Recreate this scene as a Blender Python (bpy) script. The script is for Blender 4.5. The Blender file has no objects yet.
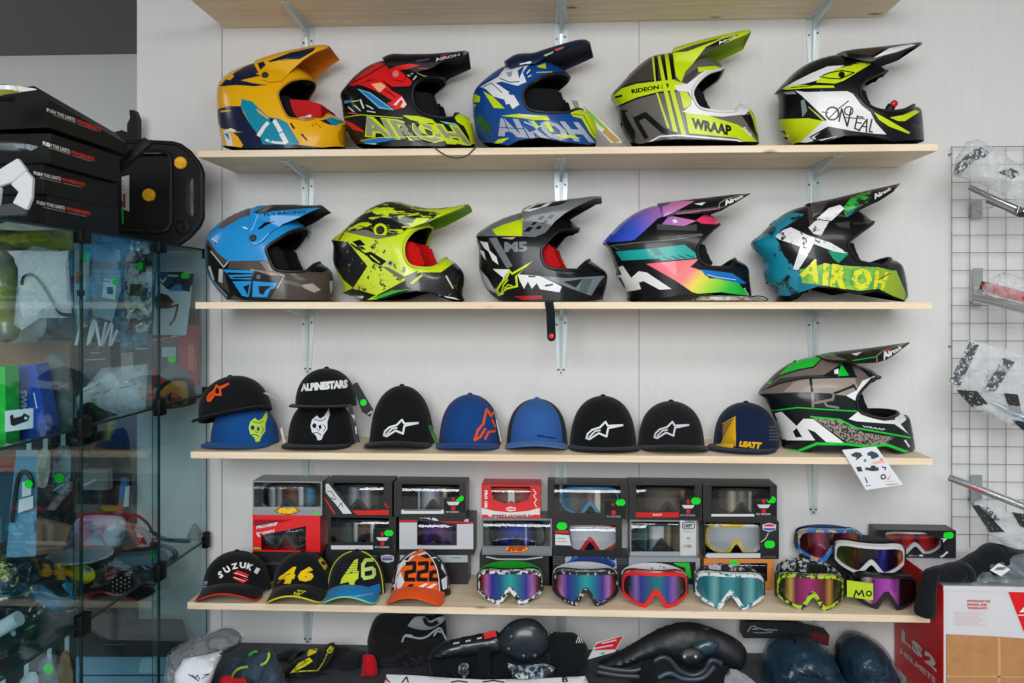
import bpy, bmesh, math, random
import numpy as np
from mathutils import Vector, Matrix
from mathutils.geometry import delaunay_2d_cdt
from mathutils.bvhtree import BVHTree

random.seed(7)
scn = bpy.context.scene
COL = scn.collection
PI = math.pi

# ------------------------------------------------------------------ camera model
F = 854.0
YAW = math.atan(43.0 / F)
HZ = 302.0
ZC = 1.50
CAM = Vector((0, 0, ZC))

def ray(px, py):
    a, b = math.cos(YAW), math.sin(YAW)
    return Vector((-b * F + a * (px - 512), a * F + b * (px - 512), HZ - py))

def at(px, py, Y):
    d = ray(px, py)
    return CAM + d * (Y / d.y)

def atx(px, py, X):
    d = ray(px, py)
    return CAM + d * (X / d.x)

def atz(px, py, Z):
    d = ray(px, py)
    return CAM + d * ((Z - ZC) / d.z)

# ------------------------------------------------------------------ materials
def lin(v):
    v = v / 255.0
    return v / 12.92 if v <= 0.04045 else ((v + 0.055) / 1.055) ** 2.4

def rgba(c):
    return (lin(c[0]), lin(c[1]), lin(c[2]), 1.0)

MATS = {}

def mat(c, rough=0.5, metal=0.0, coat=0.0, spec=0.5, sheen=0.0, alpha=1.0, name=None):
    key = (tuple(c), rough, metal, coat, spec, sheen, alpha)
    if key in MATS:
        return MATS[key]
    m = bpy.data.materials.new(name or 'surface')
    m.use_nodes = True
    b = m.node_tree.nodes['Principled BSDF']
    b.inputs['Base Color'].default_value = rgba(c)
    b.inputs['Roughness'].default_value = rough
    b.inputs['Metallic'].default_value = metal
    b.inputs['Coat Weight'].default_value = coat
    b.inputs['Coat Roughness'].default_value = 0.08
    b.inputs['Specular IOR Level'].default_value = spec
    b.inputs['Sheen Weight'].default_value = sheen
    b.inputs['Alpha'].default_value = alpha
    MATS[key] = m
    return m

def gloss(c):
    return mat(c, 0.28, coat=0.15, spec=0.22)

def paper(c):
    return mat(c, 0.6, spec=0.3)

def cloth(c):
    key = ('cloth', tuple(c))
    if key in MATS:
        return MATS[key]
    m = bpy.data.materials.new('woven_cloth')
    m.use_nodes = True
    nt = m.node_tree
    b = nt.nodes['Principled BSDF']
    b.inputs['Base Color'].default_value = rgba(c)
    b.inputs['Roughness'].default_value = 0.9
    b.inputs['Specular IOR Level'].default_value = 0.15
    b.inputs['Sheen Weight'].default_value = 0.08
    n = nt.nodes.new('ShaderNodeTexNoise')
    n.inputs['Scale'].default_value = 350
    n.inputs['Detail'].default_value = 2
    tc = nt.nodes.new('ShaderNodeTexCoord')
    bp = nt.nodes.new('ShaderNodeBump')
    bp.inputs['Strength'].default_value = 0.25
    bp.inputs['Distance'].default_value = 0.002
    nt.links.new(tc.outputs['Object'], n.inputs['Vector'])
    nt.links.new(n.outputs['Fac'], bp.inputs['Height'])
    nt.links.new(bp.outputs['Normal'], b.inputs['Normal'])
    MATS[key] = m
    return m

def splat(c1, c2, scale=40, thr=0.5, width=0.03, rough=0.35, coat=0.3, stretch=(1, 1, 1), detail=6):
    """two printed colours broken up by a noise, like a brushed or cracked paint graphic"""
    key = ('splat', tuple(c1), tuple(c2), scale, thr, width, rough, coat, stretch)
    if key in MATS:
        return MATS[key]
    m = bpy.data.materials.new('printed_splatter')
    m.use_nodes = True
    nt = m.node_tree
    b = nt.nodes['Principled BSDF']
    tc = nt.nodes.new('ShaderNodeTexCoord')
    mp = nt.nodes.new('ShaderNodeMapping')
    mp.inputs['Scale'].default_value = stretch
    n = nt.nodes.new('ShaderNodeTexNoise')
    n.inputs['Scale'].default_value = scale
    n.inputs['Detail'].default_value = detail
    n.inputs['Roughness'].default_value = 0.65
    r = nt.nodes.new('ShaderNodeValToRGB')
    r.color_ramp.elements[0].position = thr - width
    r.color_ramp.elements[1].position = thr + width
    r.color_ramp.elements[0].color = rgba(c1)
    r.color_ramp.elements[1].color = rgba(c2)
    nt.links.new(tc.outputs['Object'], mp.inputs['Vector'])
    nt.links.new(mp.outputs['Vector'], n.inputs['Vector'])
    nt.links.new(n.outputs['Fac'], r.inputs['Fac'])
    nt.links.new(r.outputs['Color'], b.inputs['Base Color'])
    b.inputs['Roughness'].default_value = rough
    b.inputs['Coat Weight'].default_value = coat
    MATS[key] = m
    return m

def ramp(stops, p0, p1, rough=0.35, metal=0.0, coat=0.3):
    """printed colours, or lens tint with painted reflections, run from local point p0 to p1"""
    m = bpy.data.materials.new('print_and_reflection_run')
    m.use_nodes = True
    nt = m.node_tree
    b = nt.nodes['Principled BSDF']
    tc = nt.nodes.new('ShaderNodeTexCoord')
    p0 = Vector(p0); p1 = Vector(p1)
    d = p1 - p0
    sub = nt.nodes.new('ShaderNodeVectorMath'); sub.operation = 'SUBTRACT'
    sub.inputs[1].default_value = p0
    dot = nt.nodes.new('ShaderNodeVectorMath'); dot.operation = 'DOT_PRODUCT'
    dot.inputs[1].default_value = d / d.length_squared
    r = nt.nodes.new('ShaderNodeValToRGB')
    el = r.color_ramp.elements
    while len(el) < len(stops):
        el.new(0.5)
    for e, (p, c) in zip(el, stops):
        e.position = p
    for e, (p, c) in zip(el, stops):
        e.color = rgba(c)
    nt.links.new(tc.outputs['Object'], sub.inputs[0])
    nt.links.new(sub.outputs[0], dot.inputs[0])
    nt.links.new(dot.outputs['Value'], r.inputs['Fac'])
    nt.links.new(r.outputs['Color'], b.inputs['Base Color'])
    b.inputs['Roughness'].default_value = rough
    b.inputs['Metallic'].default_value = metal
    b.inputs['Coat Weight'].default_value = coat
    return m

def glass_mat(name, tint=(225, 245, 243), refl=1.0, rough=0.0, base=0.0):
    """thin pane: clear transmission with a Fresnel reflection"""
    key = ('glass', tint, refl, rough, base)
    if key in MATS:
        return MATS[key]
    m = bpy.data.materials.new(name)
    m.use_nodes = True
    nt = m.node_tree
    nt.nodes.remove(nt.nodes['Principled BSDF'])
    out = nt.nodes['Material Output']
    tr = nt.nodes.new('ShaderNodeBsdfTransparent')
    tr.inputs['Color'].default_value = rgba(tint)
    gl = nt.nodes.new('ShaderNodeBsdfGlossy')
    gl.inputs['Roughness'].default_value = rough
    fr = nt.nodes.new('ShaderNodeFresnel')
    geo = nt.nodes.new('ShaderNodeNewGeometry')      # same reflectance on both faces of the sheet
    ior = nt.nodes.new('ShaderNodeMapRange')
    ior.inputs['To Min'].default_value = 1.5
    ior.inputs['To Max'].default_value = 1 / 1.5
    nt.links.new(geo.outputs['Backfacing'], ior.inputs['Value'])
    nt.links.new(ior.outputs['Result'], fr.inputs['IOR'])
    mul = nt.nodes.new('ShaderNodeMath'); mul.operation = 'MULTIPLY_ADD'
    mul.inputs[1].default_value = refl
    mul.inputs[2].default_value = base
    mx = nt.nodes.new('ShaderNodeMixShader')
    nt.links.new(fr.outputs[0], mul.inputs[0])
    nt.links.new(mul.outputs[0], mx.inputs[0])
    nt.links.new(tr.outputs[0], mx.inputs[1])
    nt.links.new(gl.outputs[0], mx.inputs[2])
    nt.links.new(mx.outputs[0], out.inputs['Surface'])
    MATS[key] = m
    return m

def film_mat(c=(230, 238, 245), cover=0.3, rough=0.2):
    """crumpled clear plastic bag: partly see-through film with a sheen"""
    key = ('film', tuple(c), cover, rough)
    if key in MATS:
        return MATS[key]
    m = bpy.data.materials.new('clear_plastic_film')
    m.use_nodes = True
    nt = m.node_tree
    b = nt.nodes['Principled BSDF']
    b.inputs['Base Color'].default_value = rgba(c)
    b.inputs['Roughness'].default_value = rough
    out = nt.nodes['Material Output']
    tr = nt.nodes.new('ShaderNodeBsdfTransparent')
    mx = nt.nodes.new('ShaderNodeMixShader')
    tc = nt.nodes.new('ShaderNodeTexCoord')
    n = nt.nodes.new('ShaderNodeTexNoise')
    n.inputs['Scale'].default_value = 22
    n.inputs['Detail'].default_value = 4
    n.inputs['Distortion'].default_value = 2.0
    bp = nt.nodes.new('ShaderNodeBump')
    bp.inputs['Strength'].default_value = 1.0
    bp.inputs['Distance'].default_value = 0.012
    nt.links.new(tc.outputs['Object'], n.inputs['Vector'])
    nt.links.new(n.outputs['Fac'], bp.inputs['Height'])
    nt.links.new(bp.outputs['Normal'], b.inputs['Normal'])
    mx.inputs[0].default_value = cover
    nt.links.new(tr.outputs[0], mx.inputs[1])
    nt.links.new(b.outputs[0], mx.inputs[2])
    nt.links.new(mx.outputs[0], out.inputs['Surface'])
    MATS[key] = m
    return m

# ------------------------------------------------------------------ object helpers
def link(name, me, m=None, parent=None, loc=None):
    o = bpy.data.objects.new(name, me)
    COL.objects.link(o)
    if m is not None:
        for x in (m if isinstance(m, (list, tuple)) else [m]):
            me.materials.append(x)
    if parent is not None:
        o.parent = parent
    if loc is not None:
        o.location = loc
    return o

def obj(name, bm, m=None, parent=None, smooth=None, loc=None):
    me = bpy.data.meshes.new(name)
    bm.normal_update()
    bm.to_mesh(me)
    bm.free()
    if smooth is not None:
        for p in me.polygons:
            p.use_smooth = True
        me.set_sharp_from_angle(angle=math.radians(smooth))
    return link(name, me, m, parent, loc)

def tag(o, label, cat, group=None, kind=None):
    o['label'] = label
    o['category'] = cat
    if group: o['group'] = group
    if kind: o['kind'] = kind
    return o

def thing(name, label, cat, loc=(0, 0, 0), rotz=0.0, group=None):
    o = bpy.data.objects.new(name, None)
    COL.objects.link(o)
    o.location = loc
    o.rotation_euler = (0, 0, rotz)
    o.empty_display_size = 0.05
    return tag(o, label, cat, group)

def struct(o):
    o['kind'] = 'structure'
    return o

def B():
    return bmesh.new()

def box(bm, x0, x1, y0, y1, z0, z1, mi=0, bev=0.0, seg=1):
    vs = [bm.verts.new((x, y, z)) for x in (x0, x1) for y in (y0, y1) for z in (z0, z1)]
    fs = []
    for q in ((0, 1, 3, 2), (4, 6, 7, 5), (0, 4, 5, 1), (2, 3, 7, 6), (0, 2, 6, 4), (1, 5, 7, 3)):
        f = bm.faces.new([vs[i] for i in q]); f.material_index = mi; fs.append(f)
    if bev:
        es = list({e for f in fs for e in f.edges})
        r = bmesh.ops.bevel(bm, geom=es, offset=bev, segments=seg, profile=0.5, affect='EDGES')
        for f in r['faces']: f.material_index = mi
    return vs

def obox(bm, c, ax, ay, az, mi=0, bev=0.0):
    """box with centre c and half-axis vectors"""
    c = Vector(c); ax = Vector(ax); ay = Vector(ay); az = Vector(az)
    vs = [bm.verts.new(c + ax * i + ay * j + az * k) for i in (-1, 1) for j in (-1, 1) for k in (-1, 1)]
    fs = []
    for q in ((0, 1, 3, 2), (4, 6, 7, 5), (0, 4, 5, 1), (2, 3, 7, 6), (0, 2, 6, 4), (1, 5, 7, 3)):
        f = bm.faces.new([vs[i] for i in q]); f.material_index = mi; fs.append(f)
    if bev:
        es = list({e for f in fs for e in f.edges})
        bmesh.ops.bevel(bm, geom=es, offset=bev, segments=2, profile=0.5, affect='EDGES')

def prism(bm, pts, d, mi=0):
    """pts: planar 3D loop, extruded by vector d"""
    a = [bm.verts.new(p) for p in pts]
    b = [bm.verts.new(Vector(p) + Vector(d)) for p in pts]
    f = bm.faces.new(a); f.material_index = mi
    f = bm.faces.new(b[::-1]); f.material_index = mi
    n = len(a)
    for i in range(n):
        f = bm.faces.new((a[i], b[i], b[(i + 1) % n], a[(i + 1) % n])); f.material_index = mi

def tube(bm, pts, r, seg=8, mi=0, closed=False, cap=True):
    pts = [Vector(p) for p in pts]
    n = len(pts)
    rings = []
    up = None
    for i, p in enumerate(pts):
        if closed:
            t = pts[(i + 1) % n] - pts[i - 1]
        else:
            t = pts[min(i + 1, n - 1)] - pts[max(i - 1, 0)]
        t.normalize()
        if up is None:
            up = Vector((0, 0, 1)) if abs(t.z) < 0.9 else Vector((1, 0, 0))
        s = t.cross(up).normalized()
        up = s.cross(t).normalized()
        rr = r[i] if isinstance(r, (list, tuple)) else r
        rings.append([bm.verts.new(p + (s * math.cos(a) + up * math.sin(a)) * rr)
                      for a in [2 * PI * k / seg for k in range(seg)]])
    m = n if closed else n - 1
    for i in range(m):
        A, Bq = rings[i], rings[(i + 1) % n]
        for k in range(seg):
            f = bm.faces.new((A[k], A[(k + 1) % seg], Bq[(k + 1) % seg], Bq[k])); f.material_index = mi
    if cap and not closed:
        f = bm.faces.new(rings[0][::-1]); f.material_index = mi
        f = bm.faces.new(rings[-1]); f.material_index = mi

def ribbon(bm, pts, wvec, th=0.002, mi=0):
    """flat strap along pts; wvec = half-width vector (or list), th = thickness"""
    pts = [Vector(p) for p in pts]
    n = len(pts)
    rings = []
    for i, p in enumerate(pts):
        t = (pts[min(i + 1, n - 1)] - pts[max(i - 1, 0)]).normalized()
        w = Vector(wvec[i]) if isinstance(wvec, list) else Vector(wvec)
        nn = t.cross(w).normalized() * th * 0.5
        rings.append([bm.verts.new(p + w + nn), bm.verts.new(p - w + nn), bm.verts.new(p - w - nn), bm.verts.new(p + w - nn)])
    for i in range(n - 1):
        for k in range(4):
            f = bm.faces.new((rings[i][k], rings[i][(k + 1) % 4], rings[i + 1][(k + 1) % 4], rings[i + 1][k]))
            f.material_index = mi
    bm.faces.new(rings[0][::-1]).material_index = mi
    bm.faces.new(rings[-1]).material_index = mi

def lathe(bm, prof, seg=24, c=(0, 0, 0), mi=0, axis='z'):
    rings = []
    c = Vector(c)
    for r, z in prof:
        ring = []
        for k in range(seg):
            a = 2 * PI * k / seg
            if axis == 'z': v = Vector((r * math.cos(a), r * math.sin(a), z))
            elif axis == 'y': v = Vector((r * math.cos(a), z, r * math.sin(a)))
            else: v = Vector((z, r * math.cos(a), r * math.sin(a)))
            ring.append(bm.verts.new(c + v))
        rings.append(ring)
    for i in range(len(rings) - 1):
        for k in range(seg):
            f = bm.faces.new((rings[i][k], rings[i][(k + 1) % seg], rings[i + 1][(k + 1) % seg], rings[i + 1][k]))
            f.material_index = mi
    for ring in (rings[0][::-1], rings[-1]):
        f = bm.faces.new(ring); f.material_index = mi

# ------------------------------------------------------------------ 2D helpers
def catmull(pts, n=4):
    if len(pts) < 3: return list(pts)
    P = [pts[0]] + list(pts) + [pts[-1]]
    out = []
    for i in range(1, len(P) - 2):
        p0, p1, p2, p3 = [np.array(P[i + k], float) for k in (-1, 0, 1, 2)]
        for k in range(n):
            t = k / n
            out.append(tuple(0.5 * ((2 * p1) + (-p0 + p2) * t + (2 * p0 - 5 * p1 + 4 * p2 - p3) * t * t + (-p0 + 3 * p1 - 3 * p2 + p3) * t ** 3)))
    out.append(tuple(pts[-1]))
    return out

def resample(pts, step):
    out = [pts[0]]
    for a, b in zip(pts[:-1], pts[1:]):
        L = math.hypot(b[0] - a[0], b[1] - a[1])
        k = max(1, int(math.ceil(L / step)))
        for i in range(1, k + 1):
            t = i / k
            out.append((a[0] + (b[0] - a[0]) * t, a[1] + (b[1] - a[1]) * t))
    return out

def pip(poly, X, Y):
    inside = np.zeros(X.shape, bool)
    n = len(poly)
    j = n - 1
    for i in range(n):
        xi, yi = poly[i]; xj, yj = poly[j]
        c = (yi > Y) != (yj > Y)
        with np.errstate(divide='ignore', invalid='ignore'):
            xx = (xj - xi) * (Y - yi) / (yj - yi + 1e-30) + xi
        inside ^= c & (X < xx)
        j = i
    return inside

def pldist(pl, X, Y):
    d = np.full(X.shape, 1e9)
    for (ax, ay), (bx, by) in zip(pl[:-1], pl[1:]):
        L2 = (bx - ax) ** 2 + (by - ay) ** 2 + 1e-18
        t = np.clip(((X - ax) * (bx - ax) + (Y - ay) * (by - ay)) / L2, 0, 1)
        d = np.minimum(d, np.hypot(X - ax - t * (bx - ax), Y - ay - t * (by - ay)))
    return d

def stroke_poly(pts, w):
    """polyline -> list of quads with round-ish joints"""
    out = []
    h = w / 2
    for (ax, ay), (bx, by) in zip(pts[:-1], pts[1:]):
        L = math.hypot(bx - ax, by - ay)
        if L < 1e-6: continue
        tx, ty = (bx - ax) / L, (by - ay) / L
        nx, ny = -ty * h, tx * h
        e = h * 0.6
        a0, a1, b0, b1 = ax - tx * e, ay - ty * e, bx + tx * e, by + ty * e
        out.append([(a0 + nx, a1 + ny), (b0 + nx, b1 + ny), (b0 - nx, b1 - ny), (a0 - nx, a1 - ny)])
    return out

def circle_poly(x, y, r, n=16, sy=1.0):
    return [(x + r * math.cos(2 * PI * k / n), y + r * sy * math.sin(2 * PI * k / n)) for k in range(n)]

TXT = {}

def text_tris(s, bold=0.03, res=2):
    key = (s, bold, res)
    if key in TXT: return TXT[key]
    cu = bpy.data.curves.new('glyphs', 'FONT')
    cu.body = s
    cu.offset = bold
    cu.resolution_u = res
    cu.fill_mode = 'FRONT'
    o = bpy.data.objects.new('glyphs', cu)
    COL.objects.link(o)
    bpy.context.view_layer.update()
    me = bpy.data.meshes.new_from_object(o)
    COL.objects.unlink(o)
    bpy.data.objects.remove(o)
    bpy.data.curves.remove(cu)
    V = np.array([v.co[:2] for v in me.vertices])
    mn, mx = V.min(0), V.max(0)
    V = (V - mn) / (mx - mn)
    me.calc_loop_triangles()
    T = [tuple(t.vertices) for t in me.loop_triangles]
    cnt = {}
    for t in T:
        for a, b in ((t[0], t[1]), (t[1], t[2]), (t[2], t[0])):
            k = (min(a, b), max(a, b)); cnt[k] = cnt.get(k, 0) + 1
    E = [k for k, c in cnt.items() if c == 1]
    asp = (mx[0] - mn[0]) / (mx[1] - mn[1])
    bpy.data.meshes.remove(me)
    TXT[key] = (V, T, E, asp)
    return TXT[key]

def quad_map(V, q):
    """unit square (u right, v up) to quad TL,TR,BR,BL"""
    tl, tr, br, bl = [np.array(p, float) for p in q]
    u = V[:, 0:1]; v = V[:, 1:2]
    return (1 - u) * v * tl + u * v * tr + u * (1 - v) * br + (1 - u) * (1 - v) * bl

def expand(g):
    """graphic item -> (material, list of loops, list of triangles). loops/tri in source 2D coordinates"""
    m = g[0]
    if isinstance(m, tuple): m = gloss(m)
    if isinstance(g[1], str):
        k = g[1]
        if k == 'S':
            return m, stroke_poly(g[3], g[2]), None
        if k == 'C':
            return m, [circle_poly(g[2], g[3], g[4])], None
        if k == 'R':   # ring: circle outline
            c = circle_poly(g[2], g[3], g[4], 14); c.append(c[0])
            return m, stroke_poly(c, g[5]), None
        if k == 'T':
            V, T, E, asp = text_tris(g[2], g[4] if len(g) > 4 else 0.03)
            P = quad_map(V, g[3])
            return m, None, (P, T, E)
    return m, [list(g[1])], None
# ------------------------------------------------------------------ the room
def wood_mat():
    m = bpy.data.materials.new('pine_board')
    m.use_nodes = True
    nt = m.node_tree
    b = nt.nodes['Principled BSDF']
    tc = nt.nodes.new('ShaderNodeTexCoord')
    mp = nt.nodes.new('ShaderNodeMapping'); mp.inputs['Scale'].default_value = (1.2, 22, 22)
    n = nt.nodes.new('ShaderNodeTexNoise'); n.inputs['Scale'].default_value = 2.2; n.inputs['Detail'].default_value = 8; n.inputs['Distortion'].default_value = 0.6
    r = nt.nodes.new('ShaderNodeValToRGB')
    r.color_ramp.elements[0].position = 0.3; r.color_ramp.elements[0].color = rgba((230, 206, 172))
    r.color_ramp.elements[1].position = 0.7; r.color_ramp.elements[1].color = rgba((248, 232, 208))
    # knots
    mp2 = nt.nodes.new('ShaderNodeMapping'); mp2.inputs['Scale'].default_value = (4.5, 9, 9)
    v = nt.nodes.new('ShaderNodeTexVoronoi'); v.inputs['Scale'].default_value = 1.0
    r2 = nt.nodes.new('ShaderNodeValToRGB')
    r2.color_ramp.elements[0].position = 0.04; r2.color_ramp.elements[0].color = (1, 1, 1, 1)
    r2.color_ramp.elements[1].position = 0.13; r2.color_ramp.elements[1].color = (0, 0, 0, 1)
    mx = nt.nodes.new('ShaderNodeMix'); mx.data_type = 'RGBA'
    mx.inputs[7].default_value = rgba((150, 100, 62))
    L = nt.links.new
    L(tc.outputs['Object'], mp.inputs['Vector']); L(mp.outputs[0], n.inputs['Vector']); L(n.outputs['Fac'], r.inputs['Fac'])
    L(tc.outputs['Object'], mp2.inputs['Vector']); L(mp2.outputs[0], v.inputs['Vector']); L(v.outputs['Distance'], r2.inputs['Fac'])
    L(r2.outputs['Color'], mx.inputs[0]); L(r.outputs['Color'], mx.inputs[6]); L(mx.outputs[2], b.inputs['Base Color'])
    b.inputs['Roughness'].default_value = 0.55
    b.inputs['Specular IOR Level'].default_value = 0.3
    return m

def wall_mat(c, bump=0.25, scale=60):
    m = bpy.data.materials.new('painted_wall')
    m.use_nodes = True
    nt = m.node_tree
    b = nt.nodes['Principled BSDF']
    tc = nt.nodes.new('ShaderNodeTexCoord')
    mp = nt.nodes.new('ShaderNodeMapping'); mp.inputs['Scale'].default_value = (1, 1, 0.12)
    n = nt.nodes.new('ShaderNodeTexNoise'); n.inputs['Scale'].default_value = scale; n.inputs['Detail'].default_value = 5
    r = nt.nodes.new('ShaderNodeValToRGB')
    c0 = tuple(x * 0.982 for x in c)
    r.color_ramp.elements[0].position = 0.3; r.color_ramp.elements[0].color = rgba(c0)
    r.color_ramp.elements[1].position = 0.7; r.color_ramp.elements[1].color = rgba(c)
    bp = nt.nodes.new('ShaderNodeBump'); bp.inputs['Strength'].default_value = bump; bp.inputs['Distance'].default_value = 0.003
    L = nt.links.new
    L(tc.outputs['Object'], mp.inputs['Vector']); L(mp.outputs[0], n.inputs['Vector']); L(n.outputs['Fac'], r.inputs['Fac'])
    L(r.outputs['Color'], b.inputs['Base Color']); L(n.outputs['Fac'], bp.inputs['Height']); L(bp.outputs[0], b.inputs['Normal'])
    b.inputs['Roughness'].default_value = 0.75
    b.inputs['Specular IOR Level'].default_value = 0.25
    return m

D = 2.75            # wall behind the shelves
FR = 2.45           # front edge of the shelves
WX = at(137, 200, D).x      # where the white wall ends on the left
SEAM = at(222, 200, D).x
SEAM2 = at(639, 200, D).x
WALLC = (226, 226, 226)
wm = wall_mat(WALLC)
bm = B(); box(bm, WX, SEAM - 0.0015, D, D + 0.12, 0, 2.7); box(bm, SEAM + 0.0015, SEAM2 - 0.001, D, D + 0.12, 0, 2.7)
box(bm, SEAM2 + 0.001, 2.6, D, D + 0.12, 0, 2.7); box(bm, WX + 0.01, 2.6, D + 0.012, D + 0.13, 0, 2.7)
struct(obj('wall_back', bm, wm))
bm = B(); box(bm, -4.5, WX + 0.3, 3.7, 3.8, 0, 2.62)
struct(obj('wall_recess', bm, wall_mat((196, 198, 200), 0.1, 20)))
bm = B(); box(bm, WX, WX + 0.1, D + 0.13, 3.7, 0, 2.62)
struct(obj('wall_side', bm, wall_mat((200, 200, 202), 0.1, 20)))
bm = B(); box(bm, -4.5, 2.6, -0.6, 3.8, 2.7, 2.78); box(bm, -4.5, WX, 2.0, 3.7, 2.6, 2.69)
struct(obj('ceiling', bm, wall_mat((120, 122, 126), 0.1, 8)))
bm = B(); box(bm, -4.5, 2.6, -3.0, 3.8, -0.08, 0)
struct(obj('floor', bm, wall_mat((196, 186, 170), 0.1, 12)))
bm = B(); box(bm, -4.6, -4.5, -3.0, 3.8, 0, 2.78)
struct(obj('wall_left', bm, wall_mat((170, 172, 176), 0.1, 20)))
bm = B(); box(bm, 2.6, 2.7, -3.0, 3.8, 0, 2.78)
struct(obj('wall_right', bm, wall_mat((200, 202, 206), 0.1, 20)))

SZ = [ZC + 0.917, ZC + 0.4435, ZC + 0.0, ZC - 0.438, ZC - 0.880]
SL = [(-1.082, 1.028), (-1.046, 1.072), (-1.052, 1.056), (-1.066, 1.058), (-1.076, 1.051)]
SN = ['highest pine shelf near the ceiling, empty as far as one sees', 'pine shelf holding the upper row of five helmets',
      'pine shelf holding the lower row of five helmets', 'pine shelf holding the row of plain caps and the green helmet',
      'lowest pine shelf holding racing caps, goggles and goggle boxes']
wood = wood_mat()
for i in range(5):
    x0, x1 = SL[i]
    bm = B(); box(bm, x0, x1, FR, D - 0.0005, SZ[i] - 0.02, SZ[i], bev=0.0012)
    tag(obj('wall_shelf', bm, wood), SN[i], 'shelf', 'pine shelves on the wall')
    # slide the grain so the boards differ
# under shelf where clothing lies
bm = B(); box(bm, -1.10, 0.93, 2.08, D - 0.0005, 0.36, 0.385, bev=0.001)
LOW = 0.385
bn = thing('low_bench', 'dark low bench under the lowest pine shelf carrying clothing and protectors', 'bench', (0, 2.55, 0))
bo = obj('bench_top', bm, mat((70, 72, 78), 0.6), bn); bo.location = (0, -2.55, 0)
for lx in (-1.06, -0.1, 0.88):
    for ly in (-0.42, 0.17):
        bm = B(); box(bm, lx - 0.02, lx + 0.02, ly - 0.02, ly + 0.02, 0, 0.36, bev=0.003)
        obj('bench_leg', bm, mat((60, 62, 66), 0.6), bn)

BR = [at(308, 60, D).x, at(561, 60, D).x, at(813, 60, D).x]
galv = mat((205, 214, 216), 0.35, metal=0.25)
screwm = mat((90, 92, 95), 0.4, metal=0.7)
place = ['left', 'middle', 'right']
HLD = ['the highest shelf', 'the upper helmet shelf', 'the lower helmet shelf', 'the cap shelf', 'the goggle shelf']
for i in range(5):
    for k in range(3):
        X = BR[k]
        zt = SZ[i] - 0.0205
        t = thing('shelf_bracket', 'pressed metal bracket under %s, %s of its three' % (HLD[i], place[k]), 'bracket', (X, D - 0.001, zt), 0, 'metal shelf brackets')
        bm = B()
        # wall flange, tapering downwards
        for s in (-1, 1):
            prism(bm, [(0.004 * s, 0, 0), (0.021 * s, 0, 0), (0.021 * s, 0, -0.06), (0.011 * s, 0, -0.20), (0.004 * s, 0, -0.20)][::s], (0, -0.003, 0))
        prism(bm, [(-0.013, 0, -0.195), (0.013, 0, -0.195), (0.008, 0, -0.215), (-0.008, 0, -0.215)], (0, -0.003, 0))
        obj('wall_flange', bm, galv, t)
        bm = B()
        for s in (-1, 1):
            prism(bm, [(0.004 * s, 0, 0), (0.021 * s, 0, 0), (0.020 * s, -0.05, 0), (0.012 * s, -0.235, 0), (0.004 * s, -0.235, 0)][::-s], (0, 0, -0.003))
        obj('shelf_flange', bm, galv, t)
        bm = B()
        # the pressed rib: V section from shelf front to wall foot
        tip = [(-0.0045, -0.235, -0.002), (0.0045, -0.235, -0.002), (0.0045, -0.04, -0.032), (0.0045, -0.028, -0.05), (0.0045, -0.003, -0.195), (-0.0045, -0.003, -0.195), (-0.0045, -0.028, -0.05), (-0.0045, -0.04, -0.032)]
        prof = [(-0.235, -0.003), (-0.03, -0.026), (-0.02, -0.04), (-0.003, -0.20), (-0.001, -0.20), (-0.001, -0.002), (-0.235, -0.001)]
        prism(bm, [(-0.0045, y, z) for y, z in prof], (0.009, 0, 0))
        obj('rib', bm, galv, t)
        for (sx, sz) in ((-0.014, -0.052), (0.013, -0.046), (0, -0.206)):
            bm = B()
            lathe(bm, [(0.0001, -0.0062), (0.003, -0.006), (0.0036, -0.003)], 10, (sx, 0, sz), axis='y')
            obj('screw', bm, screwm, t)

# ------------------------------------------------------------------ relief shells traced in the side plane
class Frame:
    def __init__(s, loc, rot=0.0):
        s.loc = Vector(loc); s.R = Matrix.Rotation(-rot, 3, 'Z')
        s.o = s.R @ (CAM - s.loc)
    def hit(s, px, py, y):
        d = s.R @ ray(px, py)
        t = (y - s.o.y) / d.y
        p = s.o + d * t
        return p.x, p.z

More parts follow.
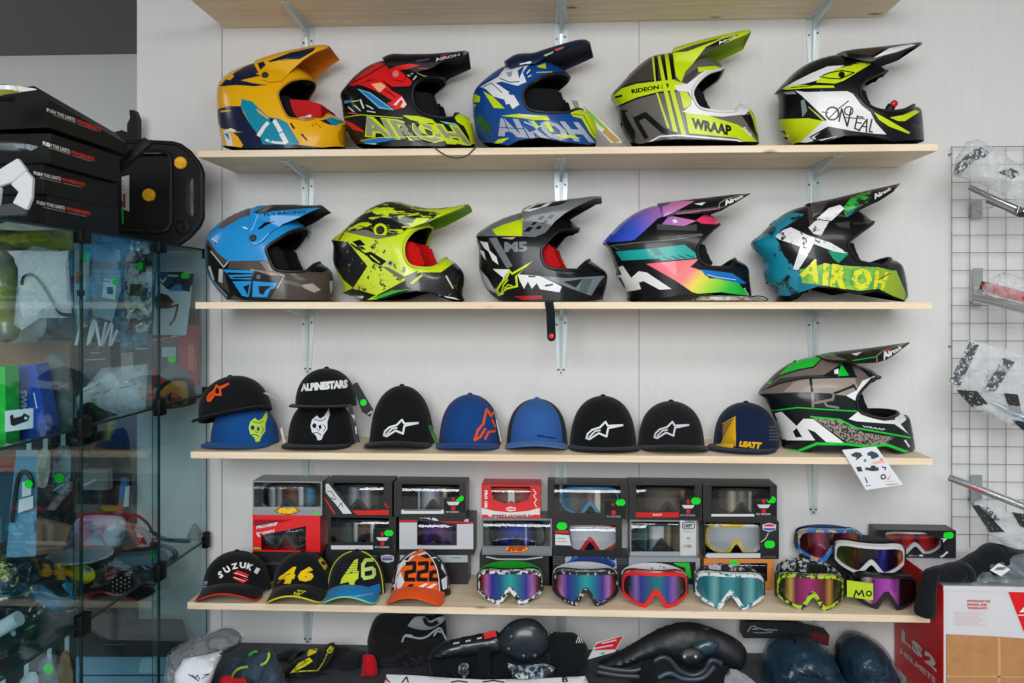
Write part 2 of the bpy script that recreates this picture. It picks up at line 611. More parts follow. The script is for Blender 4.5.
def relief_mesh(name, boundary, closed, wfun, items, thick, mats, base_i, inner_i, rim_i, step=0.007):
    """boundary: closed loop of local (u,v). closed: polyline where both sides meet. items: (mat index, loops, tris) local."""
    V = []; E = []
    def addloop(pts, isclosed=True):
        b = len(V)
        V.extend(pts)
        n = len(pts)
        for i in range(n if isclosed else n - 1):
            E.append((b + i, b + (i + 1) % n))
    addloop(boundary)
    for mi, loops, tris in items:
        if loops:
            for lp in loops:
                q = resample(lp + [lp[0]], step * 1.5)[:-1]
                addloop(q)
        if tris is not None:
            P, T, TE = tris
            b = len(V)
            V.extend([tuple(p) for p in P])
            E.extend([(b + i, b + j) for i, j in TE])
    bx = np.array(boundary)
    x0, y0 = bx.min(0); x1, y1 = bx.max(0)
    gx, gy = np.meshgrid(np.arange(x0, x1, step), np.arange(y0, y1, step))
    gx = gx.ravel(); gy = gy.ravel()
    gx = gx + (np.round((gy - y0) / step).astype(int) % 2) * step * 0.5
    ins = pip(boundary, gx, gy)
    bl = list(boundary) + [boundary[0]]
    gx, gy = gx[ins], gy[ins]
    dd = pldist(bl, gx, gy)
    k = dd > step * 0.45
    V.extend(zip(gx[k].tolist(), gy[k].tolist()))
    res = delaunay_2d_cdt([Vector((float(a), float(b))) for a, b in V], E, [], 0, 1e-5)
    ov = np.array([(v.x, v.y) for v in res[0]])
    tri = np.array([f for f in res[2] if len(f) == 3], int)
    cx = ov[tri].mean(1)
    a = ov[tri]
    area = 0.5 * np.abs((a[:, 1, 0] - a[:, 0, 0]) * (a[:, 2, 1] - a[:, 0, 1]) - (a[:, 1, 1] - a[:, 0, 1]) * (a[:, 2, 0] - a[:, 0, 0]))
    keep = pip(boundary, cx[:, 0], cx[:, 1]) & (area > 1e-10)
    tri = tri[keep]; cx = cx[keep]
    mi = np.full(len(tri), base_i, int)
    for m_, loops, tris in items:
        if loops:
            for lp in loops:
                mi[pip(lp, cx[:, 0], cx[:, 1])] = m_
        if tris is not None:
            P, T, TE = tris
            P = np.array(P)
            bb = (cx[:, 0] >= P[:, 0].min()) & (cx[:, 0] <= P[:, 0].max()) & (cx[:, 1] >= P[:, 1].min()) & (cx[:, 1] <= P[:, 1].max())
            ix = np.nonzero(bb)[0]
            if len(ix):
                sel = np.zeros(len(ix), bool)
                for t in T:
                    sel |= pip([tuple(P[j]) for j in t], cx[ix, 0], cx[ix, 1])
                mi[ix[sel]] = m_
    W = np.maximum(wfun(ov[:, 0], ov[:, 1]), 0)
    zc = pldist(closed, ov[:, 0], ov[:, 1]) < 6e-4
    W[zc] = 0
    W[~zc] = np.maximum(W[~zc], 0.0015)
    bm = B()
    used = sorted(set(tri.ravel().tolist()))
    near = {}; far = {}
    for i in used:
        v = bm.verts.new((ov[i, 0], -W[i], ov[i, 1])); near[i] = v
        far[i] = v if zc[i] else bm.verts.new((ov[i, 0], W[i], ov[i, 1]))
    for (a_, b_, c_), m_ in zip(tri.tolist(), mi.tolist()):
        u = ov[[a_, b_, c_]]
        ccw = (u[1, 0] - u[0, 0]) * (u[2, 1] - u[0, 1]) - (u[1, 1] - u[0, 1]) * (u[2, 0] - u[0, 0]) > 0
        q = (a_, b_, c_) if ccw else (a_, c_, b_)
        for S, rev in ((near, False), (far, True)):
            vs = [S[i] for i in q]
            if rev: vs = vs[::-1]
            if len({id(v) for v in vs}) < 3: continue
            try:
                f = bm.faces.new(vs); f.material_index = m_
            except ValueError:
                pass
    # second skin
    bm.normal_update()
    fs = list(bm.faces)
    be = [e for e in bm.edges if len(e.link_faces) == 1]
    inner = {}
    for v in list(bm.verts):
        p = v.co - v.normal * thick
        if abs(v.co.y) > 1e-5 and p.y * v.co.y < 0: p.y = 0
        inner[v] = bm.verts.new(p)
    for f in fs:
        g = bm.faces.new([inner[v] for v in f.verts][::-1]); g.material_index = inner_i
    for e in be:
        lp = e.link_loops[0]
        a_, b_ = lp.vert, lp.link_loop_next.vert
        g = bm.faces.new((b_, a_, inner[a_], inner[b_])); g.material_index = rim_i
    return bm

def smin_field(closed, W, Rk=0.95, ref=None):
    S = np.array(resample(closed, 0.003))
    mid = (S[1:] + S[:-1]) / 2
    ln = np.hypot(*(S[1:] - S[:-1]).T)
    def ds(X, Y):
        X = np.asarray(X, float); Y = np.asarray(Y, float)
        out = np.zeros(X.shape)
        for s in range(0, X.size, 4000):
            x = X.ravel()[s:s + 4000, None]; y = Y.ravel()[s:s + 4000, None]
            r2 = (x - mid[None, :, 0]) ** 2 + (y - mid[None, :, 1]) ** 2 + 1e-9
            out.ravel()[s:s + 4000] = ((ln[None, :] / (r2 * r2)).sum(1) * 2 / PI) ** (-1 / 3)
        d = pldist(closed, X, Y)
        return np.where(d < 0.006, np.minimum(d, out * 1.0 + 0 * d), out)
    return ds

BLACK = (14, 16, 19)
lining = mat((20, 21, 24), 0.95, spec=0.1)
rubber = mat((22, 23, 26), 0.6, spec=0.3)

def helmet(H):
    x0c, y0c, s = H['crop']
    z0 = SZ[H['shelf']]
    def PX(p): return x0c + p[0] / s, y0c + p[1] / s
    top = [PX(p) for p in H['top']]; port = [PX(p) for p in H['port']]
    chin = [PX(p) for p in H['chin']]; bot = [PX(p) for p in H['bottom']]
    Y = H.get('Y', 2.605)
    xs = [p[0] for p in top + chin]
    c0 = at((min(xs) + max(xs)) / 2, 300, Y)
    loc = Vector((c0.x, Y, z0 + 0.0005))
    rot = H.get('rot', 0.0)
    fr = Frame(loc, rot)
    root = thing('motocross_helmet', H['label'], 'helmet', loc, rot, 'helmets on the wall shelves')
    cl = lambda q: (q[0], max(q[1], 0.0))
    mid = lambda P: [cl(fr.hit(a, b, 0.0)) for a, b in P]
    topL = resample(catmull(mid(top), 4), 0.006)
    chinL = resample(catmull(mid(chin), 4), 0.006)
    # virtual face front bridging the eye port
    a, b = np.array(topL[-1]), np.array(chinL[0])
    br = [tuple(a + (b - a) * t + np.array((0.012, 0)) * math.sin(PI * t)) for t in np.linspace(0, 1, 14)]
    ext = 0.13
    cpoly = [(topL[0][0], topL[0][1] - ext)] + topL + br[1:-1] + chinL + [(chinL[-1][0], chinL[-1][1] - ext)]
    opoly = cpoly
    ds = smin_field(cpoly, 0)
    ug = np.array(topL + chinL)
    gx, gy = np.meshgrid(np.linspace(ug[:, 0].min(), ug[:, 0].max(), 40), np.linspace(0, ug[:, 1].max(), 40))
    gi = pip(opoly, gx.ravel(), gy.ravel())
    R = 0.92 * ds(gx.ravel()[gi], gy.ravel()[gi]).max()
    W = H.get('W', 0.122)
    um = ug[:, 0].max()
    def wsh(X, Yv):
        X = np.asarray(X, float); Yv = np.asarray(Yv, float)
        t = np.minimum(ds(X, Yv) / R, 1)
        w = W * np.sqrt(np.maximum(1 - (1 - t) ** 2, 0))
        q = np.clip((X - (um - 0.17)) / 0.17, 0, 1)
        w = w * (1 - 0.30 * q * q)
        return np.where(pip(opoly, X, Yv), w, 0)
    def proj(P, wf):
        P = np.array(P, float)
        y = np.full(len(P), -0.1)
        for it in range(7):
            uv = np.array([fr.hit(p[0], p[1], yy) for p, yy in zip(P, y)])
            w = wf(uv[:, 0], uv[:, 1])
            y = 0.5 * y + 0.5 * (-w)
        return uv
    def items(gl, wf, mats):
        out = []
        for g in gl:
            m, loops, tris = expand(g)
            if m not in mats: mats.append(m)
            i = mats.index(m)
            if loops:
                L2 = []
                for lp in loops:
                    px = [PX(p) for p in lp]
                    px = resample(px + [px[0]], 4.0)[:-1]
                    L2.append([tuple(q) for q in proj(px, wf)])
                out.append((i, L2, None))
            else:
                P, T, E_ = tris
                out.append((i, None, (proj([PX(p) for p in P], wf), T, E_)))
        return out
    # shell
    portp = catmull([tuple(q) for q in proj(port, wsh)], 3)
    botp = [cl(tuple(q)) for q in proj(bot, wsh)]
    boundary = topL + resample([topL[-1]] + portp + [chinL[0]], 0.006)[1:-1] + chinL + resample([chinL[-1]] + botp + [topL[0]], 0.006)[1:-1]
    base = H['base']
    base = base if not isinstance(base, tuple) else gloss(base)
    mats = [base, lining, rubber]
    it = items(H['gfx'], wsh, mats)
    closed = topL
    # closed polyline must be two pieces: top and chin
    cl2 = topL + [(9, 9), (9, 9)] + chinL
    bm = relief_mesh('shell', boundary, cl2, wsh, it, 0.02, mats, 0, 1, 1)
    bm.verts.ensure_lookup_table()
    sh = obj('shell', bm, mats, root, smooth=35)
    # rubber edge round the eye port
    bm = B()
    pl = resample([topL[-1]] + portp + [chinL[0]], 0.01)
    A = np.array(pl); ww = wsh(A[:, 0], A[:, 1]); ww[0] = 0; ww[-1] = 0
    loop = [Vector((p[0], -w, p[1])) for p, w in zip(pl, ww)]
    loop2 = [Vector((p[0], w, p[1])) for p, w in zip(pl, ww)]
    tube(bm, loop + loop2[::-1][1:-1], H.get('trim_r', 0.0045), 6, closed=True)
    tm = H.get('trim', (16, 17, 20))
    obj('eye_port_trim', bm, mat(tm, 0.5), root, smooth=60)
    # cheek pads inside
    pads = H.get('pads', (26, 27, 30))
    pu = np.array(portp); pw = H.get('padw', 0.012)
    ub = pu[:, 0].min(); vb = pu[:, 1].min(); vt = pu[:, 1].max()
    for sgn in (-1, 1):
        bm = B()
        q = [(ub - 0.05, vb - 0.06), (ub + 0.035, vb - 0.045), (ub + 0.05 + pw * .6, vb + 0.008), (ub + 0.028 + pw, vb + 0.035), (ub + 0.016 + pw, vb + 0.075), (ub - 0.04, vb + 0.09)]
        prism(bm, [(p[0], sgn * 0.05, max(p[1], 0.004)) for p in q], (0, sgn * 0.035, 0))
        bmesh.ops.recalc_face_normals(bm, faces=bm.faces[:])
        bmesh.ops.bevel(bm, geom=list(bm.edges), offset=0.008, segments=2, affect='EDGES')
        obj('cheek_pad', bm, mat(pads, 0.9, spec=0.1), root, smooth=50)
    # peak
    pk = H['peak']
    ptop = resample(catmull(mid([PX(p) for p in pk['top']]), 4), 0.005)
    Wp = pk.get('W', 0.092); Rp = pk.get('R', 0.045)
    utip = ptop[-1][0]; ulen = utip - ptop[0][0]
    def wpk(X, Yv):
        X = np.asarray(X, float); Yv = np.asarray(Yv, float)
        d = pldist(ptop, X, Yv)
        t = np.minimum(d / Rp, 1)
        tip = np.clip((X - (utip - 0.6 * ulen)) / (0.6 * ulen), 0, 1.2)
        w = Wp * (1 - pk.get('taper', 0.22) * tip) * np.sqrt(1 - (1 - t) ** 2)
        ws = wsh(X, Yv)
        return np.maximum(w, np.where(ws > 0, ws + 0.006, 0))
    pb = [tuple(q) for q in proj([PX(p) for p in pk['bottom']], wpk)]
    pb = resample(pb, 0.006)
    bnd = ptop + pb
    pbase = pk['base'] if not isinstance(pk['base'], tuple) else gloss(pk['base'])
    und = mat(pk.get('under', BLACK), 0.5)
    pm = [pbase, und]
    it = items(pk['gfx'], wpk, pm)
    bm = relief_mesh('peak', bnd, ptop, wpk, it, 0.003, pm, 0, 1, 1, step=0.006)
    pko = obj('peak', bm, pm, root, smooth=35)
    if 'screw' in pk:
        q = proj([PX(pk['screw'])], wpk)[0]
        w = float(wpk(np.array([q[0]]), np.array([q[1]]))[0])
        for sg in (-1, 1):
            bm = B()
            y = sg * w
            lathe(bm, [(0.0105, y - sg * 0.004), (0.0105, y + sg * 0.003), (0.008, y + sg * 0.0055), (0.0035, y + sg * 0.0055), (0.003, y + sg * 0.003), (0.0005, y + sg * 0.003)], 16, (q[0], 0, q[1]), axis='y')
            bmesh.ops.recalc_face_normals(bm, faces=bm.faces[:])
            obj('peak_screw', bm, mat(pk.get('screwc', (24, 25, 28)), 0.35), pko, smooth=40)
    H['root'] = root; H['fr'] = fr; H['shell'] = sh; H['proj'] = proj; H['PX'] = PX; H['wsh'] = wsh
    return H
# ------------------------------------------------------------------ the eleven helmets
NEON = (204, 226, 22); WHT = (232, 234, 236); DK = (16, 18, 21)
HEL = []
def H_(**k): HEL.append(k)

NAVY = (24, 34, 62)
TEAL = (18, 140, 168)
YEL = (240, 178, 14)
H_(crop=(210, 35, 5.693), shelf=1, base=YEL, trim=(190, 140, 20), trim_r=0.003, W=0.125,
   label='yellow helmet with navy and teal brush strokes, red padding in its eye port',
   rot=-0.06, top=[(92, 645), (72, 560), (62, 480), (58, 400), (60, 330), (72, 282), (102, 247), (150, 212), (230, 178), (300, 162), (380, 158), (450, 170), (520, 195), (570, 230), (592, 268)],
   port=[(578, 258), (540, 250), (490, 254), (440, 275), (390, 325), (400, 385), (440, 463), (490, 476), (560, 484), (630, 465)],
   chin=[(682, 447), (730, 472), (766, 502), (773, 560), (768, 640)],
   bottom=[(600, 645), (400, 645), (200, 645)],
   gfx=[(NAVY, [(40, 285), (60, 285), (95, 245), (150, 205), (230, 160), (310, 140), (310, 170), (285, 195), (300, 205), (260, 220), (290, 232), (230, 245), (175, 258), (250, 275), (330, 285), (250, 292), (150, 285), (65, 292)]),
        (YEL, [(85, 250), (125, 220), (138, 236), (112, 257)]),
        (NAVY, [(30, 425), (100, 405), (175, 405), (190, 440), (230, 510), (290, 590), (320, 650), (185, 650), (160, 580), (110, 540), (60, 530), (30, 470)]),
        (YEL, [(60, 430), (125, 428), (100, 436), (60, 440)]),
        (TEAL, [(175, 405), (180, 362), (205, 370), (240, 378), (262, 400), (300, 435), (330, 465), (400, 478), (440, 500), (508, 612), (500, 626), (300, 624), (290, 590), (230, 510)]),
        (YEL, [(262, 415), (330, 470), (330, 480), (275, 440)]),
        (NAVY, [(185, 650), (200, 622), (500, 624), (640, 640), (640, 655)]),
        (WHT, 'S', 22, [(278, 570), (298, 540)]), (WHT, 'S', 20, [(303, 530), (328, 502)]),
        (WHT, 'S', 24, [(368, 490), (400, 545)]), (WHT, 'S', 26, [(408, 565), (432, 610)]),
        (WHT, 'S', 13, [(320, 598), (368, 612), (430, 616)]), (TEAL, [(330, 600), (360, 598), (345, 610)]),
        (WHT, [(72, 545), (120, 530), (150, 545), (115, 560), (135, 650), (100, 650)]), (TEAL, [(80, 560), (105, 560), (112, 600)]),
        (YEL, [(125, 575), (160, 580), (190, 630), (135, 640)]), (YEL, [(100, 548), (190, 552), (110, 558)]),
        (TEAL, [(645, 484), (690, 467), (755, 494), (715, 520)]), (NAVY, [(625, 488), (660, 478), (700, 515), (670, 508)]),
        (DK, [(453, 503), (464, 500), (486, 532), (474, 536)]), (DK, [(513, 563), (528, 562), (560, 600), (546, 603)]),
        (DK, 'C', 350, 484, 10), (DK, 'S', 4, [(582, 508), (592, 520)]), (DK, 'S', 4, [(600, 500), (612, 512)]), (DK, 'S', 4, [(620, 515), (630, 528)]),
        ((190, 140, 12), [(725, 560), (765, 505), (775, 560), (770, 640), (735, 610)])],
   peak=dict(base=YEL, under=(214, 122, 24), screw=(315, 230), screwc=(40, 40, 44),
             top=[(278, 166), (340, 140), (450, 107), (600, 73), (680, 62)],
             bottom=[(662, 72), (600, 97), (530, 142), (455, 208), (410, 260), (340, 268), (295, 252)],
             gfx=[(NAVY, [(330, 148), (460, 98), (600, 68), (590, 90), (545, 118), (510, 138), (420, 140), (470, 128), (340, 155)]),
                  (NAVY, [(270, 160), (305, 150), (318, 172), (285, 200)]), (DK, [(400, 145), (470, 140), (400, 148)])]))

OLIVE = (150, 152, 128); RED = (226, 30, 32)
H_(crop=(334, 40, 5.693), shelf=1, base=DK, trim=(18, 18, 20),
   padw=0.04, label='black helmet with red crown panels and neon outlined grey lettering on chin',
   rot=-0.06, top=[(135, 606), (85, 540), (62, 450), (52, 370), (44, 322), (78, 270), (132, 210), (202, 157), (282, 125), (360, 112), (440, 112), (520, 138), (580, 175), (622, 217)],
   port=[(600, 216), (510, 218), (450, 270), (455, 370), (520, 425), (620, 443), (680, 440)],
   chin=[(708, 418), (752, 430), (786, 480), (802, 592)],
   bottom=[(770, 604), (600, 606), (300, 606)],
   gfx=[(RED, [(85, 250), (150, 195), (240, 132), (285, 130), (320, 160), (352, 148), (430, 135), (490, 143), (420, 165), (370, 172), (400, 195), (445, 240), (430, 262), (330, 265), (280, 230), (200, 225), (150, 250), (100, 262)]),
        (RED, [(140, 255), (200, 232), (270, 225), (330, 290), (385, 318), (414, 368), (400, 385), (350, 396), (300, 362), (335, 345), (260, 300), (180, 265)]),
        (DK, 'S', 7, [(100, 245), (190, 200), (290, 140)]), (DK, 'S', 6, [(290, 285), (350, 325)]),
        ((250, 178, 138), [(212, 250), (268, 243), (296, 265), (258, 300)]), ((255, 214, 208), [(338, 368), (385, 322), (414, 366), (398, 386)]), (RED, [(350, 378), (380, 340), (395, 350), (375, 385)]),  # peach and pale pink patches are highlights painted onto the red
        ((110, 190, 200), [(132, 277), (205, 298), (345, 400), (258, 390)]), ((44, 118, 196), [(150, 286), (200, 303), (325, 393), (262, 381)]),
        ((70, 150, 200), [(55, 342), (100, 345), (90, 356), (58, 362)]),
        ((200, 208, 200), 'S', 8, [(80, 380), (112, 408)]), ((200, 208, 200), 'S', 7, [(118, 372), (150, 402)]), ((214, 224, 200), 'S', 9, [(150, 340), (168, 388)]),
        ((200, 208, 200), 'S', 7, [(185, 372), (222, 392)]), ((200, 208, 200), 'S', 6, [(190, 405), (235, 412)]), ((200, 90, 110), 'S', 5, [(80, 415), (130, 420)]), ((190, 220, 120), 'S', 5, [(100, 350), (140, 345)]),
        ((200, 208, 200), 'S', 7, [(410, 195), (430, 205)]), ((200, 208, 200), 'S', 7, [(440, 195), (462, 178)]), ((200, 208, 200), 'S', 7, [(452, 226), (468, 205)]), ((190, 220, 60), 'S', 3, [(470, 185), (510, 205), (575, 210)]),
        (RED, [(58, 455), (100, 472), (160, 510), (172, 527), (110, 510), (62, 470)]),
        (NEON, [(390, 428), (480, 433), (560, 453), (582, 476), (500, 470), (430, 452)]),
        (NEON, 'T', 'AIROH', [(118, 424), (706, 487), (790, 605), (176, 553)], 0.1),
        (OLIVE, 'T', 'AIROH', [(124, 432), (698, 495), (778, 598), (186, 546)], 0.03),
        (DK, [(455, 470), (480, 470), (530, 545), (505, 545)]), (NEON, [(478, 500), (498, 470), (530, 540), (500, 530)]), (NEON, [(545, 480), (575, 480), (600, 540), (575, 530)]), (DK, [(395, 470), (410, 465), (480, 555), (455, 550)]),
        (NEON, [(686, 440), (706, 418), (752, 428), (790, 480), (808, 605), (780, 590), (765, 540), (740, 490), (700, 466)]),
        (NEON, [(560, 545), (700, 568), (790, 604), (650, 582)]),
        ((44, 118, 196), [(150, 577), (250, 560), (372, 556), (300, 577), (190, 594)]), ((150, 220, 220), 'S', 6, [(170, 592), (240, 590), (200, 600)]),
        (NEON, 'S', 4, [(55, 440), (150, 426), (390, 445)]), (NEON, 'S', 4, [(150, 573), (250, 556), (390, 552), (560, 546)]),
        ((120, 190, 190), [(600, 460), (690, 475), (710, 488), (640, 478)])],
   peak=dict(base=DK, under=(20, 21, 24), screw=(352, 195), screwc=(214, 110, 100), W=0.1,
             top=[(285, 122), (350, 94), (440, 94), (560, 91), (690, 78), (768, 68)],
             bottom=[(735, 86), (600, 130), (555, 160), (490, 176), (420, 190), (395, 235), (340, 225), (300, 150)],
             gfx=[(RED, [(270, 140), (320, 165), (352, 150), (430, 135), (490, 143), (420, 165), (370, 172), (400, 195), (440, 240), (330, 240)]),
                  ((200, 200, 204), 'T', 'AIROH', [(568, 104), (716, 76), (716, 88), (580, 122)]), ((170, 40, 80), 'S', 7, [(480, 160), (540, 165)]), ((120, 90, 160), 'S', 4, [(470, 120), (540, 108)]),
                  ((200, 60, 60), 'S', 5, [(610, 88), (650, 80)])]))

BLU = (24, 74, 146)
H_(crop=(467, 35, 5.75), shelf=1, base=BLU, trim=(18, 20, 26),
   label='blue helmet with white flame graphic and neon chin tip, peak dark navy underneath',
   rot=-0.18, padw=0.085, top=[(100, 632), (64, 590), (45, 500), (40, 430), (38, 380), (58, 318), (110, 265), (170, 217), (225, 186), (300, 160), (380, 146), (450, 152), (520, 180), (570, 212), (588, 242)],
   port=[(572, 226), (480, 226), (400, 260), (325, 325), (340, 410), (400, 440), (520, 448), (590, 442)],
   chin=[(662, 430), (715, 468), (747, 540), (742, 622)],
   bottom=[(700, 636), (560, 615), (420, 590), (300, 605), (240, 636)],
   gfx=[(WHT, [(75, 297), (180, 240), (215, 190), (360, 145), (372, 150), (320, 215), (342, 270), (290, 292), (250, 282), (200, 267), (165, 275), (230, 320), (268, 345), (302, 400), (262, 426), (245, 395), (225, 400), (215, 372), (150, 352), (110, 312)]),
        (BLU, [(290, 205), (330, 175), (318, 210), (300, 250)]), (BLU, [(235, 338), (262, 315), (270, 322), (262, 348)]), (BLU, 'S', 6, [(190, 250), (245, 272), (300, 268)]), (BLU, 'S', 5, [(90, 300), (140, 275), (200, 330)]),
        ((150, 165, 190), [(225, 215), (262, 208), (255, 240), (235, 240)]),
        (WHT, 'S', 7, [(345, 220), (362, 200)]), (WHT, 'S', 6, [(352, 240), (368, 232)]),
        (NEON, [(92, 322), (150, 355), (217, 422), (155, 420)]), (NEON, [(20, 360), (45, 338), (75, 355), (72, 385), (30, 388)]), (NEON, [(30, 400), (55, 400), (40, 415)]),
        ((40, 92, 44), [(45, 470), (90, 470), (140, 520), (130, 570), (80, 530)]),
        ((170, 178, 186), 'T', 'AIROH', [(138, 474), (640, 500), (738, 620), (180, 582)], 0.05),
        (BLU, 'S', 5, [(210, 480), (250, 575)]), (BLU, 'S', 5, [(150, 530), (330, 540)]), (BLU, [(300, 470), (330, 468), (400, 545), (360, 560), (310, 510)]), ((150, 210, 230), 'S', 8, [(330, 500), (400, 530), (440, 520)]),
        (NEON, [(195, 465), (300, 453), (460, 465), (478, 490), (380, 488), (300, 476)]), (NEON, [(370, 492), (385, 492), (415, 530), (395, 535)]), (NEON, [(440, 502), (470, 500), (502, 556), (480, 558)]), ((230, 236, 190), [(290, 460), (360, 458), (420, 470), (330, 470)]),
        (NEON, [(592, 442), (655, 428), (712, 462), (752, 540), (746, 610), (705, 560), (660, 480), (610, 468)]), (DK, 'S', 4, [(610, 455), (670, 462), (735, 580)]),
        (NEON, [(148, 628), (180, 600), (245, 590), (200, 620)]), (NEON, [(495, 570), (600, 576), (655, 594), (560, 590)]),
        (NEON, [(400, 180), (450, 160), (455, 192), (430, 190)]), (NEON, 'S', 4, [(400, 215), (490, 212)]),
        (DK, [(230, 640), (300, 603), (420, 587), (560, 612), (730, 634), (730, 650)])],
   peak=dict(base=(20, 34, 66), under=(16, 26, 48), W=0.1,
             top=[(218, 178), (300, 126), (400, 117), (440, 104), (540, 70), (650, 38), (706, 38)],
             bottom=[(690, 48), (560, 90), (450, 128), (390, 165), (330, 166), (245, 190)],
             gfx=[((220, 90, 80), [(500, 82), (560, 64), (550, 78), (515, 92)]), ((190, 196, 150), [(440, 115), (500, 92), (490, 105), (450, 122)]), (WHT, [(300, 166), (365, 150), (372, 155), (330, 200)])]))

GRY = (104, 100, 95)
H_(crop=(610, 25, 5.693), shelf=1, base=GRY, trim=(225, 226, 226),
   label='grey helmet with three neon yellow stripes down its crown and a neon lettered chin panel',
   rot=-0.14, top=[(115, 676), (65, 590), (38, 475), (4, 412), (60, 342), (122, 272), (192, 212), (252, 180), (350, 165), (420, 160), (500, 172), (570, 195), (630, 228), (648, 252)],
   port=[(625, 253), (565, 272), (510, 315), (472, 375), (480, 425), (510, 470), (570, 486), (650, 494), (715, 490)],
   chin=[(742, 456), (802, 480), (828, 540), (850, 674)],
   bottom=[(720, 665), (600, 655), (400, 650), (250, 660), (170, 678)],
   gfx=[((70, 68, 66), [(60, 345), (250, 180), (360, 150), (380, 300), (150, 335), (60, 370), (20, 400)]),
        (NEON, [(-10, 405), (60, 362), (150, 335), (360, 312), (430, 335), (440, 347), (372, 375), (280, 380), (150, 416), (35, 466), (0, 440)]),
        (DK, 'S', 7, [(20, 395), (70, 352), (150, 328), (380, 302)]), (DK, 'S', 10, [(36, 468), (150, 418), (280, 384), (390, 374)]), (DK, 'S', 13, [(32, 412), (66, 402)]),
        (DK, 'T', 'RIDEON 58', [(120, 366), (336, 330), (336, 356), (124, 392)], 0.05),
        (DK, [(250, 178), (272, 172), (276, 310), (258, 320)]), (DK, [(285, 170), (312, 160), (330, 305), (300, 312)]), (DK, [(328, 155), (352, 150), (374, 300), (345, 308)]),
        (NEON, [(238, 185), (250, 178), (262, 330), (255, 332)]), (NEON, [(270, 174), (286, 170), (322, 350), (385, 612), (362, 612), (300, 350)]), (NEON, [(310, 160), (330, 152), (357, 340), (436, 634), (410, 634), (335, 350)]), (NEON, [(262, 385), (272, 385), (338, 585), (325, 582)]),
        ((128, 124, 118), [(372, 380), (395, 378), (450, 640), (436, 634)]),
        ((70, 68, 66), [(440, 345), (415, 320), (430, 290), (500, 240), (500, 270)]),
        (WHT, [(365, 345), (440, 335), (520, 272), (580, 243), (652, 240), (652, 262), (600, 275), (520, 315), (480, 372), (490, 420), (515, 465), (640, 488), (715, 485), (740, 450), (800, 475), (790, 490), (765, 512), (640, 522), (480, 512), (412, 494), (458, 462), (465, 420), (448, 382), (385, 376)]),
        (NEON, [(396, 378), (440, 385), (462, 420), (455, 462), (420, 477)]), (NEON, [(498, 240), (600, 232), (640, 244), (540, 262), (505, 268)]),
        ((112, 108, 102), [(436, 500), (480, 510), (640, 522), (752, 510), (840, 640), (850, 690), (790, 660), (720, 570), (560, 520), (450, 505)]),
        (NEON, [(428, 500), (560, 516), (722, 566), (785, 602), (850, 680), (780, 668), (720, 642), (560, 626), (450, 616)]),
        (DK, 'T', 'WRAAP', [(463, 527), (692, 572), (692, 632), (466, 590)], 0.06),
        (DK, [(35, 480), (100, 485), (150, 545), (140, 680), (90, 680)]), (GRY, 'S', 26, [(100, 500), (170, 630), (205, 650)]),
        (DK, 'S', 32, [(150, 535), (200, 512), (300, 600), (372, 626)]), (DK, 'S', 26, [(150, 545), (205, 640)]),
        (DK, [(240, 690), (300, 652), (420, 642), (560, 652), (720, 660), (800, 690)]), (WHT, 'S', 9, [(195, 682), (285, 634), (390, 628), (560, 642), (720, 655), (800, 676)]),
        (DK, [(748, 512), (806, 510), (840, 580), (852, 660), (800, 592)]), (NEON, 'S', 14, [(795, 474), (822, 540), (840, 610)]),
        (WHT, 'T', 'Airoh', [(764, 572), (812, 620), (800, 640), (752, 588)])],
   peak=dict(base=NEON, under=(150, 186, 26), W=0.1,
             top=[(352, 148), (480, 110), (620, 74), (760, 40), (806, 34)],
             bottom=[(782, 50), (650, 105), (540, 160), (488, 198), (430, 265), (405, 325), (372, 290)],
             gfx=[((74, 72, 68), [(345, 160), (480, 112), (640, 68), (600, 90), (440, 150)]),
                  (DK, [(320, 160), (352, 142), (376, 300), (345, 305)]), (NEON, [(310, 170), (330, 152), (352, 310), (335, 310)]),
                  (DK, [(488, 198), (545, 125), (640, 78), (740, 50), (650, 105), (540, 165)]),
                  (WHT, 'T', 'Airoh', [(606, 98), (722, 54), (716, 66), (622, 112)])]))

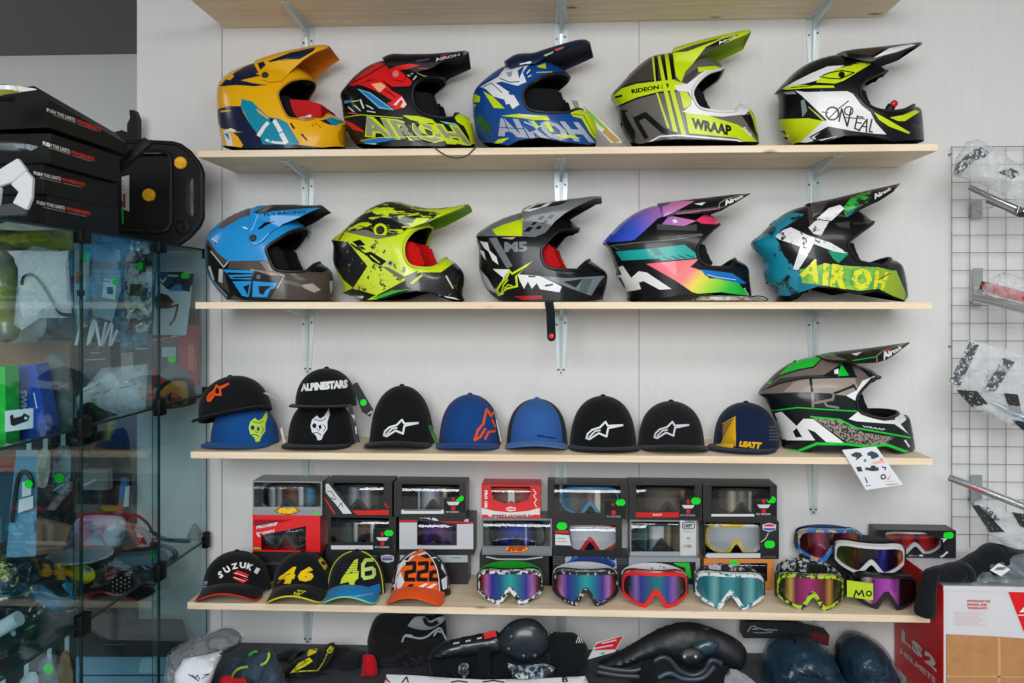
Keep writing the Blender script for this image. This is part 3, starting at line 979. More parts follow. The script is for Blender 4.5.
H_(crop=(770, 35, 5.693), shelf=1, base=DK, trim=(20, 20, 22), W=0.12,
   label='black and white helmet with neon green eye shape at temple, red button in mouth opening',
   top=[(135, 618), (85, 570), (54, 490), (52, 400), (50, 340), (34, 326), (82, 270), (152, 202), (232, 154), (312, 128), (380, 120), (450, 130), (530, 150), (600, 178), (640, 205), (652, 218)],
   port=[(625, 220), (560, 250), (520, 290), (512, 335), (540, 380), (585, 412), (640, 428), (720, 432), (770, 424)],
   chin=[(806, 406), (850, 424), (862, 500), (870, 608)],
   bottom=[(700, 606), (560, 572), (420, 574), (330, 602), (220, 616)],
   gfx=[(WHT, [(75, 302), (140, 265), (230, 220), (330, 178), (425, 172), (300, 235), (280, 255), (200, 276)]),
        (NEON, [(262, 270), (290, 235), (380, 190), (440, 178), (530, 145), (580, 162), (500, 210), (420, 260), (370, 276)]),
        (DK, 'S', 7, [(285, 236), (330, 246), (400, 250), (480, 214)]), (DK, 'S', 7, [(300, 230), (340, 214), (410, 202), (480, 214)]), (DK, 'C', 408, 226, 19),
        (DK, 'T', 'ONEAL', [(440, 168), (540, 140), (546, 152), (446, 180)]),
        (NEON, [(66, 306), (140, 285), (200, 285), (362, 288), (368, 300), (200, 303), (90, 312)]), (DK, 'S', 5, [(120, 300), (200, 292), (250, 285)]),
        (WHT, [(142, 316), (200, 325), (440, 320), (472, 335), (520, 400), (572, 440), (602, 500), (662, 566), (600, 562), (470, 546), (330, 520), (250, 582), (290, 602), (400, 572), (158, 622), (200, 570), (302, 490), (322, 480), (240, 402), (180, 345)]),
        ((150, 152, 150), [(75, 325), (135, 320), (150, 336), (90, 338)]), ((120, 140, 140), [(175, 375), (195, 365), (212, 430), (185, 470)]),
        (NEON, [(40, 480), (220, 474), (302, 490), (160, 622), (120, 622)]), (NEON, 'S', 9, [(222, 408), (302, 484)]), (DK, 'S', 6, [(215, 400), (318, 488)]),
        (DK, 'R', 355, 447, 36, 11), (DK, 'S', 6, [(295, 438), (330, 442)]), (DK, 'S', 7, [(330, 480), (390, 420), (446, 376)]),
        (DK, 'S', 10, [(392, 492), (408, 420), (440, 520), (462, 420)]), (DK, 'R', 448, 432, 24, 8), (DK, 'S', 6, [(420, 470), (540, 478)]),
        (DK, 'S', 9, [(498, 460), (482, 532), (512, 544)]), (DK, 'S', 8, [(500, 465), (530, 468)]), (DK, 'S', 8, [(490, 498), (520, 502)]),
        (DK, 'S', 9, [(505, 545), (552, 480), (548, 552)]), (DK, 'S', 8, [(528, 520), (550, 524)]), (DK, 'S', 9, [(580, 480), (565, 550), (582, 553)]),
        (DK, 'S', 8, [(228, 582), (320, 530), (430, 550), (660, 572)]), (DK, 'S', 12, [(250, 604), (320, 560), (400, 575), (660, 580)]), (DK, 'S', 6, [(232, 586), (262, 604)]),
        (NEON, [(593, 440), (660, 475), (798, 555), (790, 562), (680, 522), (620, 482)]), (NEON, [(682, 470), (760, 455), (830, 425), (856, 435), (768, 490), (730, 490)]),
        ((40, 44, 48), [(800, 500), (870, 510), (870, 540), (820, 530)])],
   peak=dict(base=DK, under=(18, 19, 22), W=0.095,
             top=[(380, 108), (440, 96), (560, 84), (670, 70), (830, 50), (866, 50)],
             bottom=[(842, 62), (720, 100), (612, 135), (580, 152), (520, 142), (440, 126)],
             gfx=[(WHT, [(590, 130), (680, 74), (805, 50), (832, 56), (720, 97)]), ((60, 54, 40), [(445, 98), (655, 72), (590, 110), (560, 118)])]))

SKY = (36, 146, 216); CARB = (78, 70, 64)
H_(crop=(200, 195, 5.693), shelf=2, base=SKY, trim=(18, 18, 20), W=0.125,
   label='sky blue helmet over brown grey chin bar, leftmost helmet on the lower helmet shelf',
   top=[(165, 597), (115, 545), (74, 480), (48, 420), (46, 350), (50, 252), (92, 190), (152, 142), (232, 98), (312, 70), (380, 66), (450, 88), (520, 124), (580, 168), (602, 188)],
   port=[(580, 192), (510, 212), (440, 255), (378, 300), (388, 350), (410, 402), (440, 430), (530, 437), (610, 432)],
   chin=[(680, 384), (740, 425), (756, 480), (752, 540), (736, 596)],
   bottom=[(600, 598), (400, 592), (250, 594)],
   gfx=[(CARB, [(30, 260), (50, 258), (100, 330), (160, 376), (380, 372), (420, 430), (530, 440), (680, 380), (770, 480), (740, 610), (160, 610), (30, 420)]),
        ((96, 86, 78), [(100, 190), (150, 130), (310, 55), (385, 50), (330, 102), (230, 130), (130, 190)]),
        (DK, [(40, 280), (62, 300), (80, 330), (130, 392), (172, 380), (160, 415), (112, 420), (112, 520), (190, 572), (165, 600), (80, 480), (46, 400)]),
        ((176, 176, 172), 'S', 8, [(62, 320), (135, 410), (160, 380)]), ((200, 200, 196), 'S', 14, [(52, 410), (74, 480)]), ((190, 190, 186), [(108, 420), (130, 425), (128, 500), (104, 495)]), ((150, 146, 140), 'S', 12, [(90, 510), (150, 575)]),
        (DK, [(130, 415), (460, 445), (470, 470), (400, 590), (250, 596), (170, 560)]),
        ((196, 170, 160), 'S', 6, [(290, 425), (480, 458), (440, 530)]), ((150, 130, 120), [(280, 420), (390, 436), (470, 455), (400, 458)]),
        (SKY, [(130, 424), (310, 430), (302, 450), (292, 480), (180, 478)]), (DK, [(150, 440), (306, 446), (298, 452), (160, 456)]), (DK, [(185, 466), (298, 462), (294, 472), (190, 474)]),
        (SKY, [(185, 492), (292, 490), (277, 582), (240, 574)]), (DK, [(245, 522), (282, 508), (272, 570)]),
        (SKY, [(302, 490), (440, 502), (425, 530), (400, 540), (382, 582), (298, 580)]), (DK, [(332, 518), (408, 518), (372, 545), (362, 568), (338, 562)]),
        ((176, 168, 160), [(560, 515), (640, 503), (688, 540), (650, 556)]), ((110, 102, 96), [(480, 480), (560, 500), (600, 530), (470, 500)]),  # first pale patch is a chrome highlight painted into the colour
        ((130, 124, 118), [(340, 378), (378, 376), (412, 430), (380, 436)]),
        ((28, 28, 30), 'C', 333, 466, 19), ((150, 140, 134), 'C', 333, 466, 11), ((28, 28, 30), 'C', 333, 466, 6),
        (DK, [(60, 240), (75, 245), (105, 275), (90, 280)]), (WHT, 'S', 5, [(66, 246), (98, 272)]), ((28, 28, 30), 'C', 388, 322, 14), ((200, 190, 180), 'C', 388, 322, 7),
        ((220, 236, 246), [(238, 180), (262, 184), (275, 196), (250, 190)]), (DK, [(600, 430), (680, 380), (740, 420), (700, 440), (640, 440)]), ((200, 206, 210), [(738, 490), (760, 485), (758, 540), (742, 560)])],
   peak=dict(base=SKY, under=(24, 24, 26), screw=(303, 245), W=0.1,
             top=[(312, 84), (350, 62), (400, 57), (500, 54), (620, 58), (690, 57)],
             bottom=[(682, 74), (640, 90), (560, 130), (470, 165), (400, 215), (362, 262), (315, 286), (278, 258), (290, 172)],
             gfx=[((52, 48, 46), [(305, 98), (400, 54), (725, 50), (725, 80), (655, 72), (420, 92), (330, 108)]), ((120, 108, 98), [(325, 100), (385, 62), (420, 60), (370, 95)]),
                  ((30, 60, 90), 'T', 'FLY RACING', [(362, 103), (600, 84), (600, 104), (368, 122)]),
                  (DK, [(325, 195), (370, 155), (440, 148), (382, 170), (345, 195)]), ((120, 196, 236), 'S', 6, [(280, 210), (300, 190), (330, 110)]), ((120, 196, 236), 'S', 6, [(282, 268), (330, 280), (390, 220)]), (DK, [(640, 90), (715, 66), (715, 80), (590, 140)])]))

BSP = splat(BLACK, NEON, 26, 0.55, 0.02, stretch=(0.6, 1, 2.2))
BRK = splat(BLACK, (120, 124, 90), 60, 0.66, 0.03)
NSP = splat((30, 32, 20), (206, 226, 50), 42, 0.42, 0.02)
H_(crop=(325, 195, 5.693), shelf=2, base=NEON, pads=(206, 24, 22), trim=(196, 216, 30),
   label='neon yellow helmet with black splatter crown and rear, red padding in eye port',
   rot=-0.14, top=[(215, 602), (150, 575), (108, 560), (125, 530), (84, 450), (62, 380), (64, 290), (44, 266), (72, 240), (122, 200), (182, 142), (252, 94), (330, 68), (400, 60), (470, 76), (530, 108), (580, 145), (604, 182)],
   port=[(580, 178), (505, 205), (455, 270), (450, 340), (475, 392), (520, 412), (600, 415), (650, 396)],
   chin=[(690, 358), (742, 387), (791, 455), (782, 560), (796, 602)],
   bottom=[(700, 586), (620, 560), (520, 545), (430, 560), (330, 592)],
   gfx=[(BSP, [(100, 208), (180, 130), (250, 80), (400, 30), (480, 50), (580, 90), (480, 110), (450, 100), (490, 140), (440, 200), (400, 232), (250, 226)]),
        ((122, 116, 108), [(112, 210), (230, 198), (310, 225), (425, 228), (300, 252)]),
        (BRK, [(30, 256), (130, 266), (242, 405), (200, 470), (160, 530), (100, 480), (40, 380)]), (DK, [(90, 560), (160, 530), (290, 570), (215, 610)]), (WHT, [(130, 572), (220, 575), (215, 590), (165, 592)]),
        (DK, 'S', 7, [(80, 255), (105, 215)]), (NSP, [(132, 266), (300, 255), (370, 300), (380, 380), (520, 440), (300, 560), (160, 535), (242, 405)]),
        (DK, [(155, 265), (200, 253), (232, 285), (185, 292)]), (DK, 'S', 10, [(150, 280), (235, 340)]), (DK, [(225, 330), (262, 322), (352, 378), (320, 402), (268, 380)]), (NEON, 'S', 7, [(260, 345), (310, 385)]), ((118, 114, 104), [(320, 405), (362, 412), (462, 470), (430, 482)]), ((118, 114, 104), [(450, 465), (530, 430), (520, 460), (460, 490)]),
        ((150, 155, 160), 'C', 372, 388, 16), (DK, 'C', 372, 388, 8),
        (BRK, [(540, 440), (660, 440), (742, 380), (800, 455), (790, 560), (800, 610), (700, 588), (560, 547), (440, 540), (280, 588), (300, 568), (430, 500)]),
        (DK, [(280, 600), (430, 538), (560, 540), (640, 560), (560, 605)]), (NEON, [(480, 502), (550, 450), (556, 460), (500, 507)]), ((60, 170, 40), [(268, 586), (380, 544), (500, 534), (420, 551), (300, 592)]), (WHT, [(560, 580), (650, 568), (705, 596), (560, 602)]), (WHT, [(680, 575), (740, 585), (770, 600), (690, 596)]), ((200, 210, 190), 'S', 9, [(690, 462), (728, 530)])],
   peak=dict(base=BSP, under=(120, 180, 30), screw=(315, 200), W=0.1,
             top=[(250, 92), (330, 54), (400, 37), (500, 60), (600, 75), (720, 69), (816, 52)],
             bottom=[(786, 68), (700, 103), (600, 148), (540, 168), (470, 190), (440, 215), (360, 232), (285, 225), (262, 150)],
             gfx=[(NEON, [(520, 70), (560, 84), (650, 86), (720, 62), (825, 48), (782, 75), (700, 106), (670, 96), (600, 96)]), (NEON, 'R', 315, 200, 32, 14), (NEON, [(470, 195), (520, 130), (600, 130), (540, 175)])]))

SIL = (108, 115, 118)
H_(crop=(470, 190, 5.693), shelf=2, base=DK, pads=(190, 26, 30), trim=(20, 20, 22), W=0.125,
   label='grey topped black helmet with neon star outline, chin strap hanging below its shelf',
   rot=-0.12, top=[(165, 630), (115, 590), (74, 520), (54, 440), (54, 340), (38, 262), (92, 215), (152, 180), (252, 138), (350, 122), (440, 128), (530, 150), (590, 188), (618, 220)],
   port=[(600, 224), (520, 228), (460, 272), (408, 340), (412, 400), (440, 438), (500, 453), (610, 455)],
   chin=[(680, 398), (740, 440), (780, 480), (775, 550), (756, 624)],
   bottom=[(600, 632), (400, 632), (250, 634)],
   gfx=[(SIL, [(25, 262), (30, 250), (100, 200), (230, 135), (300, 110), (310, 265), (120, 262)]), (NEON, [(125, 225), (180, 200), (300, 163), (297, 262), (150, 258)]),
        ((122, 126, 130), 'T', 'M5', [(195, 296), (326, 294), (326, 352), (196, 354)], 0.05),
        ((112, 118, 120), [(108, 275), (150, 270), (242, 432), (210, 447)]), ((190, 172, 150), [(175, 272), (260, 268), (240, 282)]),
        (WHT, [(55, 290), (100, 300), (112, 345), (150, 380), (162, 425), (128, 400), (105, 350), (80, 330)]), (WHT, [(130, 450), (222, 452), (162, 562), (190, 500)]), (WHT, [(55, 340), (80, 350), (90, 400), (60, 360)]),
        (WHT, [(270, 480), (400, 490), (522, 550), (510, 582), (400, 565), (380, 530), (352, 562), (330, 520), (308, 562), (285, 520)]), (DK, 'S', 10, [(430, 545), (470, 538)]), (DK, [(330, 487), (375, 490), (370, 498), (335, 497)]),
        ((190, 196, 200), [(54, 450), (100, 500), (152, 590), (100, 565), (66, 510)]), (WHT, [(140, 560), (195, 590), (160, 605)]),
        (NEON, [(356, 404), (268, 490), (274, 552), (212, 566), (158, 606), (146, 570), (172, 528), (202, 498), (222, 448), (240, 470)]),
        (DK, [(330, 432), (256, 492), (262, 544), (208, 556), (168, 588), (160, 570), (182, 534), (212, 504), (228, 470), (240, 484)]),
        (NEON, 'S', 7, [(180, 580), (190, 540), (215, 512)]), (NEON, 'S', 6, [(195, 560), (215, 540), (240, 545)]),
        ((176, 24, 30), [(250, 605), (410, 600), (412, 620), (300, 626)]),
        ((112, 124, 130), [(395, 490), (560, 502), (772, 488), (740, 520), (690, 602), (560, 555)]), ((20, 26, 30), [(530, 522), (642, 506), (602, 556)]), ((84, 94, 100), [(640, 505), (700, 505), (660, 590), (620, 575)]),
        ((60, 66, 70), [(470, 460), (600, 470), (580, 480), (480, 472)])],
   peak=dict(base=SIL, under=(18, 19, 21), W=0.1,
             top=[(300, 112), (360, 85), (450, 68), (600, 48), (700, 36), (748, 36)],
             bottom=[(738, 48), (700, 52), (620, 88), (540, 132), (480, 182), (430, 242), (370, 268), (304, 264), (302, 190)],
             gfx=[(NEON, [(280, 165), (301, 160), (298, 264), (280, 262)]),
                  (DK, [(305, 238), (330, 210), (362, 210), (340, 237)]), (DK, [(345, 198), (365, 180), (387, 182), (365, 200)]), (DK, [(383, 168), (405, 148), (427, 150), (405, 170)]),
                  (DK, [(370, 222), (390, 203), (412, 205), (395, 224)]), (DK, [(405, 193), (425, 173), (447, 175), (425, 194)]), (DK, [(440, 162), (455, 142), (480, 142), (465, 162)]),
                  (WHT, [(295, 118), (360, 84), (480, 62), (560, 52), (520, 78), (420, 95), (340, 122)]), (DK, [(330, 110), (380, 84), (440, 72), (400, 98)]), (DK, [(430, 98), (470, 68), (560, 56), (540, 72), (500, 88)])]))
PNK = (214, 110, 140)
H_(crop=(595, 185, 5.253), shelf=2, base=DK, trim=(18, 18, 20),
   label='black helmet with rainbow chin panel and teal stripe, peak with white lettering',
   top=[(165, 604), (168, 570), (114, 490), (108, 440), (68, 335), (40, 306), (92, 245), (152, 187), (232, 136), (320, 108), (420, 106), (520, 122), (600, 152), (640, 185), (652, 206)],
   port=[(622, 230), (575, 278), (537, 330), (546, 390), (590, 425), (650, 432), (705, 434)],
   chin=[(736, 388), (802, 430), (812, 500), (823, 578)],
   bottom=[(800, 590), (650, 564), (480, 574), (350, 594), (260, 606)],
   gfx=[('R1', [(36, 305), (110, 225), (200, 140), (330, 95), (420, 80), (522, 85), (420, 140), (330, 175), (260, 240), (210, 285), (190, 292)]),
        ((40, 44, 46), [(80, 315), (420, 290), (482, 310), (130, 345)]), ((110, 112, 112), 'S', 4, [(130, 345), (85, 318), (250, 300), (400, 288), (565, 262)]),
        ((26, 168, 162), [(108, 350), (330, 330), (470, 313), (525, 355), (537, 384), (350, 397), (338, 386), (140, 397)]), ((18, 90, 92), 'S', 7, [(360, 378), (400, 392)]), ((18, 90, 92), 'S', 7, [(400, 374), (440, 389)]), ((18, 90, 92), 'S', 7, [(440, 371), (480, 386)]), ((18, 90, 92), 'S', 7, [(480, 367), (520, 382)]), ((24, 120, 118), [(290, 335), (330, 330), (360, 368), (320, 372)]),
        ('R2', [(268, 414), (547, 388), (500, 430), (560, 450), (600, 490), (740, 498), (808, 582), (660, 562), (560, 577), (510, 562), (420, 500)]),
        ((24, 116, 196), [(555, 443), (720, 463), (797, 515), (770, 520), (640, 492), (580, 477)]), (WHT, 'S', 3, [(590, 470), (640, 484), (740, 498)]),
        ('R1', [(352, 206), (390, 160), (532, 188), (470, 215)]), ((240, 66, 112), [(530, 186), (580, 150), (640, 178), (655, 207), (560, 202)]), (WHT, [(405, 185), (425, 178), (435, 195), (415, 200)]),
        ((70, 70, 72), [(326, 205), (352, 206), (470, 215), (535, 205), (535, 240), (326, 235)]),
        ((90, 92, 92), 'S', 6, [(430, 268), (560, 258)]),
        (WHT, [(122, 432), (146, 424), (190, 488), (230, 453), (272, 460), (402, 546), (340, 550), (255, 505), (230, 512), (242, 547), (172, 560), (168, 530)]), (WHT, 'S', 13, [(112, 482), (138, 478), (160, 520), (172, 556), (150, 548), (118, 492)]),
        (WHT, 'T', 'Airoh', [(786, 535), (812, 575), (806, 582), (780, 545)])],
   peak=dict(base=DK, under=(18, 18, 20), W=0.095,
             top=[(330, 96), (420, 84), (600, 64), (720, 50), (816, 43)],
             bottom=[(790, 58), (720, 103), (650, 128), (600, 144), (520, 152), (450, 152), (360, 168)],
             gfx=[('R1', [(320, 90), (420, 80), (522, 85), (420, 140), (340, 175)]), ((92, 84, 96), [(325, 88), (400, 84), (390, 100), (330, 125)]),
                  (PNK, 'S', 4, [(430, 152), (560, 135), (640, 125)]), (WHT, [(520, 98), (582, 90), (560, 107)]),
                  ((150, 150, 150), 'S', 4, [(650, 128), (655, 95), (690, 72), (810, 44)]), (WHT, 'T', 'Airoh', [(672, 82), (785, 48), (775, 66), (684, 110)], 0.06)]),
   ramps={'R1': ([(0.0, (28, 60, 190)), (0.35, (60, 90, 210)), (0.75, (190, 120, 190)), (1.0, (226, 130, 170))], (45, 300), (520, 90)),
          'R2': ([(0.0, (240, 90, 110)), (0.3, (244, 130, 130)), (0.5, (236, 220, 70)), (0.75, (150, 220, 50)), (1.0, (30, 200, 60))], (440, 390), (660, 590))})

TL1 = splat(BLACK, (16, 140, 168), 26, 0.44, 0.03)
GRN = splat((30, 150, 90), (150, 205, 40), 30, 0.5, 0.12)
WSP = splat(BLACK, (226, 228, 230), 60, 0.41, 0.02)
YSP = splat((120, 180, 40), (228, 226, 24), 60, 0.42, 0.04)
GSP = splat(BLACK, (40, 170, 60), 30, 0.46, 0.03)
H_(crop=(745, 180, 5.253), shelf=2, base=DK, trim=(18, 18, 20),
   label='black and teal distressed helmet with white brush cross and yellow green chin lettering',
   top=[(155, 640), (168, 606), (115, 540), (100, 490), (94, 430), (32, 336), (82, 287), (152, 218), (232, 164), (330, 134), (420, 126), (520, 138), (600, 170), (650, 208), (664, 219)],
   port=[(620, 265), (547, 325), (551, 370), (590, 420), (660, 440), (720, 452)],
   chin=[(752, 410), (820, 450), (850, 600), (832, 640)],
   bottom=[(760, 604), (700, 584), (600, 602), (480, 572), (380, 562), (300, 592), (250, 624)],
   gfx=[(TL1, [(20, 335), (80, 280), (170, 205), (240, 170), (315, 180), (260, 215), (190, 260), (165, 300), (205, 400), (280, 480), (400, 530), (392, 562), (240, 610), (160, 610), (85, 490)]),
        ((34, 120, 150), [(280, 470), (420, 500), (420, 560), (280, 595)]),
        (WSP, [(158, 296), (200, 263), (240, 248), (330, 290), (450, 330), (540, 383), (500, 388), (360, 335), (330, 395), (280, 472), (252, 470), (290, 350), (180, 312)]), (WSP, [(333, 250), (420, 165), (500, 135), (522, 150), (440, 220), (400, 292), (360, 282)]),
        ((26, 150, 112), [(435, 370), (545, 388), (490, 437), (460, 410)]),
        (GRN, [(286, 470), (420, 440), (560, 453), (700, 458), (795, 480), (850, 600), (832, 645), (700, 577), (600, 582), (400, 552), (300, 540)]),
        ((150, 180, 50), [(680, 480), (795, 475), (850, 600), (835, 645), (720, 575)]),
        (YSP, 'T', 'A', [(348, 412), (392, 420), (386, 546), (284, 500)], 0.04), (YSP, 'T', 'I', [(412, 436), (444, 440), (436, 556), (406, 552)], 0.04), (YSP, 'T', 'R', [(458, 440), (548, 452), (530, 574), (446, 560)], 0.06), (YSP, 'T', 'O', [(564, 458), (672, 470), (664, 580), (556, 576)], 0.06), (YSP, 'T', 'H', [(684, 474), (760, 484), (726, 580), (676, 580)], 0.05), (DK, 'S', 5, [(700, 525), (760, 490)]),
        ((70, 66, 62), [(325, 118), (460, 118), (400, 178), (340, 242)]), ((60, 60, 60), [(470, 225), (550, 218), (550, 255), (490, 245)]),
        ((60, 62, 64), 'S', 4, [(570, 230), (650, 222)]), (DK, 'S', 9, [(160, 612), (240, 612), (390, 560), (600, 588), (700, 575), (830, 640)])],
   peak=dict(base=DK, under=(18, 19, 20), W=0.095,
             top=[(330, 122), (450, 100), (600, 64), (720, 38), (814, 17)],
             bottom=[(780, 58), (700, 113), (610, 155), (550, 192), (480, 218), (420, 210), (350, 200)],
             gfx=[(GSP, [(515, 145), (560, 92), (660, 50), (665, 102), (560, 165), (530, 192)]), ((20, 110, 120), [(530, 180), (600, 130), (560, 178), (535, 195)]), (WSP, [(375, 205), (440, 148), (500, 130), (522, 150), (450, 218)]), ((70, 66, 62), [(325, 118), (440, 105), (400, 170), (345, 205)]),
                  (WHT, 'T', 'Airoh', [(668, 78), (772, 34), (764, 54), (682, 102)], 0.05)]))

KGR = (24, 196, 60); TAN = (116, 108, 100)
MESHM = splat((40, 40, 40), (150, 140, 128), 210, 0.46, 0.05, detail=0)
H_(crop=(750, 340, 5.253), shelf=3, base=(20, 28, 30), trim=(20, 22, 24), Y=2.60,
   label='grey and black helmet with green lines and white lettering, alone beside the caps',
   top=[(185, 590), (172, 565), (155, 470), (116, 380), (80, 310), (46, 281), (92, 222), (162, 156), (252, 106), (350, 88), (450, 98), (560, 128), (640, 158), (668, 180), (674, 190)],
   port=[(642, 205), (590, 262), (562, 310), (572, 370), (620, 396), (700, 415), (740, 408)],
   chin=[(768, 375), (806, 392), (832, 410), (861, 560), (852, 602)],
   bottom=[(780, 594), (700, 558), (600, 573), (480, 573), (350, 578), (260, 594)],
   gfx=[((112, 102, 96), [(38, 282), (160, 190), (330, 80), (530, 100), (645, 215), (510, 292), (300, 275), (120, 280)]),
        ((64, 60, 58), [(38, 282), (150, 228), (270, 198), (550, 190), (540, 180), (300, 185), (160, 200)]),
        ((152, 142, 134), [(175, 272), (230, 222), (320, 202), (550, 200), (575, 268), (500, 292), (330, 275)]),
        (KGR, [(145, 190), (200, 138), (280, 90), (350, 65), (375, 95), (330, 140), (250, 155)]), (KGR, [(88, 227), (118, 208), (105, 232)]),
        ((20, 26, 28), 'S', 8, [(150, 190), (250, 158), (335, 142), (380, 95)]), ((20, 26, 28), 'S', 8, [(45, 272), (150, 230), (270, 202), (560, 193)]),
        ((20, 28, 30), [(40, 285), (130, 282), (300, 275), (420, 280), (530, 320), (570, 375), (250, 355), (110, 375)]), ((20, 26, 28), 'S', 14, [(318, 205), (328, 285)]), ((20, 26, 28), 'S', 13, [(548, 240), (440, 282)]), ((20, 26, 28), 'S', 10, [(540, 235), (560, 262)]),
        ((130, 120, 112), 'S', 14, [(329, 280), (331, 350)]), ((130, 120, 112), 'S', 13, [(335, 332), (435, 312), (440, 285)]), ((130, 120, 112), 'S', 12, [(395, 330), (402, 345), (465, 356)]),
        ((20, 26, 28), [(380, 190), (500, 110), (535, 130), (560, 195), (520, 195)]), (KGR, [(480, 122), (520, 186), (462, 190)]), (WHT, [(442, 158), (465, 150), (465, 178), (445, 178)]),
        (KGR, 'S', 6, [(108, 373), (250, 355), (420, 366), (572, 375)]),
        (WHT, [(128, 385), (166, 377), (245, 452), (280, 414), (332, 415), (495, 541), (400, 536), (340, 482), (300, 467), (342, 527), (190, 527)]), (WHT, [(118, 430), (150, 424), (192, 500), (220, 520), (168, 520), (150, 470)]), ((20, 28, 30), [(225, 480), (245, 462), (275, 510), (240, 512)]),
        (MESHM, [(325, 405), (470, 418), (600, 488), (835, 520), (690, 560), (600, 552), (500, 532)]), ((26, 32, 34), [(690, 560), (760, 510), (840, 520), (858, 590)]), (WHT, 'S', 9, [(815, 528), (838, 560)]),
        (KGR, 'S', 8, [(320, 403), (470, 418), (560, 462), (842, 513)]), (KGR, 'S', 14, [(172, 572), (250, 585), (350, 545), (520, 547), (620, 562), (720, 550), (856, 600)]),
        (WHT, [(505, 292), (560, 265), (590, 215), (655, 188), (655, 212), (600, 272), (575, 340), (585, 393), (700, 420), (745, 412), (770, 372), (812, 392), (822, 420), (792, 442), (834, 494), (760, 442), (560, 427), (518, 415), (567, 377), (560, 322)]),
        ((20, 24, 26), [(615, 398), (700, 412), (742, 408), (760, 380), (770, 380), (762, 420), (700, 425)]), ((200, 204, 206), 'T', 'WRAAP', [(590, 448), (710, 466), (708, 476), (590, 458)])],
   peak=dict(base=(22, 27, 29), under=(20, 22, 24), W=0.095,
             top=[(352, 80), (420, 66), (500, 56), (650, 38), (838, 12)],
             bottom=[(800, 43), (720, 100), (670, 117), (560, 122), (500, 112), (400, 100)],
             gfx=[(KGR, 'S', 4, [(480, 58), (650, 40), (838, 14)]), ((100, 92, 86), [(345, 75), (420, 72), (510, 105), (400, 105)]), (KGR, 'S', 5, [(380, 72), (450, 80)]), (WHT, [(530, 72), (590, 62), (560, 82)]), (KGR, 'S', 4, [(540, 108), (665, 88)]),
                  ((140, 134, 128), 'S', 5, [(668, 118), (665, 85), (700, 55), (838, 12)]), (WHT, 'T', 'Airoh', [(688, 66), (802, 26), (792, 50), (702, 106)], 0.06), ((190, 40, 40), [(710, 52), (745, 42), (740, 52), (712, 62)])]))

for H in HEL:
    if 'ramps' in H:
        # printed colour runs need the helmet's own coordinates
        x0c, y0c, s = H['crop']
        xs = [x0c + p[0] / s for p in H['top'] + H['chin']]
        Yc = H.get('Y', 2.605)
        c0 = at((min(xs) + max(xs)) / 2, 300, Yc)
        z0 = SZ[H['shelf']] + 0.0005
        def loc2(p, Yp=Yc - 0.1):
            q = at(x0c + p[0] / s, y0c + p[1] / s, Yp)
            return (q.x - c0.x, 0, q.z - z0)
        mm = {k: ramp(v[0], loc2(v[1]), loc2(v[2])) for k, v in H['ramps'].items()}
        fix = lambda L: [((mm[g[0]],) + tuple(g[1:])) if isinstance(g[0], str) else g for g in L]
        H['gfx'] = fix(H['gfx']); H['peak']['gfx'] = fix(H['peak']['gfx'])
    helmet(H)
# ------------------------------------------------------------------ prints that follow a surface
def world_of(root):
    return Matrix.Translation(root.location) @ root.rotation_euler.to_matrix().to_4x4()

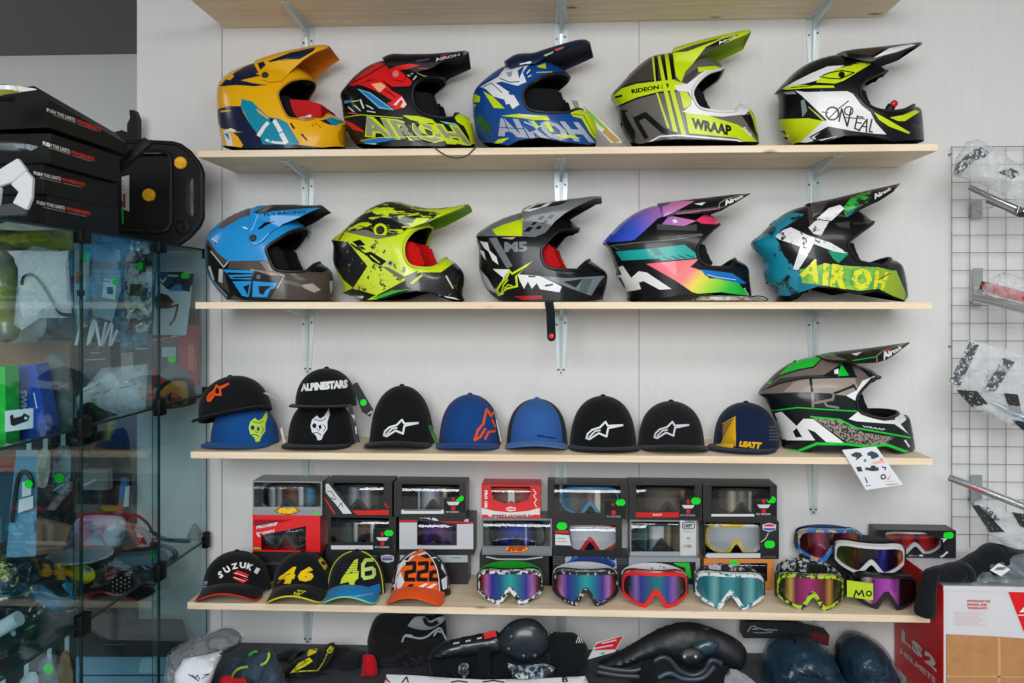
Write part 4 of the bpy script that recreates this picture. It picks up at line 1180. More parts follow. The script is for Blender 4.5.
def decal(name, gfx, targets, root, crop=(0, 0, 1), off=0.0007, step=2.2, parent=None, part_label=None):
    """flat prints (badge, lettering, embroidery) laid on the surface of the target meshes"""
    x0, y0, s = crop
    M = world_of(root); Mi = M.inverted()
    trees = []
    for o in targets:
        me = o.data
        trees.append(BVHTree.FromPolygons([M @ v.co for v in me.vertices], [tuple(p.vertices) for p in me.polygons]))
    mats = []; V = []; E = []; items = []
    for g in gfx:
        m = g[0]
        if isinstance(m, tuple): g = (cloth(m) if DECAL_CLOTH[0] else paper(m),) + tuple(g[1:])
        m, loops, tris = expand(g)
        if m not in mats: mats.append(m)
        mi = mats.index(m)
        if loops:
            for lp in loops:
                q = [(x0 + p[0] / s, y0 + p[1] / s) for p in lp]
                q = resample(q + [q[0]], step)[:-1]
                b = len(V); V += q; E += [(b + i, b + (i + 1) % len(q)) for i in range(len(q))]
                items.append((mi, q, None))
        else:
            P, T, TE = tris
            P = [(x0 + p[0] / s, y0 + p[1] / s) for p in P]
            b = len(V); V += P; E += [(b + i, b + j) for i, j in TE]
            items.append((mi, P, T))
    A = np.array(V); mn = A.min(0); mx = A.max(0)
    gx, gy = np.meshgrid(np.arange(mn[0] + step / 3, mx[0], step), np.arange(mn[1] + step / 3, mx[1], step))
    V = V + list(zip(gx.ravel().tolist(), gy.ravel().tolist()))
    res = delaunay_2d_cdt([Vector((float(a), float(b))) for a, b in V], E, [], 0, 1e-3)
    ov = np.array([(v.x, v.y) for v in res[0]])
    tri = np.array([f for f in res[2] if len(f) == 3], int)
    c = ov[tri].mean(1)
    mi = np.full(len(tri), -1)
    for m_, P, T in items:
        if T is None:
            mi[pip(P, c[:, 0], c[:, 1])] = m_
        else:
            for t in T:
                mi[pip([P[j] for j in t], c[:, 0], c[:, 1])] = m_
    bm = B(); vm = {}
    def get(i):
        if i not in vm:
            d = ray(ov[i, 0], ov[i, 1]).normalized()
            best = None
            for tr in trees:
                h = tr.ray_cast(CAM, d)
                if h[0] is not None and (best is None or h[3] < best[3]): best = h
            if best is None: vm[i] = None
            else:
                n = best[1]
                if n.dot(d) > 0: n = -n
                vm[i] = bm.verts.new(Mi @ (best[0] + n * off - d * off * 0.5))
        return vm[i]
    for t, m_ in zip(tri.tolist(), mi.tolist()):
        if m_ < 0: continue
        vs = [get(i) for i in t]
        if any(v is None for v in vs): continue
        L = max((vs[i].co - vs[i - 1].co).length for i in range(3))
        if L > 0.05: continue
        f = bm.faces.new(vs); f.material_index = m_
    for v in [v for v in bm.verts if not v.link_faces]: bm.verts.remove(v)
    bm.normal_update()
    if not bm.faces:
        bm.free(); return None
    q = bm.faces[:] and None
    bm.faces.ensure_lookup_table()
    d = (M.to_3x3() @ bm.faces[0].normal)
    if d.y > 0:
        bmesh.ops.reverse_faces(bm, faces=bm.faces[:])
    o = obj(name, bm, mats, parent or (targets[0] if len(targets) == 1 and targets[0].parent == root else root))
    if part_label: o['label'] = part_label
    return o

DECAL_CLOTH = [False]
STAR = [(0, 22), (8, 30), (38, 27), (34, 24), (54, 24), (58, 33), (62, 22), (100, 4), (62, 10), (58, 0), (46, 9), (20, 12), (6, 18)]

def star(cx, cy, w, col, rot=0.0, lw=2.0, fill=None):
    """outlined shooting star badge"""
    P = [(350, 408), (265, 490), (272, 552), (212, 560), (160, 604), (150, 572), (172, 530), (204, 500), (224, 452), (242, 472), (350, 408)]
    # stretched so the long ray points right
    Q = [(404, 304), (318, 322), (308, 372), (262, 352), (206, 388), (188, 382), (196, 356), (222, 332), (268, 318), (302, 284), (316, 308), (404, 304)]
    sc = w / 216.0
    q = [((x - 296) * sc, (y - 336) * sc) for x, y in Q]
    c, s = math.cos(rot), math.sin(rot)
    q = [(cx + x * c - y * s, cy + x * s + y * c) for x, y in q]
    inner = [((x - 296) * sc, (y - 336) * sc) for x, y in [(205, 376), (240, 340), (270, 335)]]
    inner = [(cx + x * c - y * s, cy + x * s + y * c) for x, y in inner]
    out = []
    if fill: out.append((fill, q))
    out += [(col, 'S', lw, q), (col, 'S', lw * 0.8, inner)]
    return out

# ------------------------------------------------------------------ caps
def cap(label, cx, shelf, group, a=0.086, b=0.095, h=0.13, L=0.062, lift=0.02, flat=False, rot=0.0, Y=None, mat_front=None, mat_side=None, mat_brim=None,
        mat_under=None, edge=None, flare=0.10, loc=None, tilt=None, pf=3.9, ps=3.3, aw=1.0, panel=65, button=None, crop=None, art=None, art_side=None, piping=None, brimart=None, dz=0.0, lift_out=None, pw=0.62):
    if loc is None:
        Y = Y or (FR + 0.012 + b * (1 + flare) + L)
        p = at(cx, 400, Y)
        loc = Vector((p.x, Y, SZ[shelf] + 0.0008 + dz))
    root = thing('baseball_cap', label, 'cap', loc, rot, group)
    if tilt: root.rotation_euler = (tilt[0], tilt[1], rot)
    mf = cloth(mat_front); msd = cloth(mat_side or mat_front); mb = cloth(mat_brim or mat_front); mu = cloth(mat_under or mat_brim or mat_front)
    bm = B()
    NT, NR = 56, 16
    def zb(th):
        return lift * max(0.0, math.cos(th)) ** 1.5
    def P(th, t):
        c = math.cos(th)
        p = pf if c > 0 else 2.1
        p = ps + (p - ps) * abs(c) ** 1.2
        s = max(1 - t ** p, 0.0) ** 0.5
        fl = 1 + flare * (1 - t) ** 1.3
        seam = 1 - 0.010 * (math.exp(-((abs(((th + PI / 6) % (PI / 3)) - PI / 6)) / 0.05) ** 2))
        s = s * (seam if t < 0.93 else 1)
        return Vector((a * s * fl * math.sin(th), -b * s * fl * c, zb(th) + (h - zb(th)) * t))
    rings = []
    for i in range(NR):
        t = math.sin(i / NR * PI / 2 * 0.985)
        rings.append([bm.verts.new(P(2 * PI * k / NT, t)) for k in range(NT)])
    topv = bm.verts.new((0, 0, h))
    for i in range(NR - 1):
        for k in range(NT):
            f = bm.faces.new((rings[i][k], rings[i][(k + 1) % NT], rings[i + 1][(k + 1) % NT], rings[i + 1][k]))
            th = 2 * PI * (k + 0.5) / NT
            if th > PI: th -= 2 * PI
            f.material_index = 0 if abs(th) < math.radians(panel) else 1
    for k in range(NT):
        f = bm.faces.new((rings[-1][k], rings[-1][(k + 1) % NT], topv)); f.material_index = 0 if min(k, NT - k) < NT * panel / 360 else 1
    # inner skin gives the cloth a thickness at the opening
    inr = [bm.verts.new(v.co * 0.97) for v in rings[0]]
    inr2 = [bm.verts.new(Vector((v.co.x * 0.86, v.co.y * 0.86, h * 0.6))) for v in rings[5]]
    for k in range(NT):
        bm.faces.new((rings[0][(k + 1) % NT], rings[0][k], inr[k], inr[(k + 1) % NT])).material_index = 1
        bm.faces.new((inr[(k + 1) % NT], inr[k], inr2[k], inr2[(k + 1) % NT])).material_index = 1
    bm.faces.new(inr2).material_index = 1
    cr = obj('crown', bm, [mf, msd], root, smooth=50)
    bm = B()
    lathe(bm, [(0.001, h - 0.001), (0.008, h - 0.001), (0.0075, h + 0.0025), (0.004, h + 0.0045), (0.0005, h + 0.005)], 14)
    obj('button', bm, cloth(button or mat_front), cr, smooth=60)
    # brim
    bm = B()
    NS, NJ = 30, 8
    A = a * (1 + flare); Bq = b * (1 + flare)
    yend = -Bq * math.cos(math.radians(62)); ytip = -(Bq + L)
    lo = lift if lift_out is None else lift_out
    grid = []
    for i in range(NS + 1):
        s = -1 + 2 * i / NS
        ph = s * math.radians(62)
        pin = Vector((A * math.sin(ph), -Bq * math.cos(ph), zb(ph) + 0.001))
        an = s * math.radians(88)
        xo = A * aw * math.sin(an)
        yo = yend * 0.8 + (ytip - yend * 0.8) * max(math.cos(an), 0) ** pw
        zo = lo * (1 - (xo / (A * aw)) ** 2) + 0.0015
        pout = Vector((xo, yo, zo))
        row = []
        for j in range(NJ + 1):
            u = j / NJ
            p = pin.lerp(pout, u)
            if flat: p.z += 0.003 * math.sin(PI * u)
            else: p.z += 0.006 * math.sin(PI * u) * (1 - s * s)
            row.append(p)
        grid.append(row)
    up = [[bm.verts.new(p + Vector((0, 0, 0.004))) for p in r] for r in grid]
    dn = [[bm.verts.new(p) for p in r] for r in grid]
    for i in range(NS):
        for j in range(NJ):
            bm.faces.new((up[i][j], up[i][j + 1], up[i + 1][j + 1], up[i + 1][j])).material_index = 0
            bm.faces.new((dn[i][j], dn[i + 1][j], dn[i + 1][j + 1], dn[i][j + 1])).material_index = 1
        bm.faces.new((up[i][NJ], dn[i][NJ], dn[i + 1][NJ], up[i + 1][NJ])).material_index = 2
    for j in range(NJ):
        bm.faces.new((up[0][j], dn[0][j], dn[0][j + 1], up[0][j + 1])).material_index = 2
        bm.faces.new((up[NS][j], up[NS][j + 1], dn[NS][j + 1], dn[NS][j])).material_index = 2
    bmesh.ops.recalc_face_normals(bm, faces=bm.faces[:])
    br = obj('brim', bm, [mb, mu, cloth(edge) if edge else mb], root, smooth=50)
    if edge:
        bm = B()
        tube(bm, [grid[i][NJ] + Vector((0, -0.001, 0.002)) for i in range(NS + 1)], 0.0026, 6)
        o = obj('brim_piping', bm, cloth(edge), br, smooth=60)
    if piping:
        bm = B()
        for sg in (-1, 1):
            tube(bm, [P(sg * math.radians(panel), math.sin(i / 14 * PI / 2 * 0.9)) for i in range(15)], 0.0022, 6)
        obj('crown_piping', bm, cloth(piping), cr, smooth=60)
    DECAL_CLOTH[0] = True
    if art:
        decal('badge', art, [cr], root, crop or (0, 0, 1))
    if art_side:
        decal('side_print', art_side, [cr], root, crop or (0, 0, 1))
    if brimart:
        decal('brim_print', brimart, [br], root, crop or (0, 0, 1))
    DECAL_CLOTH[0] = False
    return root

KB = (17, 19, 22); CW = (226, 228, 230); CB = (22, 66, 128); CO = (240, 84, 28)
def skull(cx, cy, s, col, dark):
    """small winged skull-like helmet badge, generic"""
    P = lambda L: [(cx + x * s, cy + y * s) for x, y in L]
    return [(col, P([(-8, -8), (-2, -13), (2, -9), (7, -12), (13, -22), (14, -14), (11, -5), (11, 4), (6, 11), (4, 17), (-1, 18), (-3, 12), (-8, 8), (-10, 0)])),
            (dark, P([(-8, -1), (-5, -4), (-2, -1), (-4, 3), (-7, 2)])), (dark, P([(0, 0), (3, -2), (4, 3), (1, 4)])), (dark, 'S', 0.9 * s * 1.2, P([(-7, 9), (-2, 8), (3, 11)])),
            (dark, 'S', 0.8 * s * 1.2, P([(-5, -8), (3, -6), (9, -9)])), (dark, 'S', 0.7 * s * 1.2, P([(6, -2), (9, 2), (6, 7)])), (dark, 'S', 0.6 * s * 1.2, P([(-2, 3), (0, 6), (2, 5)]))]

CG = 'plain caps on the cap shelf'
# lower caps of the two stacks
cap('blue flat brimmed cap with a neon yellow skull badge, under a black cap', 245, 3, CG, a=0.098, b=0.093, h=0.125, L=0.052, lift=0.006, flat=True, mat_front=(20, 76, 140), rot=-0.06, pf=3.6, ps=3.0, flare=0.06,
    art=skull(256.5, 428, 0.78, (186, 222, 70), (20, 60, 110)))
cap('black flat brimmed cap with a white skull badge, at the bottom of its stack', 322, 3, CG, a=0.098, b=0.093, h=0.14, L=0.052, lift=0.006, flat=True, mat_front=KB, pf=3.6, ps=3.0, flare=0.06,
    art=skull(318.5, 426, 0.8, (220, 222, 230), (20, 20, 24)))
# caps on top of them
p = at(236, 400, 2.60)
cap('black cap with an orange star badge, tipped over on a blue cap', 0, 3, CG, loc=Vector((p.x, 2.60, SZ[3] + 0.085)), tilt=(-0.16, -0.22, 0), a=0.104, b=0.098, h=0.125, L=0.02, lift=0.0, flat=True, mat_front=KB, flare=0.07, pf=3, ps=2.8, lift_out=0.0,
    art=star(218, 391.5, 25, CO, rot=-0.34, lw=2.0))
p = at(325, 400, 2.60)
cap('black cap with white block lettering across its front, top of its stack', 0, 3, CG, loc=Vector((p.x, 2.612, SZ[3] + 0.118)), tilt=(-0.05, 0.0, 0), a=0.089, b=0.092, h=0.115, L=0.05, lift=0.0, flat=True, mat_front=KB, flare=0.05, pf=3.2, ps=2.6, lift_out=0.0,
    art=[(CW, 'T', 'ALPINESTARS', [(301, 384), (347.5, 379.5), (347.5, 388), (301, 391.5)], 0.07)])
cap('tall black cap with white star badge, right of the two cap stacks', 402, 3, CG, a=0.086, b=0.092, h=0.178, L=0.062, lift=0.016, mat_front=KB, pf=3.4, ps=3.4, flare=0.18, mat_side=KB,
    art=star(401, 428, 34, CW, lw=1.9))
cap('blue cap with large orange star badge on its right front', 470, 3, CG, a=0.086, h=0.152, L=0.062, lift=0.012, mat_front=CB, mat_side=(16, 44, 86), flare=0.12,
    art=[(CO, 'S', 2.3, [(474.5, 440), (478, 430), (483, 424), (486.5, 409.5), (491, 416), (493.5, 412)]), (CO, 'S', 2.3, [(474.5, 440), (480, 437), (485, 429)]), (CO, 'S', 2.3, [(485, 439), (488.5, 432), (495, 431)]), (CO, 'S', 2.0, [(492, 420), (495.5, 427)])],
    brimart=[(CO, [(480, 443.5), (486, 442), (492, 443.5), (486, 445)])])
cap('heather blue cap with dark mesh sides, small dark lettering low on front', 537, 3, CG, a=0.086, h=0.14, L=0.062, lift=0.02, mat_front=(48, 92, 158), mat_side=(22, 26, 32), mat_brim=(70, 110, 172), mat_under=(18, 30, 50), flare=0.1, panel=58,
    art=[((20, 40, 80), 'T', 'alpinestars', [(537, 434), (556, 437), (556, 440), (537, 437)], 0.05)])
cap('black cap with a straight brim and white star badge', 603, 3, CG, a=0.09, h=0.15, L=0.058, lift=0.005, flat=True, mat_front=KB, flare=0.14, aw=1.06,
    art=star(604.5, 430.5, 36, CW, lw=1.8))
cap('black cap with a curved brim and white star badge, beside the navy cap', 671, 3, CG, a=0.09, h=0.135, L=0.06, lift=0.012, mat_front=(24, 26, 29), mat_side=(18, 19, 22), flare=0.12,
    art=star(671.5, 430, 34, (206, 208, 212), lw=1.7))
cap('navy cap with yellow hatching and yellow lettering, brim turned to the left', 746, 3, CG, a=0.088, h=0.133, L=0.058, lift=0.004, flat=True, rot=-0.42, mat_front=(18, 32, 60), mat_side=(20, 30, 52), flare=0.1, aw=1.04, button=(20, 40, 70), panel=60,
    art=[((220, 170, 24), 'S', 1.0, [(720 + i * 1.9, 446 - max(0, i - 6) * 0), (735.5, 417 + i * 2.3)]) for i in range(9)] + [((220, 170, 24), 'S', 0.9, [(723, 424 + i * 2.6), (735, 417 + i * 2.6)]) for i in range(9)] + [((226, 178, 20), [(716, 444), (733.5, 443.5), (733, 450), (712, 450)]), ((226, 178, 20), 'T', 'LEATT', [(740, 441), (762, 442.5), (760, 449), (739, 446.5)], 0.08)],
    art_side=[((110, 120, 140), 'C', 770 + i * 2.2, 427 + j * 3.2, 0.6) for i in range(4) for j in range(5)])

RG = 'racing caps on the goggle shelf'
cap('black cap with arched white lettering over a red badge and red brim edge', 237, 4, RG, a=0.09, b=0.078, Y=2.565, h=0.118, L=0.066, lift=0.044, lift_out=0.036, aw=0.9, pw=0.36, rot=0.10, mat_front=KB, edge=(206, 40, 34), flare=0.14,
    crop=(190, 540, 7.314), art=[(CW, 'T', 'S', [(200, 240), (228, 222), (248, 268), (220, 284)], 0.05), (CW, 'T', 'U', [(238, 205), (276, 188), (304, 226), (264, 246)], 0.05), (CW, 'T', 'Z', [(298, 178), (346, 166), (352, 208), (308, 216)], 0.05), (CW, 'T', 'U', [(364, 162), (412, 166), (406, 210), (362, 204)], 0.05), (CW, 'T', 'K', [(424, 168), (468, 186), (446, 226), (408, 210)], 0.05), (CW, 'T', 'I', [(486, 200), (514, 212), (490, 250), (466, 236)], 0.05),
    ((220, 40, 44), [(312, 244), (350, 222), (432, 254), (402, 272), (350, 252), (340, 258), (430, 290), (386, 316), (310, 278), (330, 268), (392, 292), (398, 284)]), (CW, 'S', 4, [(330, 240), (420, 272)]), (CW, 'S', 4, [(320, 272), (400, 300)])],
    art_side=[((150, 160, 190), [(75, 310), (130, 300), (125, 325), (95, 330)]), ((190, 110, 130), [(72, 335), (100, 335), (98, 362), (76, 358)]), ((160, 170, 200), [(102, 335), (138, 340), (135, 365), (102, 362)])])
cap('black cap with yellow number 46 and yellow brim edge', 303, 4, RG, a=0.082, b=0.078, Y=2.56, h=0.12, L=0.07, lift=0.046, lift_out=0.036, aw=0.9, pw=0.36, rot=0.06, mat_front=KB, edge=(214, 200, 30), flare=0.12,
    crop=(190, 540, 7.314), art=[((236, 196, 22), 'T', '4', [(690, 200), (790, 196), (750, 318), (628, 322)], 0.07), ((236, 196, 22), 'T', '6', [(800, 195), (918, 196), (898, 302), (782, 306)], 0.07), ((150, 100, 20), 'S', 5, [(640, 318), (720, 245)])],
    brimart=[((190, 196, 50), 'S', 9, [(690, 475), (700, 440), (730, 455), (725, 420), (760, 430), (765, 385), (800, 405), (790, 370), (845, 378)]), ((190, 196, 50), 'S', 6, [(700, 465), (770, 410), (830, 385)])],
    art_side=[((212, 186, 24), [(935, 150), (970, 118), (1015, 175), (985, 222)]), (KB, [(955, 165), (975, 152), (990, 175), (972, 190)])])
cap('black and blue cap with yellow green 46 and blue brim', 357, 4, RG, a=0.080, b=0.078, Y=2.56, h=0.126, L=0.07, lift=0.046, lift_out=0.036, aw=0.9, pw=0.36, rot=0.02, mat_front=(20, 24, 30), mat_side=(16, 18, 22), mat_brim=(20, 132, 200), mat_under=(18, 22, 28), edge=(130, 210, 150), piping=(206, 214, 40), flare=0.08, panel=75, pf=3.6, ps=3.2,
    crop=(310, 540, 6.024), art=[((20, 122, 192), [(170, 335), (300, 300), (420, 262), (432, 340), (180, 350)]), ((200, 214, 50), 'T', '4', [(215, 140), (300, 110), (286, 280), (170, 310)], 0.08), ((190, 216, 110), 'S', 21, [(375, 120), (335, 122), (318, 150), (318, 215), (330, 230), (375, 222), (386, 206), (384, 180), (372, 170), (325, 180)]), ((20, 34, 60), 'S', 5, [(185, 326), (290, 300), (312, 270), (412, 250)])] + [((30, 50, 70), 'S', 3, [(190, 150 + 14 * i), (310, 138 + 14 * i)]) for i in range(5)],
    brimart=[((120, 190, 220), 'T', 'YAMAHA', [(225, 340), (380, 318), (384, 328), (236, 354)], 0.02)])
cap('orange and white cap with black number 222', 421, 4, RG, a=0.082, b=0.078, Y=2.56, h=0.13, L=0.066, lift=0.044, lift_out=0.036, aw=0.9, pw=0.36, rot=-0.04, mat_front=(236, 96, 24), mat_side=(18, 19, 22), mat_brim=(240, 88, 18), mat_under=(140, 50, 16), button=(240, 100, 30), flare=0.1, panel=48, pf=3.9, ps=3.0, piping=(220, 220, 220), edge=(240, 88, 18),
    crop=(310, 540, 6.024), art=[(CW, [(530, 150), (600, 100), (640, 90), (560, 160), (525, 210)]), (CW, [(640, 90), (690, 72), (770, 110), (740, 112)]), ((24, 22, 24), [(660, 95), (720, 80), (760, 100), (700, 112)]), (CW, [(770, 115), (800, 150), (820, 210), (780, 160)]), (CW, [(520, 240), (545, 190), (570, 250), (530, 320)]), ((24, 22, 24), [(560, 120), (610, 92), (590, 125)]),
    (CW, [(645, 285), (690, 262), (715, 262), (672, 290)]), (CW, [(700, 288), (745, 262), (768, 264), (730, 290)]), ((24, 22, 24), [(568, 300), (600, 265), (630, 268), (595, 300)]), (CW, [(790, 240), (825, 215), (825, 290), (800, 300)]),
    ] + [((24, 20, 22), 'S', 24, [(x + 12, 143), (x + 58, 140), (x + 57, 186), (x + 10, 196), (x + 6, 238), (x + 56, 238)]) for x in (572, 646, 720)],
    art_side=[((236, 96, 30), 'T', '40', [(462, 220), (505, 215), (508, 252), (468, 258)], 0.06), (CW, [(435, 258), (515, 268), (512, 285), (438, 278)]), ((210, 50, 30), [(435, 290), (510, 305), (505, 322), (440, 310)]), ((236, 96, 30), 'T', '40', [(832, 215), (880, 210), (890, 255), (836, 265)], 0.06), (CW, [(832, 272), (905, 252), (908, 275), (836, 298)]), ((210, 50, 30), [(840, 312), (912, 290), (910, 305), (850, 325)])])
# ------------------------------------------------------------------ flat panels with openings
def cdt_region(outer, holes, step):
    V = []; E = []
    for lp in [outer] + holes:
        q = resample(list(lp) + [lp[0]], step)[:-1]
        b = len(V); V += q; E += [(b + i, b + (i + 1) % len(q)) for i in range(len(q))]
    A = np.array(V); mn = A.min(0); mx = A.max(0)
    gx, gy = np.meshgrid(np.arange(mn[0] + step / 2, mx[0], step), np.arange(mn[1] + step / 2, mx[1], step))
    gx, gy = gx.ravel(), gy.ravel()
    k = pip(outer, gx, gy) & (pldist(list(outer) + [outer[0]], gx, gy) > step * 0.3)
    for h in holes:
        k &= ~pip(h, gx, gy) & (pldist(list(h) + [h[0]], gx, gy) > step * 0.3)
    V = V + list(zip(gx[k].tolist(), gy[k].tolist()))
    res = delaunay_2d_cdt([Vector((float(a), float(b))) for a, b in V], E, [], 0, 1e-5)
    ov = [(v.x, v.y) for v in res[0]]
    out = []
    P = np.array(ov)
    tri = np.array([f for f in res[2] if len(f) == 3], int)
    c = P[tri].mean(1)
    keep = pip(outer, c[:, 0], c[:, 1])
    for h in holes: keep &= ~pip(h, c[:, 0], c[:, 1])
    return ov, tri[keep].tolist()

def slab(bm, outer, holes, step, f0, f1, mi=0, mi_side=None):
    """region mapped by f0 (front) and f1 (back) to 3D, closed all round"""
    ov, tri = cdt_region(outer, holes, step)
    a = [bm.verts.new(f0(*p)) for p in ov]; b = [bm.verts.new(f1(*p)) for p in ov]
    cnt = {}
    for t in tri:
        for i, j in ((t[0], t[1]), (t[1], t[2]), (t[2], t[0])):
            k = (min(i, j), max(i, j)); cnt.setdefault(k, []).append((i, j))
    for t in tri:
        bm.faces.new([a[i] for i in t]).material_index = mi
        bm.faces.new([b[i] for i in t][::-1]).material_index = mi
    for k, L in cnt.items():
        if len(L) == 1:
            i, j = L[0]
            bm.faces.new((a[j], a[i], b[i], b[j])).material_index = mi if mi_side is None else mi_side
    for v in a + b:
        if not v.link_faces: bm.verts.remove(v)
    bmesh.ops.recalc_face_normals(bm, faces=bm.faces[:])

G_OUT = [(-1.0, .30), (-1.0, .55), (-.95, .80), (-.80, .92), (-.55, .985), (0, 1.0), (.55, .985), (.80, .92), (.95, .80), (1.0, .55), (1.0, .30), (.86, .17), (.60, .07), (.37, .0), (.27, .03), (.13, .24), (0, .38), (-.13, .24), (-.27, .03), (-.37, .0), (-.60, .07), (-.86, .17)]
G_LEN = [(-.90, .36), (-.905, .55), (-.86, .74), (-.72, .83), (-.5, .88), (0, .90), (.5, .88), (.72, .83), (.86, .74), (.905, .55), (.90, .36), (.76, .25), (.56, .17), (.40, .13), (.31, .16), (.14, .42), (0, .55), (-.14, .42), (-.31, .16), (-.40, .13), (-.56, .17), (-.76, .25)]
G_LEN = [(x * 1.035, .54 + (z - .54) * 1.05 if abs(x) > .35 or z > .6 else z) for x, z in G_LEN]

def goggles(name, label, loc, rot, w, h, frame, lens, strap, group, lean=0.0, strap_h=0.021, strap_d=0.085, band=None, strap_lift=0.014, inside=False, strapped=True, wrap=0.045, cat='goggles', foam=(30, 31, 34)):
    root = thing(name, label, cat, loc, rot, group)
    root.rotation_euler = (lean, 0, rot)
    cv = lambda x: wrap * min(abs(x) / w, 1.15) ** 2.2
    O = [(x * w, z * h) for x, z in G_OUT]; Ln = [(x * w, z * h) for x, z in G_LEN]
    O = catmull(O + [O[0]], 2)[:-1]
    Ln = catmull(Ln + [Ln[0]], 2)[:-1]
    st = 0.012 if inside else 0.008
    bm = B()
    slab(bm, O, [Ln], st, lambda x, z: (x, cv(x) - 0.004, z), lambda x, z: (x, cv(x) + 0.016, z))
    fo_ = obj('frame', bm, frame, root, smooth=40)
    Li = [(x * 1.02, z + (0.015 if False else 0)) for x, z in Ln]
    bm = B()
    slab(bm, Ln, [], st, lambda x, z: (x, cv(x) + 0.001, z), lambda x, z: (x, cv(x) + 0.0028, z))
    obj('lens', bm, lens, root, smooth=40)
    if not inside:
        bm = B()
        slab(bm, [(x * .97, .03 * h + z * .94) for x, z in O], [[(x * .99, .03 * h + z * .95) for x, z in Ln]], 0.012, lambda x, z: (x, cv(x) + 0.0165, z), lambda x, z: (x, cv(x) * 1.25 + 0.036, z))
        obj('face_foam', bm, mat(foam, 0.95, spec=0.1), root, smooth=40)
    if strapped:
        bm = B()
        pts = []; wv = []
        zc = 0.52 * h
        for i in range(25):
            a = PI * i / 24
            x = -math.cos(a) * w * 0.985
            y = wrap * 0.98 + 0.012 + math.sin(a) ** 0.8 * strap_d
            pts.append((x, y, zc + strap_lift * math.sin(a))); wv.append(Vector((0, -0.004 * math.sin(a), strap_h)))
        ribbon(bm, pts, wv, 0.003)
        so = obj('strap', bm, strap, root, smooth=40)
        if not inside:
            for sx in (-1, 1):
                bm = B()
                obox(bm, (sx * w * 0.985, wrap + 0.006, zc), (0.004, 0, 0), (0, 0.012, 0), (0, 0, strap_h * 1.1), bev=0.0015)
                obj('strap_clip', bm, mat((26, 27, 30), 0.5), so)
    return root

def lens_ramp(stops, w, rough=0.08, metal=0.85):  # coating tint plus window reflections painted in as colour bands
    metal *= 0.55; rough = max(rough, 0.12)
    return ramp([((x + 1) / 2, c) for x, c in stops], (-w, 0, 0), (w, 0, 0), rough, metal, 0.5)

def speck(c1, c2, scale=60, thr=0.5, w=0.02):
    return splat(c1, c2, scale, thr, w, detail=2)

GW = 0.094
RAIN = lambda w: lens_ramp([(-1, (60, 30, 40)), (-.85, (110, 50, 40)), (-.72, (190, 130, 200)), (-.55, (60, 50, 170)), (-.3, (20, 90, 150)), (0, (30, 170, 170)), (.3, (30, 110, 160)), (.5, (60, 50, 160)), (.68, (190, 130, 210)), (.82, (120, 60, 60)), (1, (40, 25, 30))], w)
GG = 'loose goggles on the goggle shelf'
ZS = SZ[4] + 0.001
def gl(px, Y): return at(px, 600, Y).x
BWS = speck((18, 19, 22), (222, 224, 226), 75, 0.50)
BKS = speck((16, 17, 20), (196, 198, 200), 95, 0.60)
y1 = 2.475
goggles('goggles', 'goggles with black and white speckled frame, blue green lens and bright green strap', (gl(510, y1), y1, ZS), 0.04, 0.096, 0.098, BWS, RAIN(0.096), cloth((24, 150, 34)), GG)
goggles('goggles', 'goggles with black frame sprinkled with white flecks and a turquoise violet lens', (gl(586, y1), y1, ZS), 0.0, 0.096, 0.100, BKS, RAIN(0.0961), mat((200, 206, 212), 0.4), GG)
y1 = 2.47
goggles('goggles', 'goggles with a bright red frame and white patterned strap', (gl(656, y1), y1, ZS), -0.02, 0.095, 0.102, mat((222, 28, 26), 0.3, coat=0.3),
        lens_ramp([(-1, (10, 14, 16)), (-.8, (30, 30, 40)), (-.6, (150, 120, 200)), (-.45, (50, 50, 160)), (-.15, (20, 100, 130)), (.1, (30, 130, 140)), (.35, (50, 70, 170)), (.55, (150, 110, 200)), (.75, (70, 60, 50)), (1, (14, 30, 24))], 0.095), splat((226, 228, 230), (40, 90, 170), 30, 0.62, 0.02), GG)
goggles('goggles', 'goggles with a pale teal mirrored lens and a white and blue frame', (gl(731, y1), y1, ZS), -0.08, 0.099, 0.102, speck((222, 228, 230), (60, 120, 140), 60, 0.56),
        lens_ramp([(-1, (60, 130, 140)), (-.65, (30, 130, 145)), (-.45, (120, 190, 200)), (-.3, (30, 120, 135)), (0, (60, 150, 165)), (.3, (20, 100, 115)), (.6, (120, 200, 210)), (.75, (30, 120, 130)), (1, (90, 170, 170))], 0.099), splat((40, 44, 60), (200, 204, 214), 40, 0.52, 0.03), GG)
y1 = 2.475
g5 = goggles('goggles', 'goggles with a lime and black frame, magenta lens and checked strap with a lime tail', (gl(813, y1), y1, ZS), -0.08, 0.094, 0.100, speck((24, 28, 20), (170, 206, 40), 55, 0.5),
        lens_ramp([(-1, (60, 90, 20)), (-.8, (30, 30, 20)), (-.62, (210, 180, 90)), (-.5, (120, 30, 70)), (-.1, (170, 40, 130)), (.15, (130, 40, 80)), (.35, (100, 40, 40)), (.5, (210, 150, 60)), (.65, (60, 50, 30)), (1, (50, 70, 30))], 0.094), splat((30, 32, 36), (190, 196, 200), 70, 0.5, 0.02), GG, strap_h=0.028, strap_d=0.11, strap_lift=0.02)
